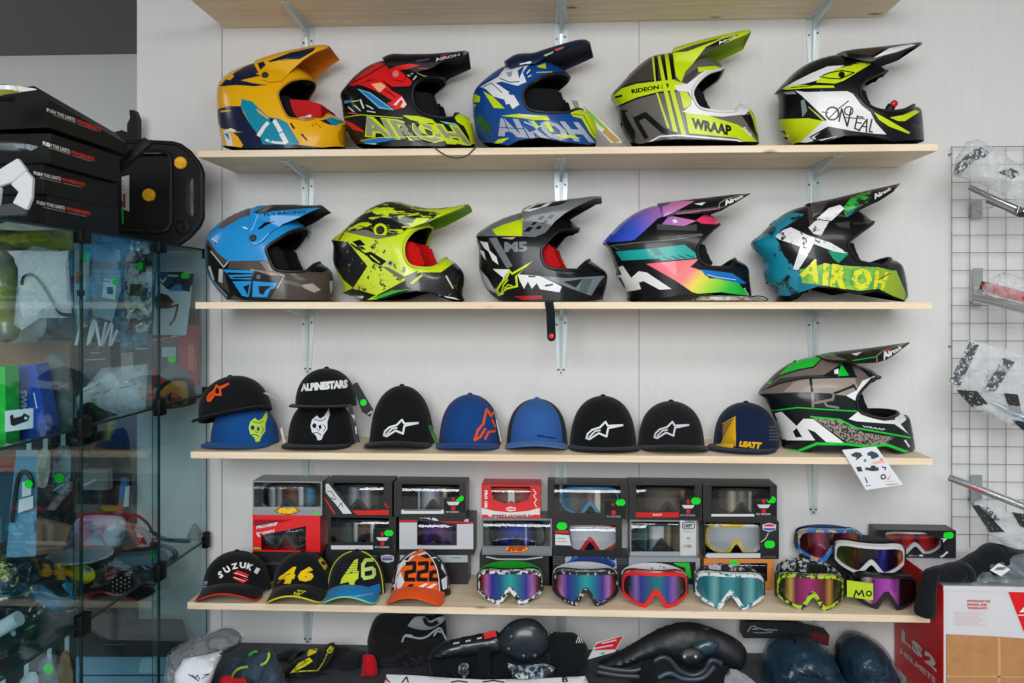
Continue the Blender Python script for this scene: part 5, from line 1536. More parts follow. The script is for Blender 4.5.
# lime strap tail with lettering
bm = B()
ptl = [at(847, 600, 2.512), at(858, 599, 2.500), at(868, 598, 2.490), at(873, 597, 2.487)]
ribbon(bm, [Vector((p.x, p.y, ZS + 0.052)) - g5.location for p in ptl], (0, 0, 0.0235), 0.003)
for v in bm.verts:
    c = v.co + g5.location; v.co = Matrix.Rotation(0.08, 3, 'Z') @ (c - g5.location)
tail = obj('strap_tail', bm, cloth((186, 214, 50)), g5)
decal('strap_lettering', [((20, 22, 20), 'S', 1.6, [(854, 597), (856, 590.5), (859, 595), (862, 590.5), (864, 596.5)]), ((20, 22, 20), 'R', 869, 593.5, 2.4, 1.4)], [tail], g5)
goggles('goggles', 'black goggles with a violet lens, beneath the white framed goggles', (gl(887, 2.49), 2.49, ZS), -0.14, 0.09, 0.098, mat((22, 22, 25), 0.4), lens_ramp([(-1, (20, 14, 20)), (-.75, (30, 20, 30)), (-.55, (220, 200, 220)), (-.4, (110, 40, 120)), (-.1, (170, 60, 190)), (.15, (190, 90, 200)), (.32, (120, 50, 130)), (.42, (20, 16, 20)), (1, (16, 14, 16))], 0.09), speck((24, 26, 30), (90, 120, 160), 90, 0.62), GG)
goggles('goggles', 'white framed goggles with a dark blue lens, stacked on the violet ones', (gl(871, 2.55), 2.55, ZS + 0.078), -0.2, 0.098, 0.092, mat((218, 220, 222), 0.4), lens_ramp([(-1, (50, 80, 50)), (-.7, (60, 70, 30)), (-.45, (80, 50, 30)), (-.2, (24, 26, 40)), (.1, (24, 24, 50)), (.3, (60, 60, 160)), (.5, (30, 20, 60)), (.75, (30, 24, 24)), (.85, (190, 110, 40)), (1, (24, 30, 24))], 0.098), mat((60, 62, 66), 0.7), GG, lean=0.16, strap_lift=0.0, strap_d=0.075)
pt = at(834, 590, 2.66)
bm = B(); box(bm, pt.x - 0.09, pt.x + 0.09, 2.60, 2.72, ZS, ZS + 0.09, bev=0.004, seg=2)
tag(obj('goggle_pouch', bm, cloth((22, 24, 28))), 'dark soft pouch behind the lime goggles, under the multicoloured goggles', 'pouch')
goggles('goggles', 'goggles with a multicoloured frame, farthest back above the lime goggles', (gl(834, 2.625), 2.625, ZS + 0.091), 0.0, 0.098, 0.1, splat((24, 110, 190), (226, 190, 60), 38, 0.56, 0.04), lens_ramp([(-1, (30, 16, 20)), (-.6, (90, 20, 24)), (-.45, (150, 60, 90)), (-.2, (60, 24, 30)), (.2, (70, 20, 30)), (.45, (170, 70, 80)), (.65, (210, 120, 50)), (1, (40, 20, 20))], 0.098), mat((50, 80, 120), 0.7), GG, strap_d=0.06)

# ------------------------------------------------------------------ goggle boxes
filmw = glass_mat('box_window_film', (246, 248, 250), 0.9, 0.0, 0.0)
GN = (10, 232, 40)
def gbox(label, px0, px1, py0, py1, lift, body, window, art, gog, Y=2.648, depth=0.098, crop=(0, 0, 1), rot=0.0, front=None, group='goggle boxes stacked on the shelf', rows=None):
    """px0.. : front face in the photograph's frame; window: polygon or None; art: prints; gog: (frame,lens,label) shown inside"""
    A = at(px0, py1, Y); Bq = at(px1, py0, Y)
    z0 = ZS + lift
    hz = LAYER.get(lift, Bq.z - A.z - 0.012)
    w = Bq.x - A.x
    cx = (A.x + Bq.x) / 2
    root = thing('goggle_box', label, 'box', (cx, Y, z0), rot, group)
    dz = z0 - A.z            # the print follows the box down to its seat
    bm_ = mat(body, 0.45, coat=0.15) if isinstance(body, tuple) else body
    fm = bm_ if front is None else (mat(front, 0.45, coat=0.15) if isinstance(front, tuple) else front)
    hw = w / 2
    t = 0.0015
    def tol(p):
        q = at(crop[0] + p[0] / crop[2], crop[1] + p[1] / crop[2], Y)
        return (min(max(q.x - cx, -hw + 0.004), hw - 0.004), min(max(q.z + dz - z0, 0.004), hz - 0.004))
    outer = [(-hw, 0), (hw, 0), (hw, hz), (-hw, hz)]
    holes = []
    if window:
        holes = [[tol(p) for p in window]]
    bm = B()
    slab(bm, outer, holes, 0.03, lambda x, z: (x, 0, z), lambda x, z: (x, t, z))
    fp = obj('front_panel', bm, fm, root)
    bm = B()
    box(bm, -hw, -hw + t, t, depth, 0, hz); box(bm, hw - t, hw, t, depth, 0, hz); box(bm, -hw + t, hw - t, depth - t, depth, 0, hz)
    box(bm, -hw + t, hw - t, t, depth - t, 0, t); box(bm, -hw + t, hw - t, t, depth - t, hz - t, hz)
    bmesh.ops.remove_doubles(bm, verts=bm.verts[:], dist=1e-5)
    obj('carton', bm, bm_, root)
    if window:
        bm = B()
        zs_ = [p[1] for p in holes[0]]; za, zb_ = min(zs_), max(zs_)
        bend = lambda z: 0.0016 + 0.014 * max(0.0, (z - za) / (zb_ - za)) ** 7
        slab(bm, holes[0], [], 0.006, lambda x, z: (x, bend(z), z), lambda x, z: (x, bend(z) + 0.0003, z))
        obj('clear_window', bm, filmw, root, smooth=40)
    if art:
        C = (crop[0], crop[1], crop[2])
        # prints: rays hit the front panel
        arts = art
        st_ = [g for g in arts if g[0] == paper(GN)]
        pr_ = [g for g in arts if g[0] != paper(GN)]
        if pr_: decal('printed_front', pr_, [fp], root, C, off=0.0005, step=4.0)
        for g in st_: decal('price_sticker', [g], [fp], root, C, off=0.0012, step=4.0)
    if gog:
        fr_, ln_, gl_ = gog
        gz = max(min(hz * 0.84, 0.1), 0.05)
        q = holes[0]
        xc = sum(p[0] for p in q) / len(q) if len(q) > 2 else 0
        gw = min(0.09, hw - 0.012)
        xc = max(-hw + gw + 0.008, min(hw - gw - 0.008, xc * 0.5))
        goggles('boxed_goggles', gl_, (cx + xc, Y + 0.011, z0 + t + 0.004), rot, gw, gz, fr_, ln_, cloth((40, 42, 46)), 'goggles inside their boxes', inside=True, strapped=False, wrap=0.03)
    return root

def R4(x0, y0, x1, y1): return [(x0, y0), (x1, y0), (x1, y1), (x0, y1)]
def tagc(x0, y0, x1, y1):  # rounded green price sticker
    r = min(x1 - x0, y1 - y0) * 0.3
    return (paper(GN), [(x0 + r, y0), (x1 - r, y0), (x1, y0 + r), (x1, y1 - r), (x1 - r, y1), (x0 + r, y1), (x0, y1 - r), (x0, y0 + r)])
BX = (22, 24, 27)
KF = mat((24, 25, 28), 0.4)
def smoke(w=0.09): return lens_ramp([(-1, (30, 32, 36)), (-.4, (50, 52, 58)), (-.15, (170, 176, 186)), (.05, (60, 62, 70)), (.3, (150, 150, 150)), (.45, (40, 42, 48)), (1, (26, 28, 32))], w, 0.1, 0.7)
RW, BL2 = (222, 34, 34), (216, 220, 224)
def wings(x, y, s):   # small winged badge with red mark
    return [(paper(BL2), [(x - 8 * s, y - 1.5 * s), (x + 8 * s, y - 1.5 * s), (x + 5 * s, y + 2.6 * s), (x - 5 * s, y + 2.6 * s)]), (paper((200, 30, 34)), [(x - 2.4 * s, y - 8 * s), (x + 2 * s, y - 8 * s), (x + 1.4 * s, y - 3 * s), (x - 1.4 * s, y - 3 * s)]), (paper((200, 30, 34)), [(x - 2.4 * s, y + 3.6 * s), (x + 2.4 * s, y + 3.6 * s), (x + 2.2 * s, y + 9 * s), (x - 2.2 * s, y + 9 * s)])]
r1, r2, r3 = 0.208, 0.093, 0.0    # feet of the three layers
LAYER = {r2: 0.1145, r3: 0.0925}
S = 8.0375
# ---- column behind the black caps
C = (245, 475, S)
gbox('clear fronted box with copper mirrored goggles and yellow oval badge, on the red box', 252.5, 322, 482, 519, r1, (150, 156, 160), [(70, 66), (610, 66), (610, 290), (70, 290)],
     [((150, 152, 158), R4(64, 292, 612, 350)), ((206, 36, 30), 'C', 340, 292, 46), (paper((30, 20, 20)), [(235, 290), (280, 258), (340, 248), (400, 258), (446, 290), (400, 312), (340, 322), (280, 312)]), (paper((226, 150, 24)), [(243, 290), (285, 263), (340, 254), (395, 263), (438, 290), (395, 308), (340, 316), (285, 308)]), (paper((240, 210, 40)), 'T', 'FMF', [(275, 268), (412, 268), (398, 308), (270, 308)], 0.1), tagc(540, 300, 612, 345)],
     (mat((26, 28, 32), 0.4), lens_ramp([(-1, (20, 60, 70)), (-.8, (20, 26, 30)), (-.55, (220, 226, 230)), (-.45, (60, 62, 66)), (-.3, (190, 190, 190)), (-.2, (90, 50, 36)), (.2, (110, 56, 40)), (.32, (50, 40, 40)), (.45, (214, 218, 222)), (.55, (40, 42, 48)), (.7, (80, 150, 190)), (1, (16, 24, 28))], 0.0901, 0.1, 0.8), 'mirrored goggles inside the clear fronted box above the red box'), crop=C)
gbox('red goggle box with a slanted window and white lettering', 252.5, 320, 519, 556, r2, (232, 24, 28), [(130, 522), (490, 448), (490, 660), (130, 660)],
     [(paper((150, 16, 30)), [(58, 358), (380, 358), (60, 440)]), (paper(BL2), 'T', 'PROGRIP', [(92, 410), (262, 378), (266, 402), (90, 436)], 0.06), (paper(BL2), 'T', 'GOGGLE', [(140, 455), (238, 436), (232, 470), (140, 492)], 0.08), (paper(BL2), [(90, 462), (135, 458), (132, 490), (122, 502), (100, 490)]), ((200, 30, 40), [(106, 470), (122, 468), (118, 482)]), tagc(56, 582, 130, 632)],
     (mat((60, 60, 50), 0.5), lens_ramp([(-1, (190, 200, 210)), (-.4, (40, 60, 66)), (0, (26, 34, 36)), (1, (22, 28, 30))], 0.0902, 0.15, 0.6), 'dark goggles seen through the slanted window of the red box'), crop=C)
gbox('dark goggle box at the bottom of the stack behind the black caps', 252.5, 322, 557, 590, r3, BX, None, [((60, 62, 68), R4(70, 700, 600, 720))], None, crop=C)
# ---- next column
C = (315, 470, 7.5875)
gbox('black box with white slanted emblem and red stripe, top of the second stack', 324.5, 392, 478.5, 516, r1, BX, [(140, 70), (520, 70), (520, 298), (285, 298), (140, 130)],
     [(paper(BL2), [(80, 80), (100, 100), (280, 330), (215, 332), (150, 250), (82, 170)]), (BX, 'S', 5, [(90, 165), (125, 160), (150, 205)]), (BX, 'S', 6, [(120, 205), (145, 225), (160, 215)]), (BX, 'S', 6, [(170, 290), (200, 250), (210, 280)]), (paper(RW), [(62, 200), (72, 200), (158, 335), (146, 335)]), (paper(RW), [(285, 308), (560, 303), (560, 338), (320, 340)]), (paper((190, 30, 30)), [(525, 245), (560, 280), (555, 290), (525, 262)])],
     (KF, smoke(), 'dark goggles inside the box with the slanted emblem'), crop=C)
gbox('black box with a wide window and white bar, under the slanted emblem box', 328, 396, 516, 554, r2, BX, [(122, 352), (560, 352), (560, 450), (440, 460), (440, 558), (122, 558)],
     [(paper(BL2), R4(122, 572, 440, 602)), (BX, R4(446, 450, 590, 600)), tagc(528, 456, 594, 500), (paper((180, 184, 190)), 'T', 'FLY RACING', [(455, 578), (562, 578), (562, 592), (455, 592)], 0.05)] + wings(512, 520, 6),
     (KF, lens_ramp([(-1, (40, 42, 46)), (-.6, (90, 92, 92)), (-.5, (60, 110, 110)), (-.4, (30, 30, 34)), (-.28, (226, 226, 226)), (-.2, (60, 50, 44)), (0, (90, 64, 50)), (.2, (70, 50, 44)), (.3, (230, 232, 234)), (.38, (30, 30, 34)), (1, (24, 26, 30))], 0.0903, 0.1, 0.7), 'mirrored goggles inside the box with the white bar, second stack'), crop=C)
gbox('black box with small badge, behind the blue and the orange caps', 326, 394, 555, 590, r3, BX, None,
     [((200, 206, 214), [(500, 650), (545, 642), (600, 650), (598, 690), (550, 705), (505, 690)]), ((60, 90, 170), R4(512, 668, 590, 685)), ((190, 60, 60), R4(512, 655, 590, 664)), ((150, 160, 170), 'S', 4, [(370, 630), (470, 655)])], None, crop=C)
# ---- third column
C = (390, 470, 7.5889)
gbox('black box with silver mirrored goggles and a white bar, above the white box', 394, 466, 478, 515, r1, BX, [(92, 72), (525, 72), (525, 190), (405, 200), (405, 290), (92, 290)],
     [(paper(BL2), R4(86, 302, 408, 332)), (BX, R4(412, 195, 570, 320)), tagc(488, 192, 560, 236), (paper((180, 184, 190)), 'T', 'FLY RACING', [(425, 312), (522, 312), (522, 324), (425, 324)], 0.05)] + wings(480, 250, 6.4),
     (KF, lens_ramp([(-1, (30, 40, 60)), (-.55, (26, 30, 40)), (-.5, (230, 226, 210)), (-.44, (40, 42, 50)), (-.3, (150, 160, 175)), (-.1, (190, 198, 210)), (.1, (120, 130, 150)), (.3, (30, 34, 50)), (.42, (214, 200, 180)), (.5, (24, 26, 30)), (1, (20, 22, 26))], 0.0904, 0.1, 0.8), 'silver mirrored goggles inside the box above the white one'), crop=C)
gbox('white and black goggle box with thin red line and small violet window', 399, 474, 514, 552, r2, (24, 26, 30), [(212, 375), (360, 388), (500, 425), (500, 552), (365, 552), (330, 528), (280, 550), (212, 552)],
     [((200, 204, 210), [(72, 398), (205, 398), (205, 600), (72, 600)]), ((200, 204, 210), [(205, 558), (280, 556), (330, 534), (365, 558), (632, 556), (632, 600), (205, 600)]), ((200, 204, 210), [(508, 430), (508, 412), (632, 408), (632, 560), (508, 560)]), ((206, 30, 40), [(72, 380), (205, 380), (205, 396), (72, 392)]), ((206, 30, 40), [(380, 388), (632, 394), (632, 406), (440, 402)]), (paper(BL2), [(220, 350), (330, 352), (370, 385), (340, 384), (270, 366), (225, 366)]), (paper(BL2), 'T', 'Cl', [(566, 374), (598, 374), (592, 392), (560, 392)], 0.1)],
     (KF, lens_ramp([(-1, (26, 22, 26)), (-.5, (70, 40, 60)), (-.2, (60, 44, 130)), (.1, (110, 50, 120)), (.4, (50, 36, 90)), (1, (24, 26, 30))], 0.0905, 0.12, 0.7), 'violet goggles seen through the small window of the white box'), crop=C)
gbox('pale grey box under the white one, behind the orange cap', 399, 468, 553, 590, r3, (24, 26, 30), None, [((168, 180, 186), R4(76, 646, 590, 700)), (paper((120, 130, 136)), 'T', 'SERIES', [(470, 660), (545, 660), (545, 672), (470, 672)], 0.04)], None, crop=C)
# ---- fourth column
C = (470, 475, 7.189)
gbox('red and white goggle box with rounded window, top of its stack', 481.5, 540.5, 484, 520, r1, (224, 26, 30), [(150, 90), (430, 90), (440, 130), (420, 195), (330, 222), (250, 222), (170, 195), (155, 130)],
     [((222, 224, 226), [(84, 236), (170, 258), (290, 270), (420, 258), (502, 236), (502, 318), (84, 318)]), ((222, 224, 226), [(258, 236), (290, 226), (330, 236), (325, 256), (290, 262), (262, 254)]), ((200, 40, 40), 'T', '100', [(268, 238), (320, 238), (320, 252), (268, 252)], 0.05), ((150, 40, 50), 'T', 'SPEED GOGGLE', [(155, 284), (440, 284), (432, 306), (148, 306)], 0.06), (paper((240, 240, 240)), 'T', 'PRO 100', [(126, 110), (126, 236), (104, 236), (104, 110)][::1], 0.06), (paper((240, 240, 240)), 'S', 6, [(455, 105), (475, 130), (458, 150), (478, 175), (462, 200), (478, 230)])],
     (mat((200, 70, 50), 0.4), lens_ramp([(-1, (120, 40, 36)), (-.5, (130, 70, 60)), (-.12, (120, 80, 70)), (-.08, (226, 226, 226)), (.1, (226, 226, 226)), (.14, (110, 60, 56)), (.5, (200, 90, 70)), (1, (100, 40, 40))], 0.0906, 0.12, 0.6), 'orange goggles inside the red and white box'), crop=C)
gbox('clear fronted box with deep blue mirrored goggles and a yellow oval badge', 482, 552, 521, 556, r2, (120, 126, 130), [(88, 336), (578, 336), (578, 520), (88, 520)],
     [((130, 138, 144), R4(84, 524, 582, 582)), (paper((170, 40, 20)), [(240, 532), (280, 505), (335, 497), (390, 505), (432, 532), (390, 552), (335, 560), (280, 552)]), (paper((232, 170, 24)), [(247, 532), (285, 508), (335, 502), (385, 508), (425, 532), (385, 549), (335, 555), (285, 549)]), (paper((190, 60, 20)), 'T', 'FMF', [(278, 512), (400, 512), (390, 548), (270, 548)], 0.1), tagc(500, 330, 568, 384)],
     (mat((22, 26, 34), 0.4), lens_ramp([(-1, (60, 70, 80)), (-.8, (24, 30, 50)), (-.5, (24, 40, 110)), (-.2, (20, 50, 150)), (.1, (24, 60, 180)), (.25, (40, 60, 120)), (.3, (160, 180, 230)), (.36, (20, 40, 120)), (.6, (16, 20, 40)), (1, (140, 150, 156))], 0.0907, 0.1, 0.8), 'deep blue goggles inside the box with yellow badge, fourth stack'), crop=C)
gbox('black box behind the goggles with green strap', 479.5, 553, 557, 591, r3, BX, None, [((180, 184, 190), 'S', 10, [(120, 588), (200, 605), (400, 606), (520, 590)])], None, crop=C)
# ---- fifth column
C = (545, 475, 6.211)
gbox('black box with light blue framed goggles, top of the middle stack', 547.5, 628.5, 480, 518, r1, BX, [(56, 52), (468, 52), (468, 150), (372, 152), (372, 232), (56, 232)],
     [(BX, R4(374, 154, 500, 268)), tagc(440, 150, 498, 190), (paper((200, 30, 34)), [(412, 176), (432, 176), (428, 192), (416, 192)]), (paper((200, 30, 34)), 'C', 426, 234, 15), (paper((150, 154, 160)), 'T', 'FLY RACING', [(384, 252), (470, 252), (470, 264), (384, 264)], 0.04)],
     (mat((60, 140, 180), 0.4), lens_ramp([(-1, (60, 140, 170)), (-.75, (60, 110, 130)), (-.6, (110, 116, 120)), (-.35, (80, 76, 76)), (-.15, (60, 60, 80)), (0, (150, 100, 80)), (.12, (110, 80, 70)), (.2, (230, 226, 214)), (.32, (226, 222, 210)), (.36, (70, 60, 52)), (.6, (90, 76, 60)), (1, (50, 60, 60))], 0.0908, 0.1, 0.7), 'light blue framed goggles inside the top box of the middle stack'), crop=C)
gbox('black box with red framed clear goggles and a white card', 553, 622, 520, 552, r2, (22, 24, 27), [(150, 288), (440, 288), (440, 442), (168, 442)],
     [(paper((222, 224, 226)), [(64, 368), (150, 374), (162, 438), (64, 434)]), (paper((210, 40, 40)), [(64, 346), (146, 346), (148, 362), (64, 360)]), tagc(74, 294, 136, 340), (paper(BL2), 'T', 'SCOTT', [(356, 448), (440, 448), (440, 462), (356, 462)], 0.08), (paper(BL2), R4(340, 446, 352, 464)), (paper((90, 96, 104)), 'T', 'HUSTLE', [(76, 388), (124, 391), (124, 400), (76, 397)], 0.03), (paper((90, 96, 104)), 'S', 3, [(76, 412), (136, 416)])],
     (mat((206, 32, 30), 0.4), mat((206, 208, 212), 0.3, metal=0.1), 'red framed goggles with a pale lens inside a black box'), crop=C)
gbox('black ribbed box under the box with red framed goggles', 549, 629, 553, 591, r3, (28, 32, 36), None, [((90, 100, 108), 'S', 4, [(50, 480 + 14 * i), (120, 480 + 14 * i)]) for i in range(6)] + [((90, 100, 108), 'S', 4, [(445, 480 + 14 * i), (520, 480 + 14 * i)]) for i in range(6)] + [((170, 176, 186), [(120, 474), (440, 474), (445, 580), (130, 580)]), ((20, 50, 120), [(130, 560), (170, 510), (290, 494), (400, 510), (440, 560), (420, 580), (140, 580)]), ((40, 90, 180), 'S', 12, [(140, 545), (200, 510), (290, 500), (390, 515), (430, 550)])], None, crop=C)
# ---- sixth column
C = (620, 475, 6.211)
gbox('black box with bronze goggles and a red lettered bar', 629, 703, 480, 519, r1, BX, [(100, 55), (465, 55), (465, 130), (370, 136), (370, 226), (100, 226)],
     [(paper((206, 26, 26)), R4(98, 232, 366, 262)), (paper((230, 190, 190)), 'T', 'SNOW', [(204, 240), (262, 240), (262, 254), (204, 254)], 0.05), (BX, R4(372, 138, 500, 268)), tagc(442, 140, 500, 182), (paper((150, 154, 160)), 'T', 'FLY RACING', [(376, 244), (466, 244), (466, 256), (376, 256)], 0.04), (paper((190, 30, 30)), R4(506, 50, 516, 270))] + wings(424, 194, 5.0),
     (KF, lens_ramp([(-1, (30, 28, 26)), (-.5, (80, 72, 62)), (0, (100, 88, 74)), (.4, (84, 74, 64)), (.55, (190, 140, 90)), (.62, (60, 54, 48)), (1, (26, 26, 26))], 0.0909, 0.14, 0.6), 'bronze goggles inside the box with red bar'), crop=C)
gbox('silver grey box with a white side label and mirror goggles', 630, 697, 520, 556, r2, (130, 138, 142), [(66, 282), (370, 282), (370, 470), (66, 470)],
     [((206, 208, 210), R4(374, 282, 472, 500)), (paper((70, 74, 80)), 'S', 6, [(388, 300), (400, 294), (452, 294), (462, 300), (462, 326), (452, 334), (400, 334), (388, 326), (388, 300)]), (paper((70, 74, 80)), 'T', '100%', [(396, 302), (454, 302), (454, 328), (396, 328)], 0.06), (paper((120, 124, 130)), 'S', 3, [(390, 350), (458, 354)]), (paper((120, 124, 130)), 'T', 'II', [(416, 386), (434, 386), (434, 400), (416, 400)], 0.03), (paper((110, 114, 120)), 'T', '1100', [(394, 432), (444, 432), (444, 452), (394, 452)], 0.04), ((160, 168, 174), R4(62, 478, 370, 500))],
     (mat((40, 46, 46), 0.4), lens_ramp([(-1, (30, 50, 50)), (-.5, (60, 110, 110)), (-.45, (20, 36, 36)), (-.25, (190, 200, 204)), (.05, (206, 208, 210)), (.1, (70, 62, 46)), (.25, (150, 140, 110)), (.35, (40, 36, 30)), (.7, (160, 150, 120)), (1, (26, 30, 30))], 0.091, 0.1, 0.8), 'silver mirror goggles inside the grey box with white label'), crop=C)
gbox('light grey and black box with a green corner, behind the red goggles', 629, 700, 556, 591, r3, (150, 160, 166), None, [((22, 26, 28), R4(170, 540, 470, 680)), ((30, 190, 50), [(330, 545), (430, 545), (445, 640), (410, 640), (405, 575), (350, 560)])], None, crop=C)
# ---- seventh column
C = (690, 470, 5.691)
gbox('black box with dark mirror goggles and a white bar, rightmost of the top boxes', 702, 777, 479, 518, r1, BX, [(122, 66), (455, 66), (455, 145), (368, 150), (368, 228), (122, 228)],
     [(paper(BL2), R4(122, 240, 366, 264)), (BX, R4(370, 152, 488, 262)), tagc(436, 150, 488, 188), (paper((180, 184, 190)), 'T', 'FLY RACING', [(378, 246), (458, 246), (458, 256), (378, 256)], 0.05)] + wings(420, 204, 4.8),
     (KF, lens_ramp([(-1, (40, 38, 36)), (-.5, (70, 64, 58)), (-.3, (190, 180, 160)), (-.15, (90, 84, 80)), (0, (150, 140, 120)), (.2, (70, 66, 62)), (.3, (200, 196, 186)), (.36, (50, 48, 46)), (1, (26, 26, 28))], 0.0911, 0.1, 0.8), 'dark mirror goggles inside the rightmost top box'), crop=C)
gbox('black box with yellow and white framed goggles, rightmost stack', 704, 779, 519.5, 558, r2, BX, [(82, 288), (398, 288), (398, 470), (82, 470)],
     [((206, 210, 212), R4(78, 474, 400, 500)), (paper((206, 210, 220)), [(412, 312), (450, 300), (490, 312), (488, 340), (450, 352), (414, 340)]), ((60, 90, 180), [(418, 330), (486, 330), (484, 340), (450, 346), (420, 340)]), ((210, 50, 50), [(420, 314), (450, 306), (482, 314), (482, 322), (420, 322)]), tagc(424, 402, 482, 444), (paper((200, 196, 190)), 'S', 5, [(390, 420), (430, 390), (445, 360)]), (paper((110, 114, 120)), 'T', 'GOGGLES', [(412, 490), (490, 490), (490, 498), (412, 498)], 0.03)],
     (splat((226, 190, 20), (220, 222, 226), 14, 0.52, 0.02), mat((196, 198, 200), 0.25, metal=0.2), 'yellow and white framed goggles inside their box'), crop=C)
gbox('orange brown box with a green sticker, behind the pale teal goggles', 704, 774, 559, 591, r3, (214, 136, 70), R4(285, 545, 440, 650), [tagc(222, 514, 276, 560), ((70, 44, 30), 'S', 5, [(130, 548), (160, 535), (185, 530)])], (KF, smoke(0.0801), 'dark goggles inside the orange brown box'), crop=C)
# ------------------------------------------------------------------ soft goods
from mathutils import noise as mnoise

def pillow_mesh(bm, poly, Y, th, amp=0.006, freq=14.0, seed=0, step=0.009, base=None, R=None, mi=0, floor=None, flat_back=False):
    """a soft bag or folded garment whose outline (x,z) lies in the plane Y"""
    ov, tri = cdt_region(poly, [], step)
    P = np.array(ov)
    bl = list(poly) + [poly[0]]
    d = pldist(bl, P[:, 0], P[:, 1])
    R = R or max(d.max() * 0.9, 1e-4)
    W = th * np.sqrt(1 - (1 - np.minimum(d / R, 1)) ** 2)
    a = []; b = []
    for (x, z), w, dd in zip(ov, W, d):
        n = mnoise.fractal(Vector((x * freq, seed * 3.7, z * freq)), 0.9, 2.1, 4)
        if amp > 0.0065:      # cloth and film gather in creases
            q = mnoise.noise(Vector((x * 9 + seed, seed * 1.3, z * 5))) * 2.0
            n = 0.5 * n + 1.1 * (1 - 2.2 * abs(mnoise.noise(Vector((x * freq * 0.9 + q, seed * 2.1, z * freq * 1.3 - q))))) - 0.35
        k = min(dd / 0.012, 1.0)
        y = -w - n * amp * k
        y2 = (w * (0.15 if flat_back else 1.0) + n * amp * k * 0.3)
        if floor is not None and z < floor: z = floor
        a.append(bm.verts.new((x, Y + y, z)))
        b.append(a[-1] if dd < 3e-4 else bm.verts.new((x, Y + max(y2, y + 0.001), z)))
    for t in tri:
        for S, r in ((a, 0), (b, 1)):
            vs = [S[i] for i in t]
            if len({id(v) for v in vs}) < 3: continue
            try: bm.faces.new(vs[::-1] if r else vs).material_index = mi
            except ValueError: pass
    for v in a + b:
        if v.is_valid and not v.link_faces: bm.verts.remove(v)
    bmesh.ops.recalc_face_normals(bm, faces=bm.faces[:])

def pxpoly(pts, Y, crop=(0, 0, 1), smooth=True, fl=None):
    q = [at(crop[0] + p[0] / crop[2], crop[1] + p[1] / crop[2], Y) for p in pts]
    lowest = [crop[1] + p[1] / crop[2] >= 688 for p in pts]
    q = [(p.x, p.z if fl is None or fl > 0.5 else (fl if lo else max(p.z, fl))) for p, lo in zip(q, lowest)]
    if fl is not None and fl > 0.5: q = [(a, max(b, fl)) for a, b in q]
    if smooth: q = catmull(q + [q[0]], 3)[:-1]
    return q

def soft(name, label, cat, pts, Y, th, m, crop=(0, 0, 1), group=None, parent=None, fl=None, smooth=True, **k):
    poly = pxpoly(pts, Y, crop, smooth, fl)
    bm = B()
    pillow_mesh(bm, poly, Y, th, **k)
    if parent is not None:
        o = obj(name, bm, m, parent, smooth=50)
        L = parent.location
        for v in o.data.vertices: v.co -= L
        return o
    xs = [p[0] for p in poly]; zs = [p[1] for p in poly]
    L = Vector(((min(xs) + max(xs)) / 2, Y, min(zs)))
    for v in bm.verts: v.co -= L
    o = obj(name, bm, m, None, smooth=50, loc=L)
    return tag(o, label, cat, group)

def softroot(name, label, cat, px, py, Y, group=None):
    p = at(px, py, Y)
    return thing(name, label, cat, p, 0, group)

FL = LOW + 0.001
FILM = film_mat((222, 230, 238), 0.24, 0.1)
FILMB = film_mat((120, 150, 176), 0.22, 0.1)
INK = (18, 20, 24)
CRW = (160, 620, 8.533)
# bagged black garment at the left end
r = softroot('bagged_garment', 'dark garment in a clear bag above the white carrier, left end of the low bench', 'clothing', 205, 660, 2.30)
soft('garment', 0, 0, [(80, 250), (200, 200), (420, 120), (540, 75), (640, 110), (690, 190), (620, 260), (500, 300), (300, 600), (110, 600)], 2.30, 0.05, cloth((38, 42, 48)), CRW, parent=r, seed=1, amp=0.02)
soft('plastic_bag', 0, 0, [(62, 290), (180, 205), (420, 100), (560, 65), (680, 110), (730, 130), (680, 200), (540, 290), (300, 600), (100, 600)], 2.29, 0.065, FILM, CRW, parent=r, seed=2, amp=0.025)
wb = soft('carrier_bag', 'white crumpled carrier bag with black scribble lettering beside the glass cabinet', 'bag', [(130, 560), (135, 420), (200, 330), (380, 300), (520, 262), (535, 290), (480, 400), (430, 540), (440, 640), (130, 640)], 2.17, 0.03, mat((206, 210, 220), 0.6), CRW, fl=FL, seed=3, amp=0.012, smooth=False)
decal('bag_lettering', [((30, 32, 40), 'S', 10, [(245, 465), (290, 490), (330, 520)]), ((30, 32, 40), 'S', 8, [(280, 470), (300, 500), (318, 470), (340, 505)]), ((30, 32, 40), 'S', 7, [(360, 500), (420, 460), (370, 470)])], [wb], wb, CRW)
r = softroot('bagged_jacket', 'navy jacket with neon trim rings in a clear bag, right of the white carrier bag', 'clothing', 255, 680, 2.36)
soft('jacket', 0, 0, [(460, 640), (470, 480), (560, 380), (700, 320), (800, 270), (900, 250), (960, 290), (1000, 400), (1040, 500), (1040, 640)], 2.38, 0.05, cloth((26, 34, 50)), CRW, parent=r, fl=FL, seed=4, amp=0.02)
for i, pts in enumerate(([(612, 490), (640, 440), (690, 408), (750, 400)], [(760, 300), (800, 272), (830, 268)], [(860, 385), (905, 360), (930, 310), (925, 280)])):
    bm = B()
    tube(bm, [at(160 + a / 8.533, 620 + b / 8.533, 2.32) - r.location for a, b in catmull(pts, 4)], 0.0035, 6)
    obj('neon_trim', bm, cloth((180, 200, 60) if i != 1 else (40, 160, 50)), r)
soft('plastic_bag', 0, 0, [(440, 640), (450, 470), (560, 350), (720, 320), (860, 260), (940, 280), (1010, 400), (1060, 520), (1060, 640)], 2.365, 0.06, FILMB, CRW, parent=r, fl=FL, seed=5, amp=0.03)
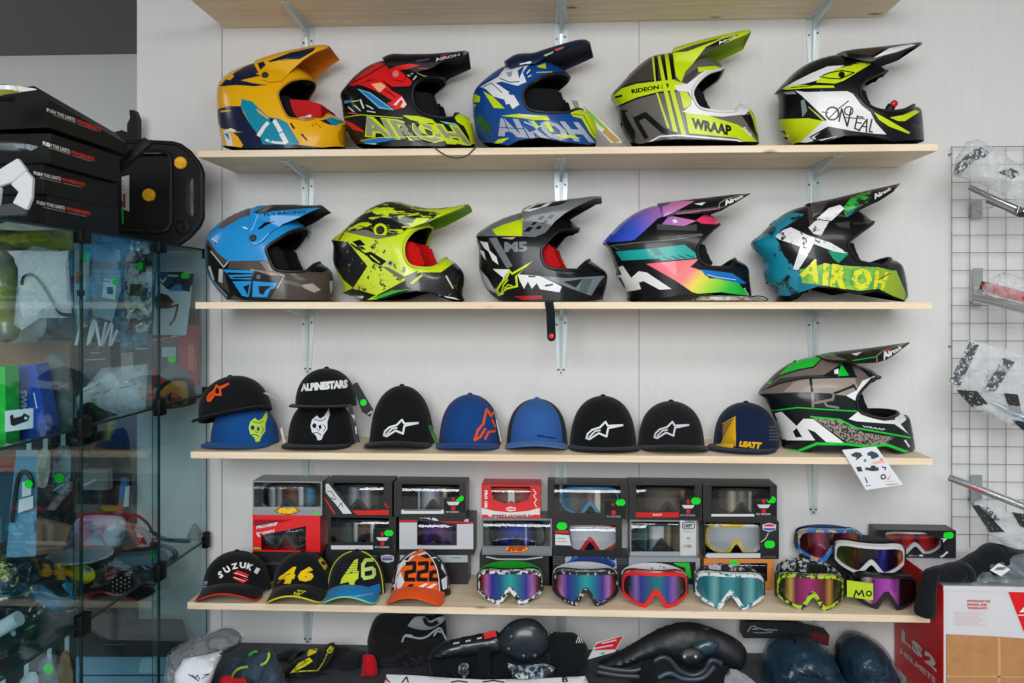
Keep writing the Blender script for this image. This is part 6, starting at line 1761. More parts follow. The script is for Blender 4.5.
soft('folded_cloth', 'red folded cloth under the navy bagged jacket', 'clothing', [(500, 500), (560, 470), (640, 500), (740, 520), (760, 640), (500, 640)], 2.24, 0.02, cloth((176, 24, 34)), CRW, fl=FL, seed=6)
CRX = (260, 620, 8.533)
r = softroot('racing_shirt', 'black shirt with bright yellow striped panels, lying on dark clothing', 'clothing', 312, 670, 2.50)
sh = soft('shirt', 0, 0, [(150, 540), (210, 420), (300, 340), (390, 300), (420, 250), (500, 250), (600, 200), (640, 240), (620, 300), (560, 400), (500, 440), (620, 470), (640, 560)], 2.52, 0.045, cloth((22, 24, 26)), CRX, parent=r, fl=FL, seed=7, amp=0.014)
DECAL_CLOTH[0] = True
decal('yellow_panel', [((222, 210, 30), [(255, 455), (330, 370), (420, 320), (450, 350), (380, 400), (290, 440)]), ((222, 210, 30), [(395, 300), (420, 255), (490, 240), (480, 280), (410, 312)]), ((200, 190, 40), [(570, 260), (600, 220), (630, 240), (610, 282), (575, 285)]),
    ((190, 190, 60), 'S', 9, [(270, 445), (380, 435), (490, 430), (540, 360), (570, 290)])] + [((60, 58, 20), 'S', 4, [(290 + 22 * i, 430 - 14 * i), (310 + 24 * i, 400 - 12 * i)]) for i in range(6)], [sh], r, CRX)
DECAL_CLOTH[0] = False
g = soft('dark_garment', 'black garment with red script, between the yellow striped shirt and the red cloth', 'clothing', [(480, 640), (520, 480), (560, 320), (640, 265), (720, 280), (800, 285), (880, 300), (890, 480), (900, 640)], 2.60, 0.055, cloth((24, 26, 30)), CRX, fl=FL, seed=8, amp=0.018)
decal('red_script', [((170, 24, 36), 'S', 9, [(600, 530), (640, 500), (700, 495), (740, 520), (700, 540)]), ((170, 24, 36), 'S', 7, [(640, 470), (720, 455), (760, 480), (830, 460)]), ((170, 24, 36), 'S', 7, [(530, 530), (560, 500)])], [g], g, CRX)
soft('dark_garment', 'dark blue grey garment on the wall side, between the bagged jacket and the striped shirt', 'clothing', [(120, 520), (150, 300), (220, 265), (330, 270), (400, 290), (380, 420), (250, 540)], 2.65, 0.04, cloth((30, 38, 48)), CRX, fl=FL, seed=9, amp=0.014)
soft('red_cloth', 'red cloth draped beside the black backpack', 'clothing', [(880, 300), (970, 300), (1000, 400), (990, 640), (830, 640), (860, 480)], 2.52, 0.02, cloth((190, 20, 30)), CRX, fl=FL, seed=10)
CRY = (360, 605, 5.689)
r = softroot('backpack', 'black soft backpack with grey piping hanging right under the lowest pine shelf', 'bag', 402, 680, 2.60)
soft('body', 0, 0, [(45, 180), (90, 68), (200, 62), (330, 66), (470, 70), (490, 180), (440, 240), (400, 330), (390, 400), (250, 410), (100, 400), (60, 290)], 2.62, 0.08, cloth((20, 23, 26)), CRY, parent=r, fl=FL, seed=11, amp=0.02)
soft('grey_panel', 0, 0, [(270, 120), (310, 70), (370, 66), (400, 90), (440, 70), (480, 68), (470, 100), (400, 140), (330, 140)], 2.545, 0.006, cloth((130, 136, 142)), CRY, parent=r, seed=12, amp=0.004)
for pts in ([(240, 210), (255, 178), (295, 182), (340, 190), (380, 180), (420, 150), (455, 132), (475, 165), (490, 195)], [(245, 195), (260, 172), (300, 176)], [(420, 175), (440, 150), (462, 155)]):
    bm = B()
    tube(bm, [at(360 + a / 5.689, 605 + b / 5.689, 2.532) - r.location for a, b in catmull(pts, 4)], 0.003, 6)
    obj('piping', bm, cloth((150, 156, 162)), r)
bm = B(); tube(bm, [at(360 + a / 5.689, 605 + b / 5.689, 2.53) - r.location for a, b in catmull([(365, 75), (380, 105), (410, 112), (440, 95)], 4)], 0.006, 8)
obj('carry_loop', bm, cloth((20, 22, 26)), r)
# knee guard
hardblk = mat((26, 32, 38), 0.3, coat=0.3)
r = softroot('knee_guard', 'black articulated knee guard with riveted cup and red tip, in front of the backpack', 'protector', 500, 680, 2.46)
soft('thigh_plate', 0, 0, [(400, 260), (480, 210), (600, 180), (700, 160), (780, 150), (830, 200), (840, 260), (700, 280), (560, 290), (420, 300)], 2.475, 0.03, hardblk, CRY, parent=r, seed=13, amp=0.004)
soft('knee_cup', 0, 0, [(770, 200), (800, 150), (860, 95), (930, 75), (1000, 85), (1050, 130), (1080, 190), (1070, 260), (1010, 310), (930, 330), (850, 300), (790, 260)], 2.465, 0.036, mat((30, 40, 48), 0.35, coat=0.2), CRY, parent=r, seed=14, amp=0.003)
soft('padded_sleeve', 0, 0, [(390, 290), (480, 270), (660, 260), (840, 290), (880, 350), (860, 420), (600, 440), (440, 430), (400, 370)], 2.50, 0.05, cloth((18, 22, 26)), CRY, parent=r, fl=FL, seed=15, amp=0.014)
soft('hinge_strap', 0, 0, [(665, 255), (740, 250), (745, 430), (665, 435)], 2.43, 0.008, cloth((16, 20, 24)), CRY, parent=r, fl=FL, smooth=False, seed=16, amp=0.002)
soft('calf_sleeve', 0, 0, [(1080, 150), (1150, 160), (1230, 165), (1290, 230), (1300, 300), (1290, 380), (1130, 400), (1070, 330)], 2.52, 0.045, cloth((20, 24, 28)), CRY, parent=r, fl=FL, seed=17, amp=0.008)
bm = B(); p0 = at(360 + 740 / 5.689, 605 + 168 / 5.689, 2.442) - r.location
obox(bm, p0, (0.0175, 0, 0.005), (0, 0.003, 0), (-0.002, 0, 0.0085), bev=0.001); obj('red_tip', bm, mat((206, 30, 30), 0.4), r)
for (a, b, w_) in ((548, 216, .0085), (615, 203, .0075), (680, 188, .007)):
    bm = B(); p0 = at(360 + a / 5.689, 605 + b / 5.689, 2.441) - r.location
    obox(bm, p0, (w_, 0, 0.0016), (0, 0.002, 0), (0, 0, 0.0016)); obj('white_mark', bm, mat((190, 196, 200), 0.5), r)
bm = B(); tube(bm, [at(360 + a / 5.689, 605 + b / 5.689, 2.44) - r.location for a, b in ((570, 233), (650, 224), (735, 212))], 0.002, 6); obj('edge_line', bm, mat((150, 156, 160), 0.4), r)
riv = mat((150, 160, 168), 0.3, metal=0.8)
for a, b in ((930, 290), (995, 288), (1090, 155), (860, 180), (845, 250)):
    bm = B(); lathe(bm, [(0.0045, 0.004), (0.0045, 0), (0.0025, -0.002), (0.0003, -0.0024)], 10, at(360 + a / 5.689, 605 + b / 5.689, 2.415) - r.location, axis='y'); obj('rivet', bm, riv, r)
decal('white_emblem', [((200, 206, 210), 'S', 5, [(1230, 215), (1242, 180), (1255, 215)]), ((200, 206, 210), 'S', 5, [(1243, 215), (1254, 182), (1266, 215)])], [o for o in r.children if o.name.startswith('calf')], r, CRY)
FOIL = splat((40, 50, 58), (170, 186, 198), 60, 0.55, 0.05, rough=0.2)
soft('crumpled_bag', 'crumpled shiny clear bag below the knee guard cup', 'bag', [(840, 330), (920, 345), (1050, 335), (1110, 360), (1060, 410), (900, 420), (850, 390)], 2.42, 0.02, FOIL, CRY, fl=FL, seed=18, amp=0.012)
soft('crumpled_bag', 'small crumpled shiny bag in front of the knee guard strap', 'bag', [(560, 340), (590, 325), (620, 345), (615, 400), (590, 420), (560, 390)], 2.41, 0.012, FOIL, CRY, fl=FL, seed=19, amp=0.008)
pr = soft('printed_shirt', 'white shirt with black print spread under the knee guard', 'clothing', [(120, 490), (150, 395), (300, 400), (500, 415), (700, 425), (1000, 420), (1280, 405), (1350, 490)], 2.40, 0.02, cloth((206, 208, 212)), CRY, fl=FL, seed=20, smooth=False, amp=0.004)
decal('black_print', [((30, 32, 36), 'S', 8, [(240, 440), (265, 410), (275, 440)]), ((30, 32, 36), 'S', 8, [(520, 440), (560, 432), (610, 440)]), ((170, 30, 40), 'S', 8, [(120, 440), (150, 420), (170, 440)]), ((30, 32, 36), 'T', 'B', [(1150, 412), (1185, 412), (1185, 440), (1150, 440)]), ((30, 32, 36), 'S', 8, [(700, 438), (760, 430), (820, 440)])], [pr], pr, CRY)
CRZ = (520, 605, 4.267)
r = softroot('swing_tag', 'red and white folded product card standing beside the knee guard', 'card', 605, 655, 2.50)
bm = B()
q = [at(520 + a / 4.267, 605 + b / 4.267, Y) - r.location for a, b, Y in ((325, 160, 2.50), (445, 128, 2.52), (405, 200, 2.47), (290, 232, 2.45))]
prism(bm, q, (0, 0.002, 0)); tg = obj('card', bm, paper((206, 208, 210)), r)
decal('card_print', [((206, 30, 44), [(330, 165), (440, 132), (408, 190), (300, 195)]), ((206, 210, 214), 'S', 5, [(350, 165), (410, 150)]), ((206, 210, 214), 'S', 5, [(325, 185), (395, 172)]), ((40, 170, 60), [(338, 210), (360, 200), (362, 212), (342, 218)])], [tg], r, CRZ)
r = softroot('neck_brace', 'black rigid neck brace with two silver rivets, between the red card and the bagged helmets', 'protector', 670, 680, 2.50)
soft('shell', 0, 0, [(330, 240), (420, 200), (540, 130), (620, 90), (720, 72), (800, 90), (900, 130), (960, 180), (965, 240), (930, 280), (860, 250), (810, 230), (780, 270), (700, 260), (620, 220), (540, 230), (440, 265), (350, 265)], 2.53, 0.045, mat((26, 30, 34), 0.5), CRZ, parent=r, seed=21, amp=0.006)
soft('side_plate', 0, 0, [(740, 170), (800, 145), (850, 165), (830, 205), (780, 215), (740, 200)], 2.475, 0.012, mat((34, 62, 76), 0.3, coat=0.3), CRZ, parent=r, seed=22, amp=0.002)
soft('centre_plate', 0, 0, [(672, 210), (690, 190), (730, 185), (775, 195), (790, 225), (770, 250), (730, 262), (690, 250)], 2.462, 0.012, mat((20, 24, 28), 0.4), CRZ, parent=r, seed=23, amp=0.001)
for a, b in ((702, 223), (750, 224)):
    bm = B(); lathe(bm, [(0.006, 0.004), (0.006, 0), (0.003, -0.002), (0.0003, -0.003)], 12, at(520 + a / 4.267, 605 + b / 4.267, 2.449) - r.location, axis='y'); obj('rivet', bm, riv, r)
for pts, rad, c in (([(335, 262), (400, 275), (480, 280), (540, 262), (600, 225), (640, 235), (680, 280), (740, 300), (790, 275), (815, 235), (860, 250)], 0.008, (44, 54, 62)),
                  ([(330, 285), (420, 300), (500, 305), (560, 315)], 0.009, (40, 50, 60)), ([(590, 310), (640, 290), (700, 315), (780, 310), (830, 260)], 0.007, (60, 76, 90))):
    bm = B(); tube(bm, [at(520 + a / 4.267, 605 + b / 4.267, 2.455) - r.location for a, b in catmull(pts, 4)], rad, 8); obj('padded_rim', bm, mat(c, 0.35), r, smooth=60)
soft('strap', 0, 0, [(520, 240), (570, 235), (585, 320), (560, 345), (510, 340)], 2.44, 0.01, cloth((20, 23, 27)), CRZ, parent=r, seed=24, amp=0.003, fl=FL)
soft('support_pad', 0, 0, [(340, 300), (560, 300), (700, 310), (900, 290), (940, 300), (930, 350), (340, 350)], 2.55, 0.05, cloth((18, 21, 25)), CRZ, parent=r, seed=25, amp=0.008, fl=FL)
CRV = (730, 610, 8.533)
bx = thing('carton', 'flat black carton with grey script lettering, right under the lowest pine shelf', 'box', at(790, 640, 2.64))
bm = B()
q = [at(730 + a / 8.533, 610 + b / 8.533, 2.64) - bx.location for a, b in ((125, 100), (520, 108), (690, 180), (850, 215), (840, 310), (660, 262), (440, 245), (115, 240))]
prism(bm, q, (0, 0.06, 0)); cb = obj('carton_body', bm, mat((20, 22, 25), 0.5), bx)
decal('red_print', [((90, 24, 28), [(690, 185), (848, 220), (840, 300), (690, 265)])], [cb], bx, CRV)
decal('script', [((150, 154, 158), 'S', 9, [(150, 185), (180, 140), (215, 135), (225, 155), (190, 165), (240, 160)]), ((150, 154, 158), 'S', 8, [(240, 150), (280, 165), (330, 165), (400, 172)]), ((130, 134, 138), 'S', 7, [(200, 190), (260, 195), (360, 190)]), ((130, 134, 138), 'S', 6, [(300, 175), (360, 182)])], [cb], bx, CRV)
HB = splat((14, 20, 26), (26, 40, 52), 18, 0.55, 0.1, rough=0.25, coat=0.2)
FH = film_mat((50, 90, 116), 0.34, 0.16)
for (lab, pts, Y, sd) in (('dark helmet wrapped in a bluish clear bag, left of the two wrapped helmets', [(290, 640), (300, 480), (340, 360), (440, 290), (600, 262), (740, 290), (840, 370), (890, 480), (910, 640)], 2.53, 30),
                          ('dark helmet wrapped in a bluish clear bag, right of the two wrapped helmets', [(915, 640), (905, 420), (960, 290), (1060, 235), (1180, 250), (1300, 330), (1370, 450), (1400, 640)], 2.57, 31)):
    r = softroot('wrapped_helmet', lab, 'helmet', 730 + (pts[0][0] + pts[-1][0]) / 2 / 8.533, 683, Y, 'wrapped helmets')
    soft('helmet_shell', 0, 0, pts, Y + 0.02, 0.10, HB, CRV, parent=r, fl=FL, seed=sd, amp=0.012)
    soft('plastic_bag', 0, 0, [(p[0] + (18 if p[0] > 700 else -18), p[1] - 12) for p in pts], Y + 0.01, 0.115, FH, CRV, parent=r, fl=FL, seed=sd + 5, amp=0.03, freq=20)
soft('zip_bag', 'clear zip bag with a red line, in front of the neck brace', 'bag', [(0, 500), (60, 510), (150, 560), (220, 620), (210, 660), (-60, 660), (-40, 560)], 2.44, 0.012, film_mat((190, 196, 204), 0.45, 0.2), CRV, fl=FL, seed=40, smooth=False)

# ------------------------------------------------------------------ right end: helmet carton, garment, goggle box
X0 = 1.0635; YF = 2.40; YB = 2.735
ztop = atx(939, 586, X0).z
p = at(939, 586, YF)
carton = thing('helmet_carton', 'white and red helmet carton standing at the right end of the shelves', 'box', (X0 + 0.2, YF, 0))
bm = B(); ZT = ZC - (586 - HZ) / (ray(939, 586).y) * YF
w_ = 0.44
box(bm, -0.2, -0.2 + w_, 0, YB - YF, ZT - 0.36, ZT, bev=0.002)
wc = mat((212, 214, 220), 0.5)
for f in bm.faces: f.material_index = 0
for f in bm.faces:
    if f.calc_center_median().x < -0.199: f.material_index = 1
cbody = obj('carton_body', bm, [wc, mat((206, 16, 24), 0.45)], carton)
bm = B(); box(bm, -0.2, -0.2 + w_, -0.003, 0.0, ZT - 0.012, ZT + 0.002); obj('lid_flap', bm, wc, carton)
decal('side_lettering', [((208, 206, 208), 'T', 'L', [(902, 629), (911, 636), (911, 649), (901.8, 641)], 0.05), ((208, 206, 208), 'T', 'S', [(912, 638), (923, 648), (923, 660), (912, 650)], 0.06), ((208, 206, 208), 'T', '2', [(925, 649), (937, 660), (937, 673), (925, 662)], 0.06), ((206, 190, 190), 'T', 'HELMETS', [(900.5, 648), (936, 678), (936, 684), (900.5, 653)], 0.04)], [cbody], carton, off=0.0012)
decal('front_print', [((220, 20, 26), [(1007, 589), (1030, 589.5), (1030, 645), (1023, 630)]), ((200, 90, 90), 'T', 'DOWNLOAD THE', [(967, 599.5), (990, 600), (990, 602.5), (967, 602)], 0.06), ((200, 90, 90), 'T', 'MANUAL AND', [(967, 603), (987, 603.5), (987, 606), (967, 605.5)], 0.06), ((200, 90, 90), 'T', 'WARRANTY', [(967, 606.5), (988, 607), (988, 609.5), (967, 609)], 0.06)]
      + [((222, 180, 182), 'S', 0.6, [(954, 612 + i * 2.1), (986 - (i % 3) * 4, 612.4 + i * 2.1)]) for i in range(7)] + [((230, 230, 232), [(1019, 612), (1026, 605), (1026, 612)]), ((230, 230, 232), 'S', 1, [(1018, 615), (1026, 615)])], [cbody], carton, off=0.0012)
bm = B()
q = [at(946, 634, YF), at(996, 636.5, YF), at(1046, 640, YF), at(1046, 700, YF), at(946, 700, YF)]
prism(bm, [(a.x - carton.location.x, -0.004, a.z) for a in q], (0, 0.0035, 0))
kp = obj('cardboard_patch', bm, splat((176, 124, 78), (190, 138, 90), 30, 0.5, 0.2, rough=0.75, coat=0.0), carton)
bm = B()
for pts in (((998, 637), (998.5, 660), (998, 700)), ((946, 675.5), (998, 676), (1046, 677))):
    a, b = at(*pts[0], YF), at(*pts[-1], YF)
    ribbon(bm, [(at(*c, YF).x - carton.location.x, -0.0044, at(*c, YF).z) for c in pts], (0.0035, 0, 0) if pts[0][0] == pts[-1][0] or abs(pts[0][0] - pts[-1][0]) < 3 else (0, 0, 0.0016), 0.0008)
    obj('packing_tape', bm, mat((206, 160, 116), 0.3), carton); bm = B()
bm.free()
bm = B(); obox(bm, (0, 0, (ZT - 0.36) / 2), (0.19, 0, 0), (0, 0.15, 0), (0, 0, (ZT - 0.36) / 2))
for v in bm.verts: v.co += Vector((X0 + 0.22, YF + 0.17, 0))
tag(obj('lower_carton', bm, mat((150, 112, 76), 0.7)), 'brown carton on the floor under the white and red helmet carton', 'box')
# black goggle box with red goggles, standing on the carton
C = (860, 510, 6.244)
zl = ZT + 0.003 - ZS
gbox('black box with red mirrored goggles, right end behind the white framed goggles', 877, 956, 530, 560, zl, BX, [(160, 150), (400, 160), (520, 210), (520, 290), (160, 320)],
     [tagc(520, 138, 584, 178), ((206, 210, 214), [(460, 176), (545, 178), (520, 204), (485, 204)]), ((206, 210, 214), 'S', 11, [(265, 325), (320, 282), (375, 280), (440, 318), (520, 285), (545, 262)])],
     (mat((210, 212, 214), 0.4), lens_ramp([(-1, (150, 60, 20)), (-.7, (200, 40, 26)), (-.4, (120, 30, 30)), (-.2, (220, 40, 40)), (.05, (60, 24, 26)), (.25, (200, 36, 30)), (.5, (160, 30, 26)), (1, (60, 20, 20))], 0.0913, 0.12, 0.4), 'red mirrored goggles inside the box at the right end'), Y=2.655, depth=0.07, crop=C, group='goggle box at the right end')
# black garment over the carton
CG_ = (860, 510, 6.244)
gar = softroot('black_garment', 'black garment draped over the helmet carton, its sleeve hanging onto the goggle shelf', 'clothing', 980, 590, 2.52)
soft('garment_body', 0, 0, [(400, 470), (420, 385), (520, 355), (640, 322), (740, 262), (840, 208), (1000, 250), (1140, 272), (1150, 470), (900, 480), (620, 480)], 2.475, 0.06, cloth((22, 27, 32)), CG_, parent=gar, seed=50, amp=0.016, fl=ZT + 0.004)
soft('sleeve', 0, 0, [(392, 392), (450, 372), (500, 376), (496, 440), (480, 520), (474, 650), (440, 682), (352, 655), (336, 600), (366, 500)], 2.388, 0.012, cloth((20, 24, 29)), CG_, parent=gar, seed=51, amp=0.006)
soft('shoulder', 0, 0, [(385, 420), (440, 375), (520, 352), (640, 325), (700, 360), (700, 430), (640, 470), (480, 470), (400, 470)], 2.435, 0.045, cloth((21, 25, 30)), CG_, parent=gar, seed=53, amp=0.012, fl=ZT + 0.004)
r = softroot('clear_bag', 'clear crumpled bag with white barcode label on the black garment', 'bag', 1000, 590, 2.44)
soft('plastic_bag', 0, 0, [(700, 450), (760, 380), (860, 320), (950, 290), (1040, 270), (1140, 290), (1140, 470), (900, 480)], 2.425, 0.03, film_mat((190, 206, 216), 0.34, 0.12), CG_, parent=r, seed=52, amp=0.03, fl=ZT + 0.004, freq=20)
bm = B(); q = [at(860 + a / 6.244, 510 + b / 6.244, 2.375) - r.location for a, b in ((868, 332), (940, 372), (880, 414), (812, 376))]
prism(bm, q, (0, 0.001, 0)); lb = obj('label', bm, paper((226, 228, 230)), r)
decal('barcode', [((40, 42, 46), 'S', 5, [(842 + i * 9, 372 + (i % 2) * 3), (866 + i * 9, 356 + (i % 2) * 3)]) for i in range(6)], [lb], r, CG_)

# ------------------------------------------------------------------ wire grid with handlebars
YG = 2.728
gx0 = at(951.8, 300, YG).x; gz1 = at(952, 147.3, YG).z; gz0 = at(952, 546, YG).z
grid = thing('wire_grid', 'wire grid panel on the wall right of the shelves', 'grid', (gx0, YG, gz0))
wirem = mat((128, 134, 136), 0.4, metal=0.5)
sp = 0.0548
nx = 9
gh = gz1 - gz0
for i in range(nx):
    bm = B(); tube(bm, [(i * sp, 0, -0.005), (i * sp, 0, gh + 0.003)], 0.0011 if i else 0.0014, 6); obj('upright_wire', bm, wirem, grid, smooth=60)
k = 0
while k * sp <= gh + 0.004:
    bm = B(); tube(bm, [(-0.004, -0.003, gh - k * sp), ((nx - 1) * sp + 0.03, -0.003, gh - k * sp)], 0.0011 if k else 0.0014, 6); obj('cross_wire', bm, wirem, grid, smooth=60); k += 1
for zz in (gh - 0.02, gh * 0.5, 0.03):
    bm = B(); tube(bm, [(0, 0.0, zz), (0, 0.0215, zz)], 0.003, 6); obj('wall_hook', bm, wirem, grid)
chrome = mat((200, 204, 206), 0.18, metal=0.95)
alu = mat((212, 216, 220), 0.28, metal=0.8)
def hookplate(label, x0, y0, x1, y1):
    a, b = at(x0, y1, YG - 0.008), at(x1, y0, YG - 0.008)
    t = thing('hook_plate', label, 'hook', (a.x, YG - 0.006, a.z), 0, 'hook plates on the wire grid')
    bm = B(); box(bm, 0, b.x - a.x, -0.002, 0, 0, b.z - a.z, bev=0.0006); obj('plate', bm, mat((170, 176, 176), 0.35, metal=0.6), t)
    bm = B(); box(bm, 0.004, b.x - a.x - 0.004, 0.0, D - t.location.y, 0.004, 0.012); obj('rear_clip', bm, mat((150, 156, 156), 0.4, metal=0.5), t)
    bm = B(); tube(bm, [((b.x - a.x) / 2, -0.002, (b.z - a.z) * 0.45), ((b.x - a.x) / 2, -0.10, (b.z - a.z) * 0.45), ((b.x - a.x) / 2, -0.115, (b.z - a.z) * 0.45 + 0.012)], 0.003, 8); obj('hook', bm, chrome, t, smooth=60)
    return t
hookplate('steel hook plate high on the wire grid under the chrome bar', 971.5, 200.5, 982.5, 218)
hookplate('steel hook plate on the wire grid behind the silver bar with red padding', 973, 268, 983, 305)
hookplate('steel hook plate low on the wire grid behind the long silver bar', 971, 475, 982.5, 504)
BLB = splat((70, 76, 80), (196, 202, 206), 120, 0.55, 0.03, rough=0.4)
BLD = splat((26, 28, 32), (170, 176, 180), 130, 0.62, 0.03, rough=0.4)
def bar(name, label, pts, rad, m, crop, extra=None):
    t = softroot(name, label, 'handlebar', pts[0][0], pts[0][1], pts[0][2], 'bagged handlebars on the wire grid')
    P = [at(*p) - t.location for p in pts]
    bm = B(); tube(bm, P, rad, 14); obj('bar', bm, m, t, smooth=60)
    d = (P[1] - P[0]).normalized()
    bm = B(); tube(bm, [P[0] - d * 0.001, P[0] + d * 0.0006], rad * 0.78, 14); obj('open_end', bm, mat((30, 32, 35), 0.6), t)
    return t
def film_part(t, pts, Y, th, m, seed=0, amp=0.01, crop=(0, 0, 1)):
    return soft('plastic_bag', 0, 0, pts, Y, th, m, crop, parent=t, seed=seed, amp=amp, smooth=False, freq=22)
def band(t, pts, Y, m, name='printed_band'):
    bm = B(); prism(bm, [at(a, b, Y) - t.location for a, b in pts], (0, 0.0006, 0)); return obj(name, bm, m, t)
FG = film_mat((226, 232, 236), 0.34, 0.12)
t = bar('handlebar', 'chrome handlebar end in a clear bag, highest on the wire grid', [(970, 187.5, 2.55), (990, 197, 2.52), (1012, 206.5, 2.49), (1045, 221, 2.45)], 0.0092, chrome, None)
bm = B(); a = at(1019, 211, 2.475) - t.location; obox(bm, a, (0.008, 0, -0.003), (0, 0.008, 0), (0.003, 0, 0.010), bev=0.002); obj('clamp', bm, mat((120, 124, 126), 0.25, metal=0.9), t)
bm = B(); lathe(bm, [(0.0005, -0.012), (0.007, -0.012), (0.008, -0.009), (0.008, 0.004)], 14, at(1021, 214.5, 2.465) - t.location, axis='y'); obj('end_plug', bm, mat((24, 26, 28), 0.4), t)
bm = B(); tube(bm, [at(986, 201, 2.56) - t.location, at(1004, 208, 2.55) - t.location, at(1018, 215, 2.54) - t.location], 0.005, 10); obj('lower_tube', bm, mat((120, 124, 122), 0.3, metal=0.8), t, smooth=60)
film_part(t, [(953, 176), (955, 160), (966, 142), (978, 139), (1000, 152), (1030, 172), (1050, 180), (1050, 215), (1024, 206), (996, 192), (972, 180), (960, 178)], 2.52, 0.03, FG, 61, 0.02)
band(t, [(954, 173), (957, 164), (966, 155), (976, 150), (980, 158), (970, 165), (962, 172)], 2.485, BLB)
band(t, [(973, 150), (982, 147), (990, 153), (984, 158), (978, 155)], 2.485, BLB)
band(t, [(998, 172), (1010, 167.5), (1022, 173.5), (1012, 179)], 2.485, BLB)
bm = B(); tube(bm, [at(955, 171, 2.54) - t.location, at(966, 178, 2.535) - t.location], 0.005, 8); obj('grip_tube', bm, mat((214, 218, 220), 0.4), t)
t = bar('handlebar', 'thick silver handlebar with red padding in a clear tube', [(974, 297.5, 2.56), (995, 302, 2.52), (1015, 307, 2.48), (1050, 316, 2.42)], 0.0135, alu, None)
bm = B(); tube(bm, [at(985, 287, 2.57) - t.location, at(1000, 291, 2.53) - t.location, at(1024, 297, 2.48) - t.location, at(1050, 303, 2.44) - t.location], 0.0155, 12); obj('red_padding', bm, mat((206, 52, 52), 0.5), t, smooth=60)
bm = B(); tube(bm, [at(980.5, 285, 2.575) - t.location, at(986, 286.5, 2.57) - t.location], 0.0125, 12); obj('end_cap', bm, mat((30, 34, 36), 0.5), t, smooth=60)
film_part(t, [(983, 286), (990, 278), (1004, 272), (1024, 278), (1050, 284), (1050, 315), (1024, 308), (996, 300), (984, 294)], 2.50, 0.035, FG, 62, 0.015)
t = softroot('bagged_part', 'clear bag with grey printed bands and a pale blue tube on the wire grid', 'bag', 985, 400, 2.52)
bm = B(); tube(bm, [at(987, 400, 2.52) - t.location, at(1010, 411, 2.50) - t.location, at(1030, 420, 2.47) - t.location], 0.009, 12); obj('tube', bm, mat((150, 176, 196), 0.35, metal=0.4), t, smooth=60)
bm = B(); tube(bm, [at(1013, 420, 2.49) - t.location, at(1024, 426, 2.47) - t.location, at(1040, 434, 2.44) - t.location], [0.003, 0.012, 0.016], 12); obj('dark_tip', bm, mat((40, 50, 54), 0.4), t, smooth=60)
film_part(t, [(948, 384), (970, 340), (984, 343), (1020, 352), (1050, 362), (1050, 415), (1010, 405), (975, 392)], 2.52, 0.015, FG, 63, 0.012)
film_part(t, [(953, 388), (980, 392), (1024, 396), (1050, 400), (1050, 436), (1010, 424), (972, 408)], 2.49, 0.015, FG, 64, 0.012)
band(t, [(949.5, 381), (970, 341.5), (979, 345), (960, 386)], 2.50, BLB); band(t, [(984, 390), (1003, 358), (1015, 362), (995, 391.5)], 2.50, BLB)
band(t, [(956, 389.5), (977, 391), (988, 404), (972, 407)], 2.472, BLD); band(t, [(1004, 393), (1018, 394.5), (1022, 413), (1010, 411)], 2.472, BLD)
t = bar('handlebar', 'long slim silver handlebar low on the wire grid', [(949.5, 477.5, 2.60), (972, 486, 2.56), (1000, 497, 2.52), (1050, 517, 2.44)], 0.0105, mat((206, 210, 214), 0.25, metal=0.85), None)
bm = B(); tube(bm, [at(967, 485.5, 2.545) - t.location, at(985, 492.5, 2.519) - t.location], 0.0032, 8); obj('red_print', bm, mat((190, 60, 60), 0.5), t)
film_part(t, [(970, 503), (984, 499), (1010, 512), (1050, 520), (1050, 560), (1010, 548), (990, 535)], 2.49, 0.015, FG, 65, 0.012)
band(t, [(972, 505.5), (979, 505), (1005, 532), (990, 532.5)], 2.47, BLD); band(t, [(982, 506), (990, 508), (1000, 520), (992, 521)], 2.47, BLB)
band(t, [(1012, 512), (1024, 514), (1040, 522), (1040, 534), (1020, 526)], 2.47, BLD)
# ------------------------------------------------------------------ glass cube cabinet on the left
CX = -1.127
XL = -1.72
ZT0, ZT1, ZT2, ZT3 = ZC + 0.168, ZC - 0.30, ZC - 0.77, 0.06
YS = [2.72, 2.385, 1.985, 1.585]
cab = thing('glass_cabinet', 'glass cube display cabinet with black corner clips, left of the shelves', 'cabinet', (CX, 2.0, 0))
pane = glass_mat('cabinet_glass', (232, 246, 248), 0.9, 0.0, 0.0)
edge = mat((8, 50, 50), 0.45, spec=0.3)
E2 = Vector((CX, 2.0, 0))
def panel(x0, x1, y0, y1, z0, z1, name):
    bm = B(); box(bm, x0 - E2.x, x1 - E2.x, y0 - E2.y, y1 - E2.y, z0, z1)
    # polished edges are the narrow faces
    dims = (x1 - x0, y1 - y0, z1 - z0)
    thin = dims.index(min(dims))
    for f in bm.faces:
        n = f.normal if f.normal.length else f.normal
    bm.normal_update()
    for f in bm.faces:
        n = [abs(c) for c in f.normal]
        f.material_index = 0 if n.index(max(n)) == thin else 1
    return obj(name, bm, [pane, edge], cab)
g = 0.003
zs = [ZT0, ZT1, ZT2, ZT3]
for i in range(3):
    for k in range(3):
        panel(CX - 0.004, CX, YS[k + 1] + g, YS[k] - g, zs[i + 1] + g, zs[i] - g, 'side_pane')
for k in (1, 2):
    for i in range(3):
        panel(CX - 0.022, CX - 0.006, YS[k] - 0.0025, YS[k] + 0.0025, zs[i + 1] + g, zs[i] - g, 'glass_fin')
for i in range(4):
    for k in range(3):
        panel(XL, CX, YS[k + 1] + g, YS[k] - g, zs[i] - 0.0025, zs[i] + 0.0025, 'glass_shelf')
clipm = mat((14, 16, 18), 0.5, spec=0.15)
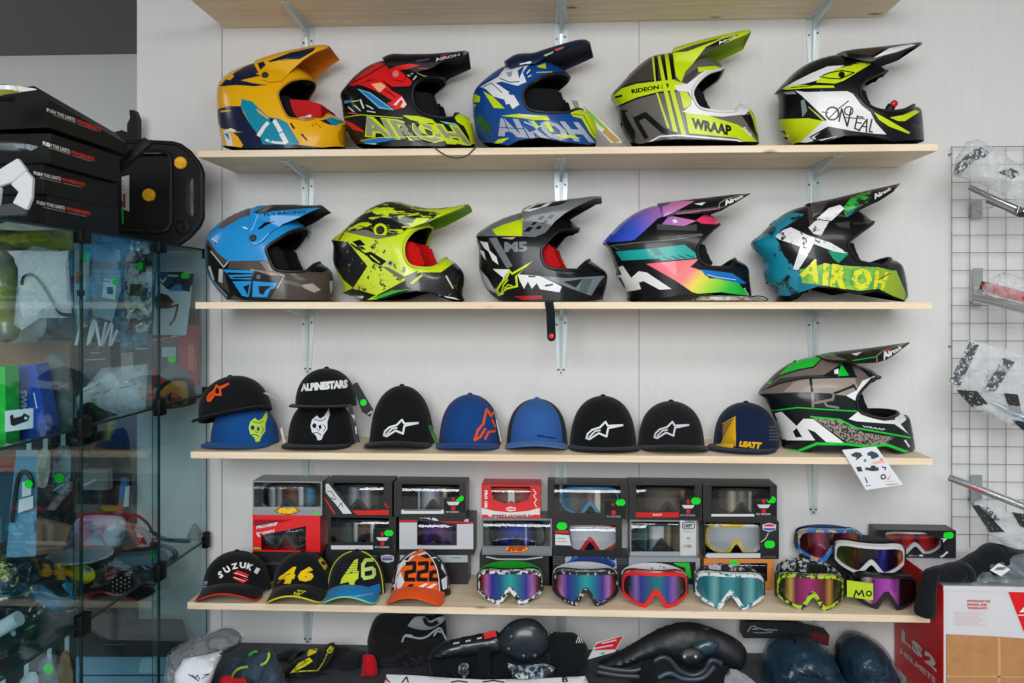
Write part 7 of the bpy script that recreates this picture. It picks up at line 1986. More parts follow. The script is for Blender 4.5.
for i in range(4):
    for k in range(4):
        bm = B()
        y = YS[k] - 0.012 if k == 0 else YS[k]
        sy = 0.012 if k == 0 else 0.023
        h0, h1 = (0.020, 0.022) if i else (0.028, 0.004)
        obox(bm, (CX + 0.001 - E2.x, y - E2.y, zs[i] - h0 / 2 + h1 / 2), (0.010, 0, 0), (0, sy, 0), (0, 0, (h0 + h1) / 2 + (0.004 if i else 0)), bev=0.003)
        obj('corner_clip', bm, clipm, cab, smooth=40)

def yx(px, X): return atx(px, 400, X).y
def fit(px, X, pr):   # keep the right end of a pack behind the side panes
    return min(max(yx(px, X), yx(min(pr, 197), -1.143)), 2.70)
HG = 'goods in the glass cabinet'
def card(name, label, cat, px, X, pts, th=0.004, m=None, art=None, group=None):
    """a flat pack at the depth where the sight line of pixel column px meets X"""
    Y = fit(px, X, max(p[0] for p in pts))
    P = [at(a, b, Y) for a, b in pts]
    cx = sum(p.x for p in P) / len(P); z0 = min(p.z for p in P)
    L = Vector((cx, Y, z0))
    bm = B(); prism(bm, [p - L for p in P], (0, th, 0))
    bmesh.ops.recalc_face_normals(bm, faces=bm.faces[:])
    o = obj(name, bm, m, None, loc=L)
    tag(o, label, cat, group)
    if art: decal('print', art, [o], o)
    return o
def bag(name, label, cat, px, X, pts, th, m, art=None, seed=0, amp=0.01, **k):
    Y = fit(px, X, max(p[0] for p in pts)) + th * 0.3
    o = soft(name, label, cat, pts, Y, th, m, seed=seed, amp=amp, **k)
    if art: decal('print', art, [o], o)
    return o
FW = film_mat((226, 236, 242), 0.30, 0.1)
FWB = film_mat((120, 180, 214), 0.5, 0.18)
GNS = (paper(GN))
def dot(x0, y0, x1, y1): return tagc(x0, y0, x1, y1)
# ---- top row
card('blister_card', 'white blister card with black header and brown lever, near the wall in the cabinet', 'package', 174, -1.15, [(152, 341), (156.5, 271), (194, 272), (186, 335)], 0.003, paper((206, 210, 216)),
     [((26, 30, 34), [(156, 271), (194, 271.5), (192, 292), (178, 290), (167, 289), (154, 276)]), ((40, 130, 200), [(168, 291), (175, 285), (181, 284.5), (182.5, 291)]), ((206, 208, 210), 'S', 1.6, [(160, 279), (163, 282), (166, 278)]), ((206, 208, 210), 'S', 1.4, [(168, 275.5), (178, 276)]), dot(181, 273, 190, 278.5), ((70, 30, 28), [(154, 297), (160, 293), (168, 295), (174, 302), (168, 308), (156, 309)]), ((90, 40, 36), 'S', 2, [(166, 308), (178, 305), (175, 318), (170, 325)]), ((40, 44, 48), R4(152, 335, 193, 339))])
card('red_pack', 'red package behind the blister card, near the wall', 'package', 180, -1.19, [(153, 388), (153, 308), (197, 308), (197, 386)], 0.02, paper((196, 60, 52)),
     [((34, 38, 44), R4(188, 309, 201, 325)), ((70, 86, 100), [(158, 342), (178, 342), (180, 376), (157, 376)]), ((190, 196, 206), R4(162, 347, 176, 357)), dot(168, 356, 176, 363), ((110, 116, 124), [(160, 374), (172, 362), (188, 370), (190, 378), (164, 380)]), ((220, 110, 90), R4(188, 345, 194, 370))])
r = softroot('round_pouch', 'round brown pouch with orange lining on the middle glass shelf near the wall', 'pouch', 178, 408, 2.655)
soft('pouch_body', 0, 0, [(155, 408), (156, 392), (164, 382), (178, 377), (192, 380), (195, 390), (196, 402), (188, 406), (170, 409)], 2.655, 0.03, cloth((44, 34, 28)), parent=r, seed=70)
soft('orange_lining', 0, 0, [(160, 392), (168, 384), (180, 381), (187, 384), (187, 404), (165, 407)], 2.655 - 0.032, 0.006, cloth((190, 124, 60)), parent=r, seed=71)
soft('red_filling', 0, 0, [(162, 400), (170, 392), (180, 396), (184, 404), (165, 408)], 2.655 - 0.04, 0.006, splat((30, 26, 28), (190, 70, 60), 60, 0.5, 0.03), parent=r, seed=72)
bag('printed_pack', 'big blue and teal printed pack hanging at the back of the cabinet top', 'package', 100, -1.50, [(70, 345), (72, 232), (150, 236), (152, 345)], 0.03, splat((30, 70, 100), (70, 170, 206), 9, 0.5, 0.05), [((190, 220, 236), 'T', 'MAXIMA', [(88, 236), (118, 240), (118, 248), (88, 244)]), dot(118, 243, 130, 251)], seed=73)
bag('clear_pack', 'pale blue clear bag with white label hanging in the middle of the cabinet top', 'package', 106, -1.24, [(93, 316), (90, 300), (94, 244), (120, 250), (121, 290), (112, 322)], 0.015, film_mat((170, 196, 216), 0.62, 0.2), [((214, 220, 226), [(104, 278), (117, 280), (115, 300), (102, 297)]), dot(112.5, 279, 117.5, 285.5), ((70, 80, 90), R4(107, 287, 113, 294)), ((90, 100, 110), 'S', 0.8, [(104.5, 281), (110, 282)])], seed=74, smooth=False)
card('striped_pack', 'narrow pale pack with green dot beside the front glass edge, cabinet top', 'package', 82, -1.28, [(74, 300), (75, 250), (88, 252), (86, 300)], 0.01, paper((190, 196, 200)), [((206, 120, 100), R4(76, 272, 83, 284)), dot(80, 252, 88, 263), ((60, 70, 80), R4(77, 290, 85, 296))])
for i, (a, pts) in enumerate(((78, [(77, 305), (80, 325), (76, 345)]), (90, [(96, 322), (88, 345), (94, 320), (100, 346)]), (104, [(106, 322), (102, 346), (112, 322), (110, 346), (117, 330)]))):
    Y = yx(a, -1.235 - i * 0.004)
    P = [at(x, y, Y) for x, y in catmull(pts, 5)]
    L = P[0].copy(); bm = B(); tube(bm, [p - L for p in P], 0.004, 6)
    tag(obj('white_strap', bm, mat((206, 212, 218), 0.5), None, smooth=60, loc=L), ['short white strap hanging beside the front glass edge', 'white strap hanging in a zigzag under the pale blue bag', 'longest looped white strap, rightmost under the pale blue bag'][i], 'strap', 'white straps in the cabinet')
bag('parts_bag', 'clear bag of black and green parts hanging behind the middle glass edge', 'package', 136, -1.24, [(124, 325), (126, 255), (138, 246), (152, 252), (152, 320), (140, 335)], 0.015, splat((40, 50, 54), (186, 200, 206), 34, 0.5, 0.05, rough=0.25), [dot(137, 262, 143, 270), ((40, 44, 40), [(134, 258), (140, 256), (138, 264)]), ((60, 70, 50), R4(130, 284, 142, 296))], seed=75)
r = softroot('hose_bag', 'large clear bag holding a curved black hose, front of the cabinet top', 'package', 45, 330, fit(45, -1.24, 73))
soft('plastic_bag', 0, 0, [(14, 325), (20, 252), (34, 246), (68, 252), (72, 318), (40, 318), (22, 330)], fit(45, -1.24, 73), 0.012, FW, parent=r, seed=76, smooth=False)
bm = B(); tube(bm, [at(a, b, fit(45, -1.24, 73) - 0.004) - r.location for a, b in catmull([(22, 285), (24, 277), (33, 275), (42, 284), (52, 300), (60, 313), (70, 315)], 5)], 0.0042, 8); obj('hose', bm, mat((26, 40, 44), 0.4), r, smooth=60)
bag('lime_garment', 'lime and black folded item at the top front of the cabinet', 'clothing', 30, -1.40, [(-10, 252), (-10, 226), (30, 226), (76, 232), (70, 250), (30, 250)], 0.04, splat((40, 56, 44), (150, 170, 60), 14, 0.5, 0.08), seed=77)
bag('olive_bag', 'olive green item behind the hose bag at the left border of the photo', 'package', 6, -1.36, [(-14, 340), (-14, 252), (12, 256), (18, 300), (16, 340)], 0.03, splat((120, 130, 40), (110, 106, 96), 12, 0.5, 0.05), seed=78)
bag('white_bag', 'white folded bag under the curved hose, front of the cabinet top', 'package', 30, -1.40, [(-10, 342), (-8, 310), (20, 316), (46, 318), (36, 342)], 0.02, mat((196, 196, 198), 0.6), [((170, 60, 50), R4(0, 315, 4, 326))], seed=79)
bag('teal_bag', 'teal pack hanging behind the white folded bag', 'package', 52, -1.50, [(30, 342), (40, 310), (72, 306), (72, 342)], 0.02, mat((24, 92, 110), 0.5), seed=80)
card('kraft_box', 'brown cardboard box on the middle glass shelf behind the blue box', 'box', 34, -1.50, [(-12, 430), (-12, 341), (70, 342), (70, 425)], 0.10, splat((128, 98, 74), (146, 114, 88), 30, 0.5, 0.2, rough=0.8, coat=0))
card('dark_box', 'dark grey box with faint lettering on the middle glass shelf', 'box', 96, -1.32, [(81, 402), (81, 344), (110, 343), (111, 398)], 0.06, mat((58, 62, 68), 0.5), [((170, 60, 60), R4(96, 347, 99, 350)), ((170, 176, 180), 'S', 0.8, [(90, 353), (100, 353)]), ((150, 156, 160), 'S', 1.2, [(86, 360), (105, 359)])])
card('grey_box', 'small slate grey box right of the silver tin, middle glass shelf', 'box', 140, -1.30, [(133, 372), (133, 348), (150, 347), (150, 370)], 0.05, mat((74, 84, 94), 0.5), [((200, 206, 210), 'S', 1, [(135, 349), (148, 348.5)])])
bm = B(); Yt = yx(126, -1.28); p0 = at(126, 372, Yt); lathe(bm, [(0.001, 0), (0.017, 0), (0.017, 0.06), (0.0155, 0.062), (0.001, 0.062)], 18, (0, 0, 0))
tag(obj('silver_tin', bm, mat((200, 206, 210), 0.25, metal=0.7), None, smooth=40, loc=(p0.x, Yt, ZT1 + 0.0035)), 'silver tin between the dark boxes on the middle glass shelf', 'tin')
r = softroot('label_bag', 'clear bag of white labelled packets lying on the middle glass shelf', 'package', 110, 412, fit(110, -1.2, 148))
soft('packet_stack', 0, 0, [(78, 400), (80, 390), (112, 372), (120, 384), (140, 380), (140, 400), (110, 410), (84, 414)], fit(110, -1.2, 148), 0.02, mat((212, 216, 220), 0.5), parent=r, seed=82, smooth=False)
soft('plastic_bag', 0, 0, [(76, 412), (76, 398), (102, 368), (148, 364), (146, 408), (110, 418)], fit(110, -1.2, 148) - 0.02, 0.02, FW, parent=r, seed=83, amp=0.015, smooth=False)
decal('labels', [((60, 66, 72), 'S', 1.1, [(84, 392), (90, 389)]), ((60, 66, 72), 'S', 1, [(92, 396), (99, 392)]), ((60, 66, 72), 'S', 1, [(104, 393), (111, 389)]), ((60, 66, 72), 'S', 1, [(120, 388), (132, 386)]), ((40, 180, 60), R4(92, 398, 97, 404)), ((40, 180, 60), R4(132, 380, 137, 385)), ((50, 70, 140), 'S', 1, [(96, 386), (100, 383)])], [o for o in r.children if o.name.startswith('packet')], r)
bag('dark_pouch', 'dark green pouch at the edge of the middle glass shelf, below the packets', 'pouch', 92, -1.17, [(76, 422), (80, 408), (90, 402), (104, 410), (120, 416), (100, 421)], 0.02, cloth((34, 42, 30)), seed=84)
card('tall_box', 'tall blue box with white lettering standing on the middle glass shelf', 'box', 35, -1.24, [(17, 436), (19, 366), (36, 364), (48, 432)], 0.05, mat((20, 70, 170), 0.4, coat=0.2), [((206, 214, 226), 'T', 'SWM', [(27, 390), (27, 412), (20.5, 412), (20.5, 390)][::1], 0.05), ((200, 210, 224), 'S', 1.2, [(34, 393), (37, 408)])])
card('green_box', 'bright green box at the left border of the photo, beside the blue box', 'box', 2, -1.26, [(-8, 440), (-8, 366), (5, 367), (6, 440)], 0.05, mat((30, 190, 60), 0.4))
card('white_label', 'white card with a black printed device leaning before the blue box', 'card', 20, -1.16, [(5, 432), (5, 411), (33, 408), (33, 428)], 0.002, paper((214, 218, 222)), [((26, 32, 38), [(10, 416), (13, 414), (14, 418), (22, 416), (24, 413), (30, 416), (28, 421), (22, 423), (14, 426), (11, 425)]), ((214, 218, 222), 'C', 26, 418, 1.5)])
bag('black_bundle', 'black bundle behind the white card with printed device', 'bundle', 8, -1.30, [(-10, 440), (-8, 396), (4, 388), (14, 396), (20, 420), (20, 440)], 0.03, cloth((18, 22, 26)), seed=85)
bag('crumpled_bag', 'crumpled clear bag of dark parts right of the blue box', 'package', 58, -1.24, [(38, 434), (40, 372), (52, 352), (66, 360), (74, 390), (74, 430)], 0.025, film_mat((120, 130, 134), 0.5, 0.2), seed=86, amp=0.02)
bag('dark_parts', 'dark parts inside the crumpled bag right of the blue box', 'part', 58, -1.28, [(42, 434), (44, 392), (58, 386), (72, 396), (72, 428)], 0.02, splat((20, 28, 32), (90, 110, 116), 40, 0.6, 0.05), seed=87)
# ---- middle row
def peg(px, y0, y1, X, lab):
    Y = yx(px, X); a, b = at(px, y0, Y), at(px, y1, Y)
    bm = B(); obox(bm, (0, 0, (a.z - b.z) / 2), (0.0055, 0, 0), (0, 0.002, 0), (0, 0, (a.z - b.z) / 2), bev=0.001)
    tag(obj('hang_tab', bm, mat((196, 206, 212), 0.4), None, loc=b), lab, 'tab', 'white hang tabs in the cabinet')
peg(29, 439, 455, -1.235, 'white hang tab holding the tall bag with black cord'); peg(45.5, 435, 452, -1.235, 'white hang tab above the narrow bag with pale parts'); peg(63, 431, 447, -1.235, 'white hang tab above the small bag with large green dot')
r = softroot('cord_bag', 'tall clear bag with a black cord, white slips and green dot, middle cabinet row', 'package', 25, 560, fit(25, -1.23, 40))
soft('plastic_bag', 0, 0, [(6, 558), (16, 450), (38, 450), (36, 556)], fit(25, -1.23, 40), 0.008, FWB, parent=r, seed=88, smooth=False)
bm = B(); tube(bm, [at(a, b, yx(25, -1.22)) - r.location for a, b in catmull([(12, 522), (16, 490), (20, 474), (26, 472), (31, 478), (33, 488)], 5)], 0.005, 8); obj('cord', bm, mat((20, 28, 32), 0.4), r, smooth=60)
for pts in ([(22, 482), (31, 481), (31, 495), (22, 497)], [(19, 500), (33, 496), (33, 508), (18, 513)]):
    bm = B(); prism(bm, [at(a, b, yx(25, -1.215)) - r.location for a, b in pts], (0, 0.0008, 0)); obj('paper_slip', bm, paper((206, 212, 216)), r)
bm = B(); prism(bm, [at(a, b, yx(25, -1.212)) - r.location for a, b in circle_poly(28.5, 484, 4.2, 12)], (0, 0.0006, 0)); obj('green_sticker', bm, paper(GN), r)
bag('narrow_bag', 'narrow clear bag of pale parts, second from the left in the middle cabinet row', 'package', 43, -1.26, [(36, 486), (38, 452), (50, 452), (47, 486)], 0.012, splat((150, 150, 130), (206, 210, 200), 30, 0.5, 0.05), seed=89)
bag('small_bag', 'small bluish bag with a large green dot, middle cabinet row', 'package', 61, -1.24, [(52, 492), (55, 450), (70, 448), (68, 490)], 0.01, splat((30, 70, 90), (120, 150, 166), 30, 0.5, 0.06, rough=0.2), [dot(54.5, 473, 64, 483), ((150, 200, 214), 'S', 1.4, [(54, 490), (64, 484)])], seed=90)
card('teal_book', 'dark teal flat box at the left border, middle cabinet row', 'box', 6, -1.40, [(-10, 545), (-10, 470), (15, 470), (13, 540)], 0.03, mat((24, 66, 88), 0.5), None)
card('wooden_strip', 'reddish wooden strip at the left border above the teal box', 'strip', 6, -1.38, [(-10, 473), (-10, 456), (15, 456), (15, 470)], 0.02, mat((150, 84, 60), 0.6), [((150, 40, 40), R4(-8, 465, 15, 468))])
bag('dark_bundle', 'large dark bundle filling the back of the middle cabinet row', 'bundle', 85, -1.52, [(30, 540), (32, 460), (60, 440), (110, 430), (128, 436), (128, 520), (90, 545)], 0.05, cloth((28, 34, 38)), seed=91, amp=0.03)
card('grey_carton', 'small grey carton with white label against the dark bundle', 'box', 95, -1.44, [(81, 490), (82, 470), (107, 470), (108, 490)], 0.03, mat((120, 118, 120), 0.5), [((190, 190, 194), 'S', 2, [(84, 485), (95, 480)])])
card('kraft_bag', 'brown paper pouch standing tilted on the lower glass shelf', 'pouch', 48, -1.26, [(27, 556), (36, 519), (71, 527), (62, 552)], 0.015, mat((134, 102, 80), 0.6), [((160, 134, 110), R4(48, 524, 54, 542)), ((110, 84, 66), R4(42, 524, 46, 542)), ((170, 140, 116), 'S', 1.4, [(34, 550), (60, 547)])])
bag('blue_bag', 'blue and pale pink soft bag on the lower glass shelf', 'bag', 85, -1.22, [(58, 552), (70, 530), (80, 517), (104, 515), (125, 520), (120, 546), (95, 550)], 0.03, splat((40, 100, 150), (190, 196, 210), 7, 0.45, 0.06), [((206, 150, 160), 'S', 3, [(96, 530), (106, 526), (100, 536), (106, 545)])], seed=92)
r = softroot('spray_bottle', 'slim bottle in blue, white and red leaning on the back of the lower glass shelf', 'bottle', 124, 522, yx(124, -1.28))
for nm, a, b, rad, c in (('blue_part', (125, 478), (123, 500), 0.011, (30, 110, 170)), ('white_part', (127, 486), (126, 506), 0.008, (206, 210, 214)), ('red_part', (123, 500), (119, 512), 0.010, (170, 60, 40)), ('dark_cap', (119, 512), (115, 520), 0.010, (40, 60, 100))):
    bm = B(); tube(bm, [at(*a, yx(124, -1.28)) - r.location, at(*b, yx(124, -1.28)) - r.location], rad, 12); obj(nm, bm, mat(c, 0.4), r, smooth=60)
r = softroot('lever_set', 'bundle of levers with a black loop in red and white, lower glass shelf', 'part', 140, 558, fit(140, -1.19, 170))
Yl = fit(140, -1.19, 170)
for pts, rad, c in (([(122, 540), (123, 525), (130, 516), (138, 516), (148, 524), (152, 532)], 0.004, (24, 28, 32)), ([(128, 524), (132, 535), (140, 545)], 0.008, (196, 130, 130)), ([(136, 528), (146, 534), (150, 545)], 0.010, (206, 200, 202)), ([(150, 530), (162, 538), (180, 541), (190, 541)], 0.006, (40, 60, 72)),
                    ([(140, 552), (158, 546), (170, 548), (176, 556), (160, 562), (140, 562)], 0.007, (34, 48, 58)), ([(118, 556), (140, 550), (160, 553)], 0.010, (26, 40, 48)), ([(142, 540), (156, 545)], 0.009, (150, 50, 60))):
    bm = B(); tube(bm, [at(a, b, Yl) - r.location for a, b in catmull(pts, 4)], rad, 8); obj('lever', bm, mat(c, 0.35), r, smooth=60)
bm = B(); p0 = at(195, 543, yx(192, -1.16)); lathe(bm, [(0.001, 0), (0.026, 0), (0.024, 0.006), (0.006, 0.04), (0.001, 0.042)], 16, (0, 0, 0))
tag(obj('grey_cone', bm, mat((100, 116, 124), 0.5), None, smooth=40, loc=(p0.x, yx(192, -1.16), ZT2 + 0.02)), 'grey cone shaped part at the wall end of the lower glass shelf', 'part')
bm = B(); p0 = at(80, 558, yx(80, -1.20)); lathe(bm, [(0.001, 0), (0.07, 0), (0.078, 0.006), (0.078, 0.009), (0.066, 0.006), (0.001, 0.005)], 28, (0, 0, 0))
tag(obj('round_plate', bm, mat((150, 160, 160), 0.25, metal=0.4), None, smooth=40, loc=(p0.x, yx(80, -1.20), p0.z)), 'round silver grey plate lying above the yellow item', 'plate')
card('clear_box', 'pale flat box on the lower glass shelf under the levers', 'box', 132, -1.21, [(112, 572), (114, 558), (156, 555), (160, 566)], 0.06, mat((120, 150, 164), 0.3), [dot(151, 550, 155, 558)])
bag('yellow_cloth', 'yellow cloth with blue print on the lower glass shelf', 'clothing', 78, -1.20, [(58, 584), (62, 568), (74, 562), (92, 568), (94, 580), (76, 586)], 0.02, cloth((190, 170, 30)), [((40, 110, 190), R4(86, 565, 91, 572))], seed=93)
bag('brown_glove', 'brown and black glove next to the yellow cloth', 'glove', 97, -1.19, [(90, 588), (94, 570), (100, 563), (106, 568), (104, 585)], 0.02, splat((30, 26, 26), (150, 110, 70), 18, 0.55, 0.05), seed=94)
r = softroot('dotted_cap', 'black cap with pale dots on the lower glass shelf', 'cap', 118, 594, fit(118, -1.16, 136))
soft('crown', 0, 0, [(105, 592), (110, 580), (120, 571), (130, 574), (134, 590), (120, 594)], fit(118, -1.16, 136), 0.03, cloth((28, 26, 26)), parent=r, seed=95)
decal('dots', [((190, 184, 160), 'C', 113 + i * 4, 578 + j * 4.2 + (i % 2) * 2, 0.8) for i in range(5) for j in range(4)] + [((196, 180, 130), 'S', 1, [(105, 590), (110, 580), (119, 571)])], list(r.children), r)
bm = B(); tube(bm, [at(a, b, fit(118, -1.16, 136) - 0.02) - r.location for a, b in catmull([(106, 592), (114, 595), (126, 594)], 4)], 0.003, 6); obj('brim_edge', bm, cloth((196, 190, 180)), r)
bag('floral_glove', 'black glove with red flower print and white letters, lower glass shelf', 'glove', 142, -1.15, [(128, 590), (130, 572), (138, 565), (152, 568), (158, 582), (148, 590)], 0.025, splat((30, 24, 26), (170, 36, 44), 40, 0.52, 0.04), [((190, 190, 200), 'S', 1.6, [(134, 567), (140, 564), (146, 569), (152, 572)])], seed=96)
bag('dark_cloth', 'dark cloth under the caps at the edge of the lower glass shelf', 'clothing', 112, -1.18, [(74, 622), (76, 588), (100, 584), (150, 588), (150, 596), (110, 612)], 0.03, cloth((22, 24, 26)), seed=97)
bag('teal_bag', 'bluish clear bag over dark goods at the front of the lower glass shelf', 'package', 45, -1.20, [(10, 600), (24, 586), (44, 572), (72, 584), (76, 608), (40, 614)], 0.03, film_mat((60, 140, 180), 0.55, 0.2), seed=98, amp=0.02)
bag('dark_goods', 'dark shiny goods heaped at the left border on the lower glass shelf', 'bundle', 25, -1.24, [(-12, 640), (-12, 566), (20, 560), (50, 562), (76, 590), (76, 612), (30, 628)], 0.05, splat((18, 26, 30), (60, 96, 110), 24, 0.6, 0.06, rough=0.25), seed=99, amp=0.03)
bag('glittering_parts', 'bag of small brass coloured parts at the left border, lower glass shelf', 'package', 10, -1.19, [(-10, 596), (-6, 566), (8, 562), (18, 572), (14, 590)], 0.02, splat((30, 40, 40), (180, 180, 120), 70, 0.56, 0.04, rough=0.25), seed=100)
bm = B(); Yp = yx(8, -1.165); a, b = at(-12, 636, Yp), at(19, 618, Yp); tube(bm, [Vector((0, 0, 0)), b - a], 0.016, 14)
tag(obj('white_tube', bm, mat((186, 200, 206), 0.35), None, smooth=60, loc=a), 'thick white tube lying at the left border on the lower glass shelf', 'tube')
bag('long_pack', 'long dark pack with orange dot along the edge of the lower glass shelf', 'package', 45, -1.165, [(-10, 660), (-8, 622), (30, 606), (72, 606), (74, 616), (40, 636), (10, 656)], 0.02, mat((22, 34, 42), 0.25, coat=0.3), [((220, 80, 60), 'C', 41, 612, 2.4), ((150, 180, 190), 'S', 1.6, [(48, 634), (58, 628)]), ((60, 150, 100), 'S', 1.6, [(26, 630), (36, 624)]), ((150, 190, 200), 'S', 1.6, [(2, 662), (8, 656)])], seed=101)
# ---- lowest row
peg(3, 676, 690, -1.22, 'white hang tab at the left border in the bottom cabinet row'); peg(26.5, 661, 676, -1.225, 'white hang tab left of the green dot, bottom cabinet row'); peg(49.5, 648, 664, -1.23, 'white hang tab right above the green dot, bottom cabinet row'); peg(67, 636, 652, -1.235, 'white hang tab nearest the front glass edge, bottom cabinet row')
bag('dot_bag', 'clear bag with a bright green dot hanging in the bottom cabinet row', 'package', 47, -1.21, [(38, 700), (39, 664), (52, 660), (60, 700)], 0.01, film_mat((150, 170, 176), 0.5, 0.2), [dot(44, 664, 53, 674)], seed=102)
bag('colourful_bag', 'bag with orange and green parts beside the front glass edge, bottom cabinet row', 'package', 64, -1.21, [(54, 700), (58, 664), (66, 650), (72, 668), (74, 700)], 0.015, splat((120, 130, 60), (190, 130, 90), 30, 0.5, 0.1), seed=103)
bag('white_bag', 'white bag with a black shape at the left border, bottom cabinet row', 'package', 28, -1.20, [(14, 700), (20, 680), (36, 672), (38, 700)], 0.015, mat((196, 202, 206), 0.5), seed=104)
card('dark_carton', 'wide black carton with faint lettering behind the glass, bottom cabinet row', 'box', 118, -1.30, [(76, 656), (77, 634), (165, 634), (172, 656)], 0.12, mat((22, 28, 32), 0.4), [((90, 140, 160), 'T', 'www.polisport.com', [(104, 643.5), (125, 643.5), (125, 645.5), (104, 645.5)], 0.03)])
card('pale_carton', 'wide pale blue carton under the black one, bottom cabinet row', 'box', 118, -1.29, [(76, 700), (76, 657), (172, 657), (176, 700)], 0.12, mat((120, 160, 186), 0.4), [((40, 66, 80), R4(76, 674.5, 172, 676)), ((170, 200, 216), [(138, 673), (142, 658), (156, 656), (156, 673)])])
card('brown_carton', 'small dark brown carton on the black carton, bottom cabinet row', 'box', 118, -1.34, [(82, 633), (84, 616), (126, 612), (126, 633)], 0.08, mat((70, 60, 58), 0.5))
# dark backdrop added behind the cabinet to darken the view through the glass
bm = B(); box(bm, -2.5, XL - 0.06, 2.95, 3.25, 0, 1.42, bev=0.01)
tag(obj('dark_backdrop', bm, mat((34, 42, 48), 0.6)), 'added dark rack in the recess seen through the glass cabinet', 'backdrop')

# ------------------------------------------------------------------ on top of the cabinet
ZP = ZT0 + 0.0035
bxm = mat((15, 16, 18), 0.55, spec=0.25)
names = ['black flat box with white and red slogan, lowest of the stack on the cabinet', 'black flat box with white and red slogan, second from below on the cabinet', 'black flat box with white and red slogan, third from below on the cabinet', 'open black flat box lying tilted on top of the stack on the cabinet']
txt = [([(37, 200.5), (90, 212), (90, 215.5), (37, 204)],), ([(34, 171), (85, 183), (85, 186.5), (34, 174.5)],), ([(43, 141), (94, 157.5), (94, 161.5), (43, 145)],), ([(47, 108), (101, 128), (101, 132), (47, 111.5)],)]
for i in range(4):
    z0 = ZP + 0.0695 * i
    hgt = 0.0685
    t = thing('flat_box', names[i], 'box', (CX - 0.02, 1.86, z0), 0, 'slogan boxes on the cabinet')
    dx = (0, -0.012, 0.004, 0.0)[i]
    bm = B()
    if i < 3:
        box(bm, -0.30 + dx, 0.012 + dx, 0.0, 0.31, 0, hgt, bev=0.002)
    else:
        prism(bm, [(-0.30, 0, 0.075), (-0.02, 0, 0.105), (0.012, 0, 0.075), (0.012, 0, 0.012), (-0.30, 0, 0.0)], (0, 0.35, -0.0))
        for v in bm.verts: v.co.z -= max(0, v.co.y) * 0.10 * (1 if v.co.z > 0.03 else 0)
        bmesh.ops.recalc_face_normals(bm, faces=bm.faces[:])
    bo = obj('box_body', bm, bxm, t)
    q = txt[i][0]
    tl, tr, br, bl = [np.array(p, float) for p in q]
    mid_t = tl + (tr - tl) * 0.52; mid_b = bl + (br - bl) * 0.52
    m2t = tl + (tr - tl) * 0.55; m2b = bl + (br - bl) * 0.55
    dn = np.array((4, 6.2))
    decal('slogan', [((206, 206, 206), 'T', 'PUSH THE LIMITS', [tuple(tl), tuple(mid_t), tuple(mid_b), tuple(bl)], 0.05), ((206, 50, 40), 'T', 'POWERPARTS', [tuple(m2t), tuple(tr), tuple(br), tuple(m2b)], 0.06),
                     ((150, 150, 150), 'S', 0.6, [tuple(tl + dn + (tr - tl) * 0.04), tuple(tl + dn + (tr - tl) * 0.45)]), ((150, 150, 150), 'S', 0.6, [tuple(tl + dn + (tr - tl) * 0.5), tuple(tl + dn + (tr - tl) * 0.85)])], [bo], t)
# oil pan leaning on the wall
Yp = 2.53
r = thing('drain_pan', 'black plastic drain pan with two yellow caps, standing on the cabinet before the white wall', 'pan', (at(160, 250, Yp).x, Yp, ZP))
def LP(pts): return [(at(100 + a / 5.25, 130 + b / 5.25, Yp + 0.012).x - r.location.x, max(at(100 + a / 5.25, 130 + b / 5.25, Yp + 0.012).z - ZP + 0.012, 0.0)) for a, b in pts]
OUTP = LP([(-40, 95), (100, 90), (240, 86), (390, 94), (430, 106), (480, 142), (525, 200), (541, 245), (541, 480), (520, 530), (470, 585), (420, 622), (395, 628), (300, 610), (90, 570), (-40, 545)])
HOLE = LP([(462, 290), (472, 272), (488, 268), (498, 285), (500, 330), (500, 460), (496, 474), (480, 474), (465, 455), (458, 380)])
REC = LP([(-20, 140), (330, 135), (372, 150), (384, 190), (384, 510), (370, 548), (330, 560), (100, 545), (-20, 530)])
pm = mat((17, 18, 20), 0.45, spec=0.25)
bm = B(); slab(bm, OUTP, [HOLE, REC], 0.02, lambda x, z: (x, 0, z), lambda x, z: (x, 0.028, z)); obj('pan_body', bm, pm, r, smooth=40)
bm = B(); slab(bm, REC, [], 0.03, lambda x, z: (x, 0.035, z), lambda x, z: (x, 0.069, z)); obj('recessed_floor', bm, mat((22, 21, 21), 0.42, spec=0.3), r)
bm = B(); tube(bm, [(x, -0.001, z) for x, z in REC], 0.006, 8, closed=True); obj('inner_rim', bm, pm, r, smooth=60)
bm = B(); tube(bm, [(x, 0.002, z) for x, z in OUTP], 0.007, 8, closed=True); obj('outer_rim', bm, pm, r, smooth=60)
for (a, b, yy, rad) in ((436, 198, 0.0, 0.0185), (242, 358, 0.035, 0.0195)):
    q = LP([(a, b)])[0]
    bm = B(); lathe(bm, [(rad, yy + 0.002), (rad, yy - 0.008), (rad * 0.85, yy - 0.011), (0.0005, yy - 0.011)], 24, (q[0], 0, q[1]), axis='y'); obox(bm, (q[0], yy - 0.012, q[1]), (rad * 0.7, 0, -rad * 0.25), (0, 0.004, 0), (rad * 0.06, 0, rad * 0.16))
    obj('yellow_cap', bm, mat((250, 186, 30), 0.45), r, smooth=40)
q = LP([(438, 532)])[0]
bm = B(); lathe(bm, [(0.023, 0.001), (0.023, -0.005), (0.019, -0.006), (0.016, -0.001), (0.008, -0.001), (0.007, -0.006), (0.0005, -0.006)], 24, (q[0], 0, q[1]), axis='y'); obj('round_fitting', bm, pm, r, smooth=40)
sq = LP([(94, 262), (134, 252), (134, 445), (97, 430)])
bm = B(); prism(bm, [(a, 0.0335, b) for a, b in sq], (0, 0.001, 0)); st = obj('sticker', bm, paper((206, 204, 204)), r)
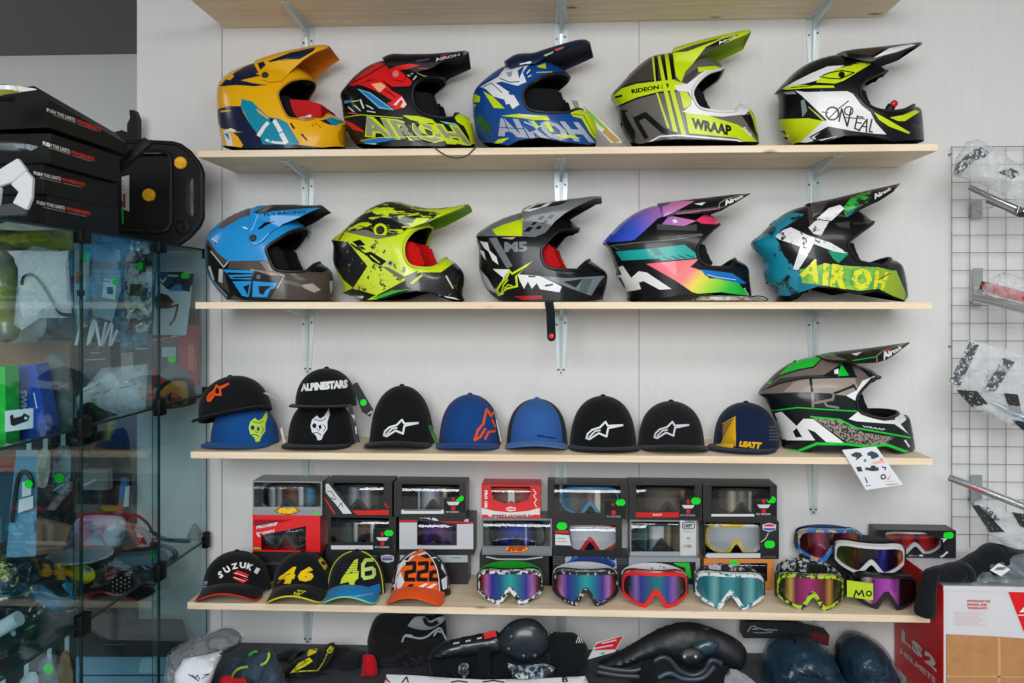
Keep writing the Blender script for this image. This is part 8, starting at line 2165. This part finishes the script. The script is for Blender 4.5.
decal('sticker_print', [((150, 70, 56), [(118, 194.5), (125.5, 193.5), (125.5, 214.5), (118.5, 212.5)]), ((60, 60, 70), 'S', 0.8, [(119, 182), (123, 181)]), ((60, 60, 70), 'S', 0.8, [(119.5, 187), (124, 186)]), ((206, 204, 204), R4(120.5, 202, 122, 206)), ((150, 70, 80), 'S', 0.7, [(119, 190), (124, 189)])], [st], r)
bm = B(); q = LP([(95, 430), (105, 430), (106, 510), (98, 512)]); prism(bm, [(a, 0.0325, b) for a, b in q], (0, 0.001, 0)); obj('green_strip', bm, mat((30, 180, 60), 0.5), r)
# black lever in front of the pan
Yb = 2.26
a, b = at(109, 176, Yb), at(148.5, 141, Yb)
L = Vector((a.x, Yb, ZP)); bm = B()
d = (b - a).normalized(); nrm = Vector((-d.z, 0, d.x)) * 0.0135
obox(bm, (a + b) / 2 - L, (b - a) / 2, (0, 0.010, 0), nrm, bev=0.004)
bp = thing('angled_stand', 'black angled bar on a post, between the slogan boxes and the drain pan', 'stand', L)
obj('angled_bar', bm, bxm, bp, smooth=40)
bm = B(); box(bm, a.x - L.x - 0.02, a.x - L.x + 0.022, -0.012, 0.012, 0, a.z - ZP + 0.012, bev=0.003); obj('post', bm, bxm, bp)
bm = B(); box(bm, -0.03, 0.05, -0.05, 0.05, 0, 0.012, bev=0.003); obj('foot', bm, bxm, bp)
# bracket and kraft piece behind
Yk = 2.66
a = at(120, 150, Yk); bm = B(); prism(bm, [at(p, q_, Yk) - a for p, q_ in ((127, 150), (127, 124), (130, 118), (129, 110), (134, 110), (137, 118), (137, 150))], (0, 0.03, 0)); prism(bm, [at(p, q_, Yk) - a for p, q_ in ((112, 150), (114, 132), (122, 130), (127, 136), (127, 150))], (0, 0.03, 0))
for v in bm.verts:
    if v.co.z < 0.01: v.co.z = ZP - a.z
bmesh.ops.remove_doubles(bm, verts=bm.verts[:], dist=1e-4)
tag(obj('black_holder', bm, bxm, None, loc=a), 'black upright holder behind the boxes at the edge of the white wall', 'holder')
# white plastics at the left border
r = softroot('white_plastic_part', 'white plastic frame with dark opening before the slogan boxes at the left border', 'part', 15, 210, 1.72)
def wp(pts, m, y, name):
    bm = B(); prism(bm, [at(a, b, y) - r.location for a, b in pts], (0, 0.012, 0)); bmesh.ops.recalc_face_normals(bm, faces=bm.faces[:]); bmesh.ops.bevel(bm, geom=bm.edges[:], offset=0.002, segments=1, affect='EDGES'); obj(name, bm, m, r)
wpm = mat((206, 210, 214), 0.35)
wp([(-14, 178), (4, 166), (17, 158), (26, 170), (12, 182), (0, 186), (-14, 190)], wpm, 1.72, 'upper_arm')
wp([(-14, 178), (-6, 178), (0, 188), (-2, 206), (-14, 208)], wpm, 1.722, 'inner_arm')
wp([(10, 184), (25, 170), (32, 178), (31, 198), (26, 210), (12, 203), (18, 192)], wpm, 1.724, 'outer_arm')
wp([(-14, 206), (0, 205), (12, 203), (26, 210), (24, 215), (-14, 217)], mat((60, 64, 68), 0.4), 1.726, 'lower_rail')
r2_ = soft('silver_pouch', 'crumpled silver pouch above the white plastic frame', 'bag', [(-12, 150), (-10, 142), (14, 141), (32, 145), (38, 147), (28, 151), (8, 152)], 1.72, 0.02, mat((150, 160, 166), 0.22, metal=0.6), seed=110, amp=0.008)
soft('fender_tip', 'white fender tip with yellow stripe pointing in from the left border', 'part', [(-14, 86), (4, 84), (24, 87), (37, 89.5), (20, 92), (4, 95), (-14, 98)], 1.72, 0.02, mat((214, 214, 212), 0.3), seed=111, amp=0.001)
fo = [o for o in bpy.data.objects if o.name.startswith('fender_tip')][0]
decal('yellow_stripe', [((214, 214, 40), [(-14, 91), (12, 90.5), (24, 90), (4, 94), (-14, 97)])], [fo], fo)
bm = B(); tube(bm, [(0, 0.01, 0), (-0.06, 0.012, 0.0), (-0.09, 0.012, -(fo.location.z - ZP))], 0.006, 8); obj('stay', bm, bxm, fo, smooth=60)
# ------------------------------------------------------------------ small things lying with the helmets and caps
def hel(i): return HEL[i]
def on_helmet(i, pts, y):
    H = HEL[i]; fr = H['fr']
    return [Vector((q[0], y, max(q[1], 0.001))) for q in (fr.hit(*H['PX'](p), y) for p in pts)]
def to_world(i, p):
    return world_of(HEL[i]['root']) @ p
# red packet in the yellow helmet
P = on_helmet(0, [(418, 362), (560, 372), (632, 392), (632, 462), (560, 476), (478, 476), (440, 455)], -0.082)
W0 = [to_world(0, p) for p in P]
L = W0[0].copy()
ax = (HEL[0]['root'].rotation_euler.to_matrix() @ Vector((0, 1, 0))) * 0.14
bm = B(); prism(bm, [p - L for p in W0], ax); bmesh.ops.recalc_face_normals(bm, faces=bm.faces[:]); bmesh.ops.bevel(bm, geom=bm.edges[:], offset=0.003, segments=2, affect='EDGES')
o = tag(obj('red_packet', bm, mat((196, 12, 20), 0.6, spec=0.2), None, smooth=40, loc=L), 'red packet with white lettering stuck in the eye port of the yellow helmet', 'packet')
decal('lettering', [((226, 220, 220), [(500, 470), (545, 462), (570, 452), (582, 462), (575, 472), (520, 478)]), ((206, 30, 36), 'S', 3, [(515, 472), (560, 464)])], [o], o, (210, 35, 5.693))
# strap of the grey topped helmet hanging over the shelf edge
def px3(a, b, Y): return at(a, b, Y)
H = HEL[7]; r = H['root']; Rm = world_of(r).inverted()
bm = B()
pts = [px3(552, 298, 2.50), px3(551, 300.5, 2.462), px3(549, 303, 2.446), px3(550.5, 312, 2.443), px3(551, 325, 2.443), px3(551.5, 337, 2.444)]
pts[0].z = pts[1].z = SZ[2] + 0.003; pts[2].z = SZ[2] - 0.002
ribbon(bm, [Rm @ p for p in pts], (0.0125, 0, 0), 0.003)
lathe(bm, [(0.0125, 0.0015), (0.0125, -0.0015), (0.0005, -0.0015)], 16, Rm @ px3(551.5, 337, 2.443), axis='y')
st = obj('chin_strap', bm, cloth((20, 30, 36)), r)
bm = B(); lathe(bm, [(0.0075, 0.001), (0.0075, -0.003), (0.005, -0.005), (0.0005, -0.0055)], 16, Rm @ px3(551.5, 336, 2.441), axis='y'); obj('strap_button', bm, mat((220, 50, 56), 0.3), st, smooth=40)
# drooping cord of the red and black helmet
H = HEL[1]; r = H['root']; Rm = world_of(r).inverted()
bm = B()
q = catmull([(434, 147), (441, 152.5), (450, 157), (458, 158), (467, 155.5), (474, 149), (476, 146.5)], 5)
tube(bm, [Rm @ px3(a, b, 2.444) for a, b in q], 0.0018, 8)
obj('chin_cord', bm, mat((22, 24, 27), 0.5), r, smooth=60)
# red button in the mouth of the black and white helmet
H = HEL[4]; r = H['root']
bm = B(); p = on_helmet(4, [(692, 402)], -0.02)[0]; p2 = on_helmet(4, [(675, 432)], -0.02)[0]
tube(bm, [p2, p], 0.0125, 12); sn = obj('mouth_strap', bm, mat((22, 24, 27), 0.5), r, smooth=60)
bm = B(); lathe(bm, [(0.010, 0.004), (0.010, -0.004), (0.007, -0.007), (0.0005, -0.008)], 16, on_helmet(4, [(706, 391)], -0.034)[0], axis='y'); obj('red_button', bm, mat((206, 30, 36), 0.35), sn, smooth=40)
p = on_helmet(4, [(560, 300)], 0.085)[0]
bm = B(); Q = [on_helmet(4, [c], 0.06)[0] for c in ((516, 338), (522, 310), (545, 280), (575, 258), (600, 250))]; tube(bm, Q, 0.007, 8); obj('white_rim', bm, mat((214, 214, 212), 0.4), r, smooth=60)
# pale strip between the blue and the grey helmet
Y0 = 2.60
pts = [(571, 100), (577, 100), (584, 104), (593, 113), (606, 125), (620, 139), (622, 143), (611, 143), (600, 131), (588, 121), (578, 114)]
W0 = [at(a, b, Y0 + (a - 571) * -0.0004) for a, b in pts]; zb = min(p.z for p in W0)
L = Vector((W0[0].x, Y0, SZ[1] + 0.0015)); sh = L.z - zb
bm = B(); prism(bm, [p + Vector((0, 0, max(0, sh))) - L for p in W0], (0, 0.004, 0)); bmesh.ops.recalc_face_normals(bm, faces=bm.faces[:])
o = tag(obj('visor_strip', bm, mat((206, 198, 170), 0.35), None, loc=L), 'pale curved strip leaning between the blue helmet and the grey neon striped helmet', 'strip')
decal('green_edge', [((130, 190, 60), [(583, 105), (593, 114), (606, 127), (612, 134), (600, 126), (588, 114)]), ((190, 150, 80), [(606, 128), (621, 141), (614, 143), (602, 132)]), ((150, 146, 140), [(571, 100), (578, 101), (580, 112), (577, 112)])], [o], o)
# leaflet hanging under the green helmet
pts = [(842, 450), (876, 446), (903, 484), (866, 490)]
W0 = [at(842, 450, 2.447), at(876, 446.5, 2.447), at(903, 484.5, 2.425), at(866, 490, 2.425)]
L = W0[0].copy(); bm = B(); prism(bm, [p - L for p in W0], (0, -0.0008, 0)); bmesh.ops.recalc_face_normals(bm, faces=bm.faces[:])
o = tag(obj('leaflet', bm, paper((218, 222, 228)), None, loc=L), 'white printed leaflet hanging over the shelf edge below the green lined helmet', 'leaflet')
C = (820, 430, 9.309)
decal('leaflet_print', [((50, 66, 80), [(285, 230), (330, 205), (375, 210), (395, 240), (360, 265), (330, 285), (340, 255), (300, 245)]), ((50, 66, 80), [(438, 215), (480, 195), (530, 215), (552, 245), (520, 262), (480, 272), (470, 240), (445, 240)]), ((90, 130, 130), 'C', 418, 284, 14),
    ((232, 180, 170), [(480, 300), (590, 280), (610, 305), (500, 318)]), ((230, 140, 110), 'C', 572, 275, 14), ((44, 54, 64), [(335, 345), (380, 340), (398, 385), (352, 388)]), ((44, 54, 64), 'T', 'adb', [(410, 335), (535, 328), (555, 380), (425, 388)], 0.08), ((60, 66, 76), 'S', 12, [(580, 345), (610, 350), (605, 370)]),
    ((44, 54, 64), 'S', 11, [(420, 445), (440, 490)]), ((44, 54, 64), 'R', 588, 436, 20, 12), ((220, 120, 110), 'S', 7, [(610, 440), (640, 460), (655, 420)]), ((226, 150, 140), 'S', 4, [(600, 482), (690, 476)]), ((120, 126, 134), 'S', 8, [(405, 520), (470, 518)]), ((120, 126, 134), 'S', 7, [(620, 510), (720, 500)])], [o], o, C, step=3)
# flat bag with leaflets and cord by the rainbow helmet
bg = soft('leaflet_bag', 'flat clear bag with red and green leaflets at the chin of the rainbow helmet', 'bag', [(692, 299.5), (700, 296.5), (720, 295), (752, 296.5), (766, 299), (764, 301.5), (692, 301.5)], 2.475, 0.02, splat((190, 200, 200), (170, 110, 100), 40, 0.56, 0.06, rough=0.25), smooth=False, seed=120, amp=0.002)
bg.location.z = SZ[2] + 0.001
bm = B(); q = catmull([(747, 298), (756, 296), (764, 297), (768, 300), (764, 301)], 4)
P = [at(a, b, 2.47) for a, b in q]; L = P[0].copy()
for p_ in P: p_.z = max(p_.z, SZ[2] + 0.003)
tube(bm, [p_ - L for p_ in P], 0.002, 6)
tag(obj('cable', bm, mat((24, 26, 28), 0.5), None, smooth=60, loc=L), 'black cable end lying between the rainbow helmet and the teal helmet', 'cable')
# hang tags on the caps
caps = [o for o in bpy.data.objects if o.get('category') == 'cap' and o.name.startswith('baseball_cap')]
def captag(lab, pts, Y, c, art=None, th=0.0012):
    root = [o for o in caps if lab in o['label']][0]
    Mi = world_of(root).inverted()
    W0 = [at(a, b, Y) for a, b in pts]
    bm = B(); prism(bm, [Mi @ p for p in W0], Mi.to_3x3() @ Vector((0, th, 0))); bmesh.ops.recalc_face_normals(bm, faces=bm.faces[:])
    o = obj('hang_tag', bm, paper(c), root)
    if art: decal('tag_print', art, [o], root)
captag('white block lettering', [(352, 385), (357, 382), (373.5, 410), (370, 417), (362, 412)], 2.55, (38, 42, 46), [((20, 220, 50), 'C', 363.5, 402.5, 3.3), ((190, 194, 198), 'S', 1.0, [(368, 414), (372, 411), (371, 413)])])
captag('bottom of its stack', [(347.5, 405.5), (352, 405), (360, 442), (355, 443)], 2.505, (44, 48, 54), [((196, 200, 206), [(353, 414), (356, 413), (359, 433), (356, 434)]), ((196, 200, 206), 'S', 0.9, [(352, 415), (354, 418)])])
captag('orange star badge, tipped', [(263, 393), (266, 392), (281, 398.5), (279, 400.5)], 2.57, (170, 160, 150))
captag('blue flat brimmed', [(280, 428), (282.5, 427.5), (285.5, 443), (283, 443.5)], 2.51, (196, 190, 180))
captag('tall black cap', [(428, 426), (431, 425), (439, 444), (436, 446)], 2.53, (30, 90, 40), [((60, 150, 50), 'S', 1.0, [(432, 434), (437, 442)])])
captag('large orange star', [(494, 411), (496, 411), (503, 441), (500.5, 443)], 2.53, (120, 126, 134), [((206, 206, 206), 'S', 0.8, [(496.5, 420), (501, 441)])])
# more clothing at the back of the bench
soft('dark_garment', 'black garment heap left of the red cloth, against the wall', 'clothing', [(288, 690), (292, 656), (310, 650), (335, 648), (352, 652), (362, 660), (366, 690)], 2.62, 0.05, cloth((22, 24, 28)), fl=FL, seed=130, amp=0.02)
# ------------------------------------------------------------------ camera and light
cam = bpy.data.cameras.new('camera')
co = bpy.data.objects.new('camera', cam)
COL.objects.link(co)
co.location = CAM
co.rotation_euler = (PI / 2, 0, YAW)
cam.sensor_fit = 'HORIZONTAL'
cam.sensor_width = 36.0
cam.lens = 36.0 * F / 1024.0
cam.shift_y = -(341.5 - HZ) / 1024.0
cam.clip_start = 0.05
scn.camera = co

w = bpy.data.worlds.new('daylight')
scn.world = w
w.use_nodes = True
bg = w.node_tree.nodes['Background']
bg.inputs['Color'].default_value = (0.80, 0.92, 1.0, 1)
bg.inputs['Strength'].default_value = 0.23

def area(name, loc, target, sx, sy, power, color=(1, 1, 1)):
    l = bpy.data.lights.new(name, 'AREA')
    l.shape = 'RECTANGLE'; l.size = sx; l.size_y = sy; l.energy = power; l.color = color
    o = bpy.data.objects.new(name, l); COL.objects.link(o)
    o.location = loc
    o.rotation_euler = (Vector(target) - Vector(loc)).to_track_quat('-Z', 'Y').to_euler()
    return o

area('shop_window_daylight', (-0.5, -2.9, 2.75), (0.0, 2.75, 1.3), 2.8, 2.0, 205, (0.97, 0.99, 1.0))
area('ceiling_fill', (0.9, 0.7, 2.66), (0.7, 2.0, 0), 1.6, 0.5, 26, (1.0, 0.97, 0.93))  # added fill light below the ceiling, no fixture seen there

area('recess_fill', (-2.6, 2.4, 2.55), (-2.4, 3.4, 1.0), 0.8, 0.8, 13, (1.0, 0.98, 0.95))  # extra light added to brighten the recess, its source is unseen

vs = scn.view_settings
scn.display_settings.display_device = 'sRGB'
vs.view_transform = 'Standard'
vs.look = 'None'
vs.gamma = 1.0
vs.exposure = 0.0
vs.use_curve_mapping = False
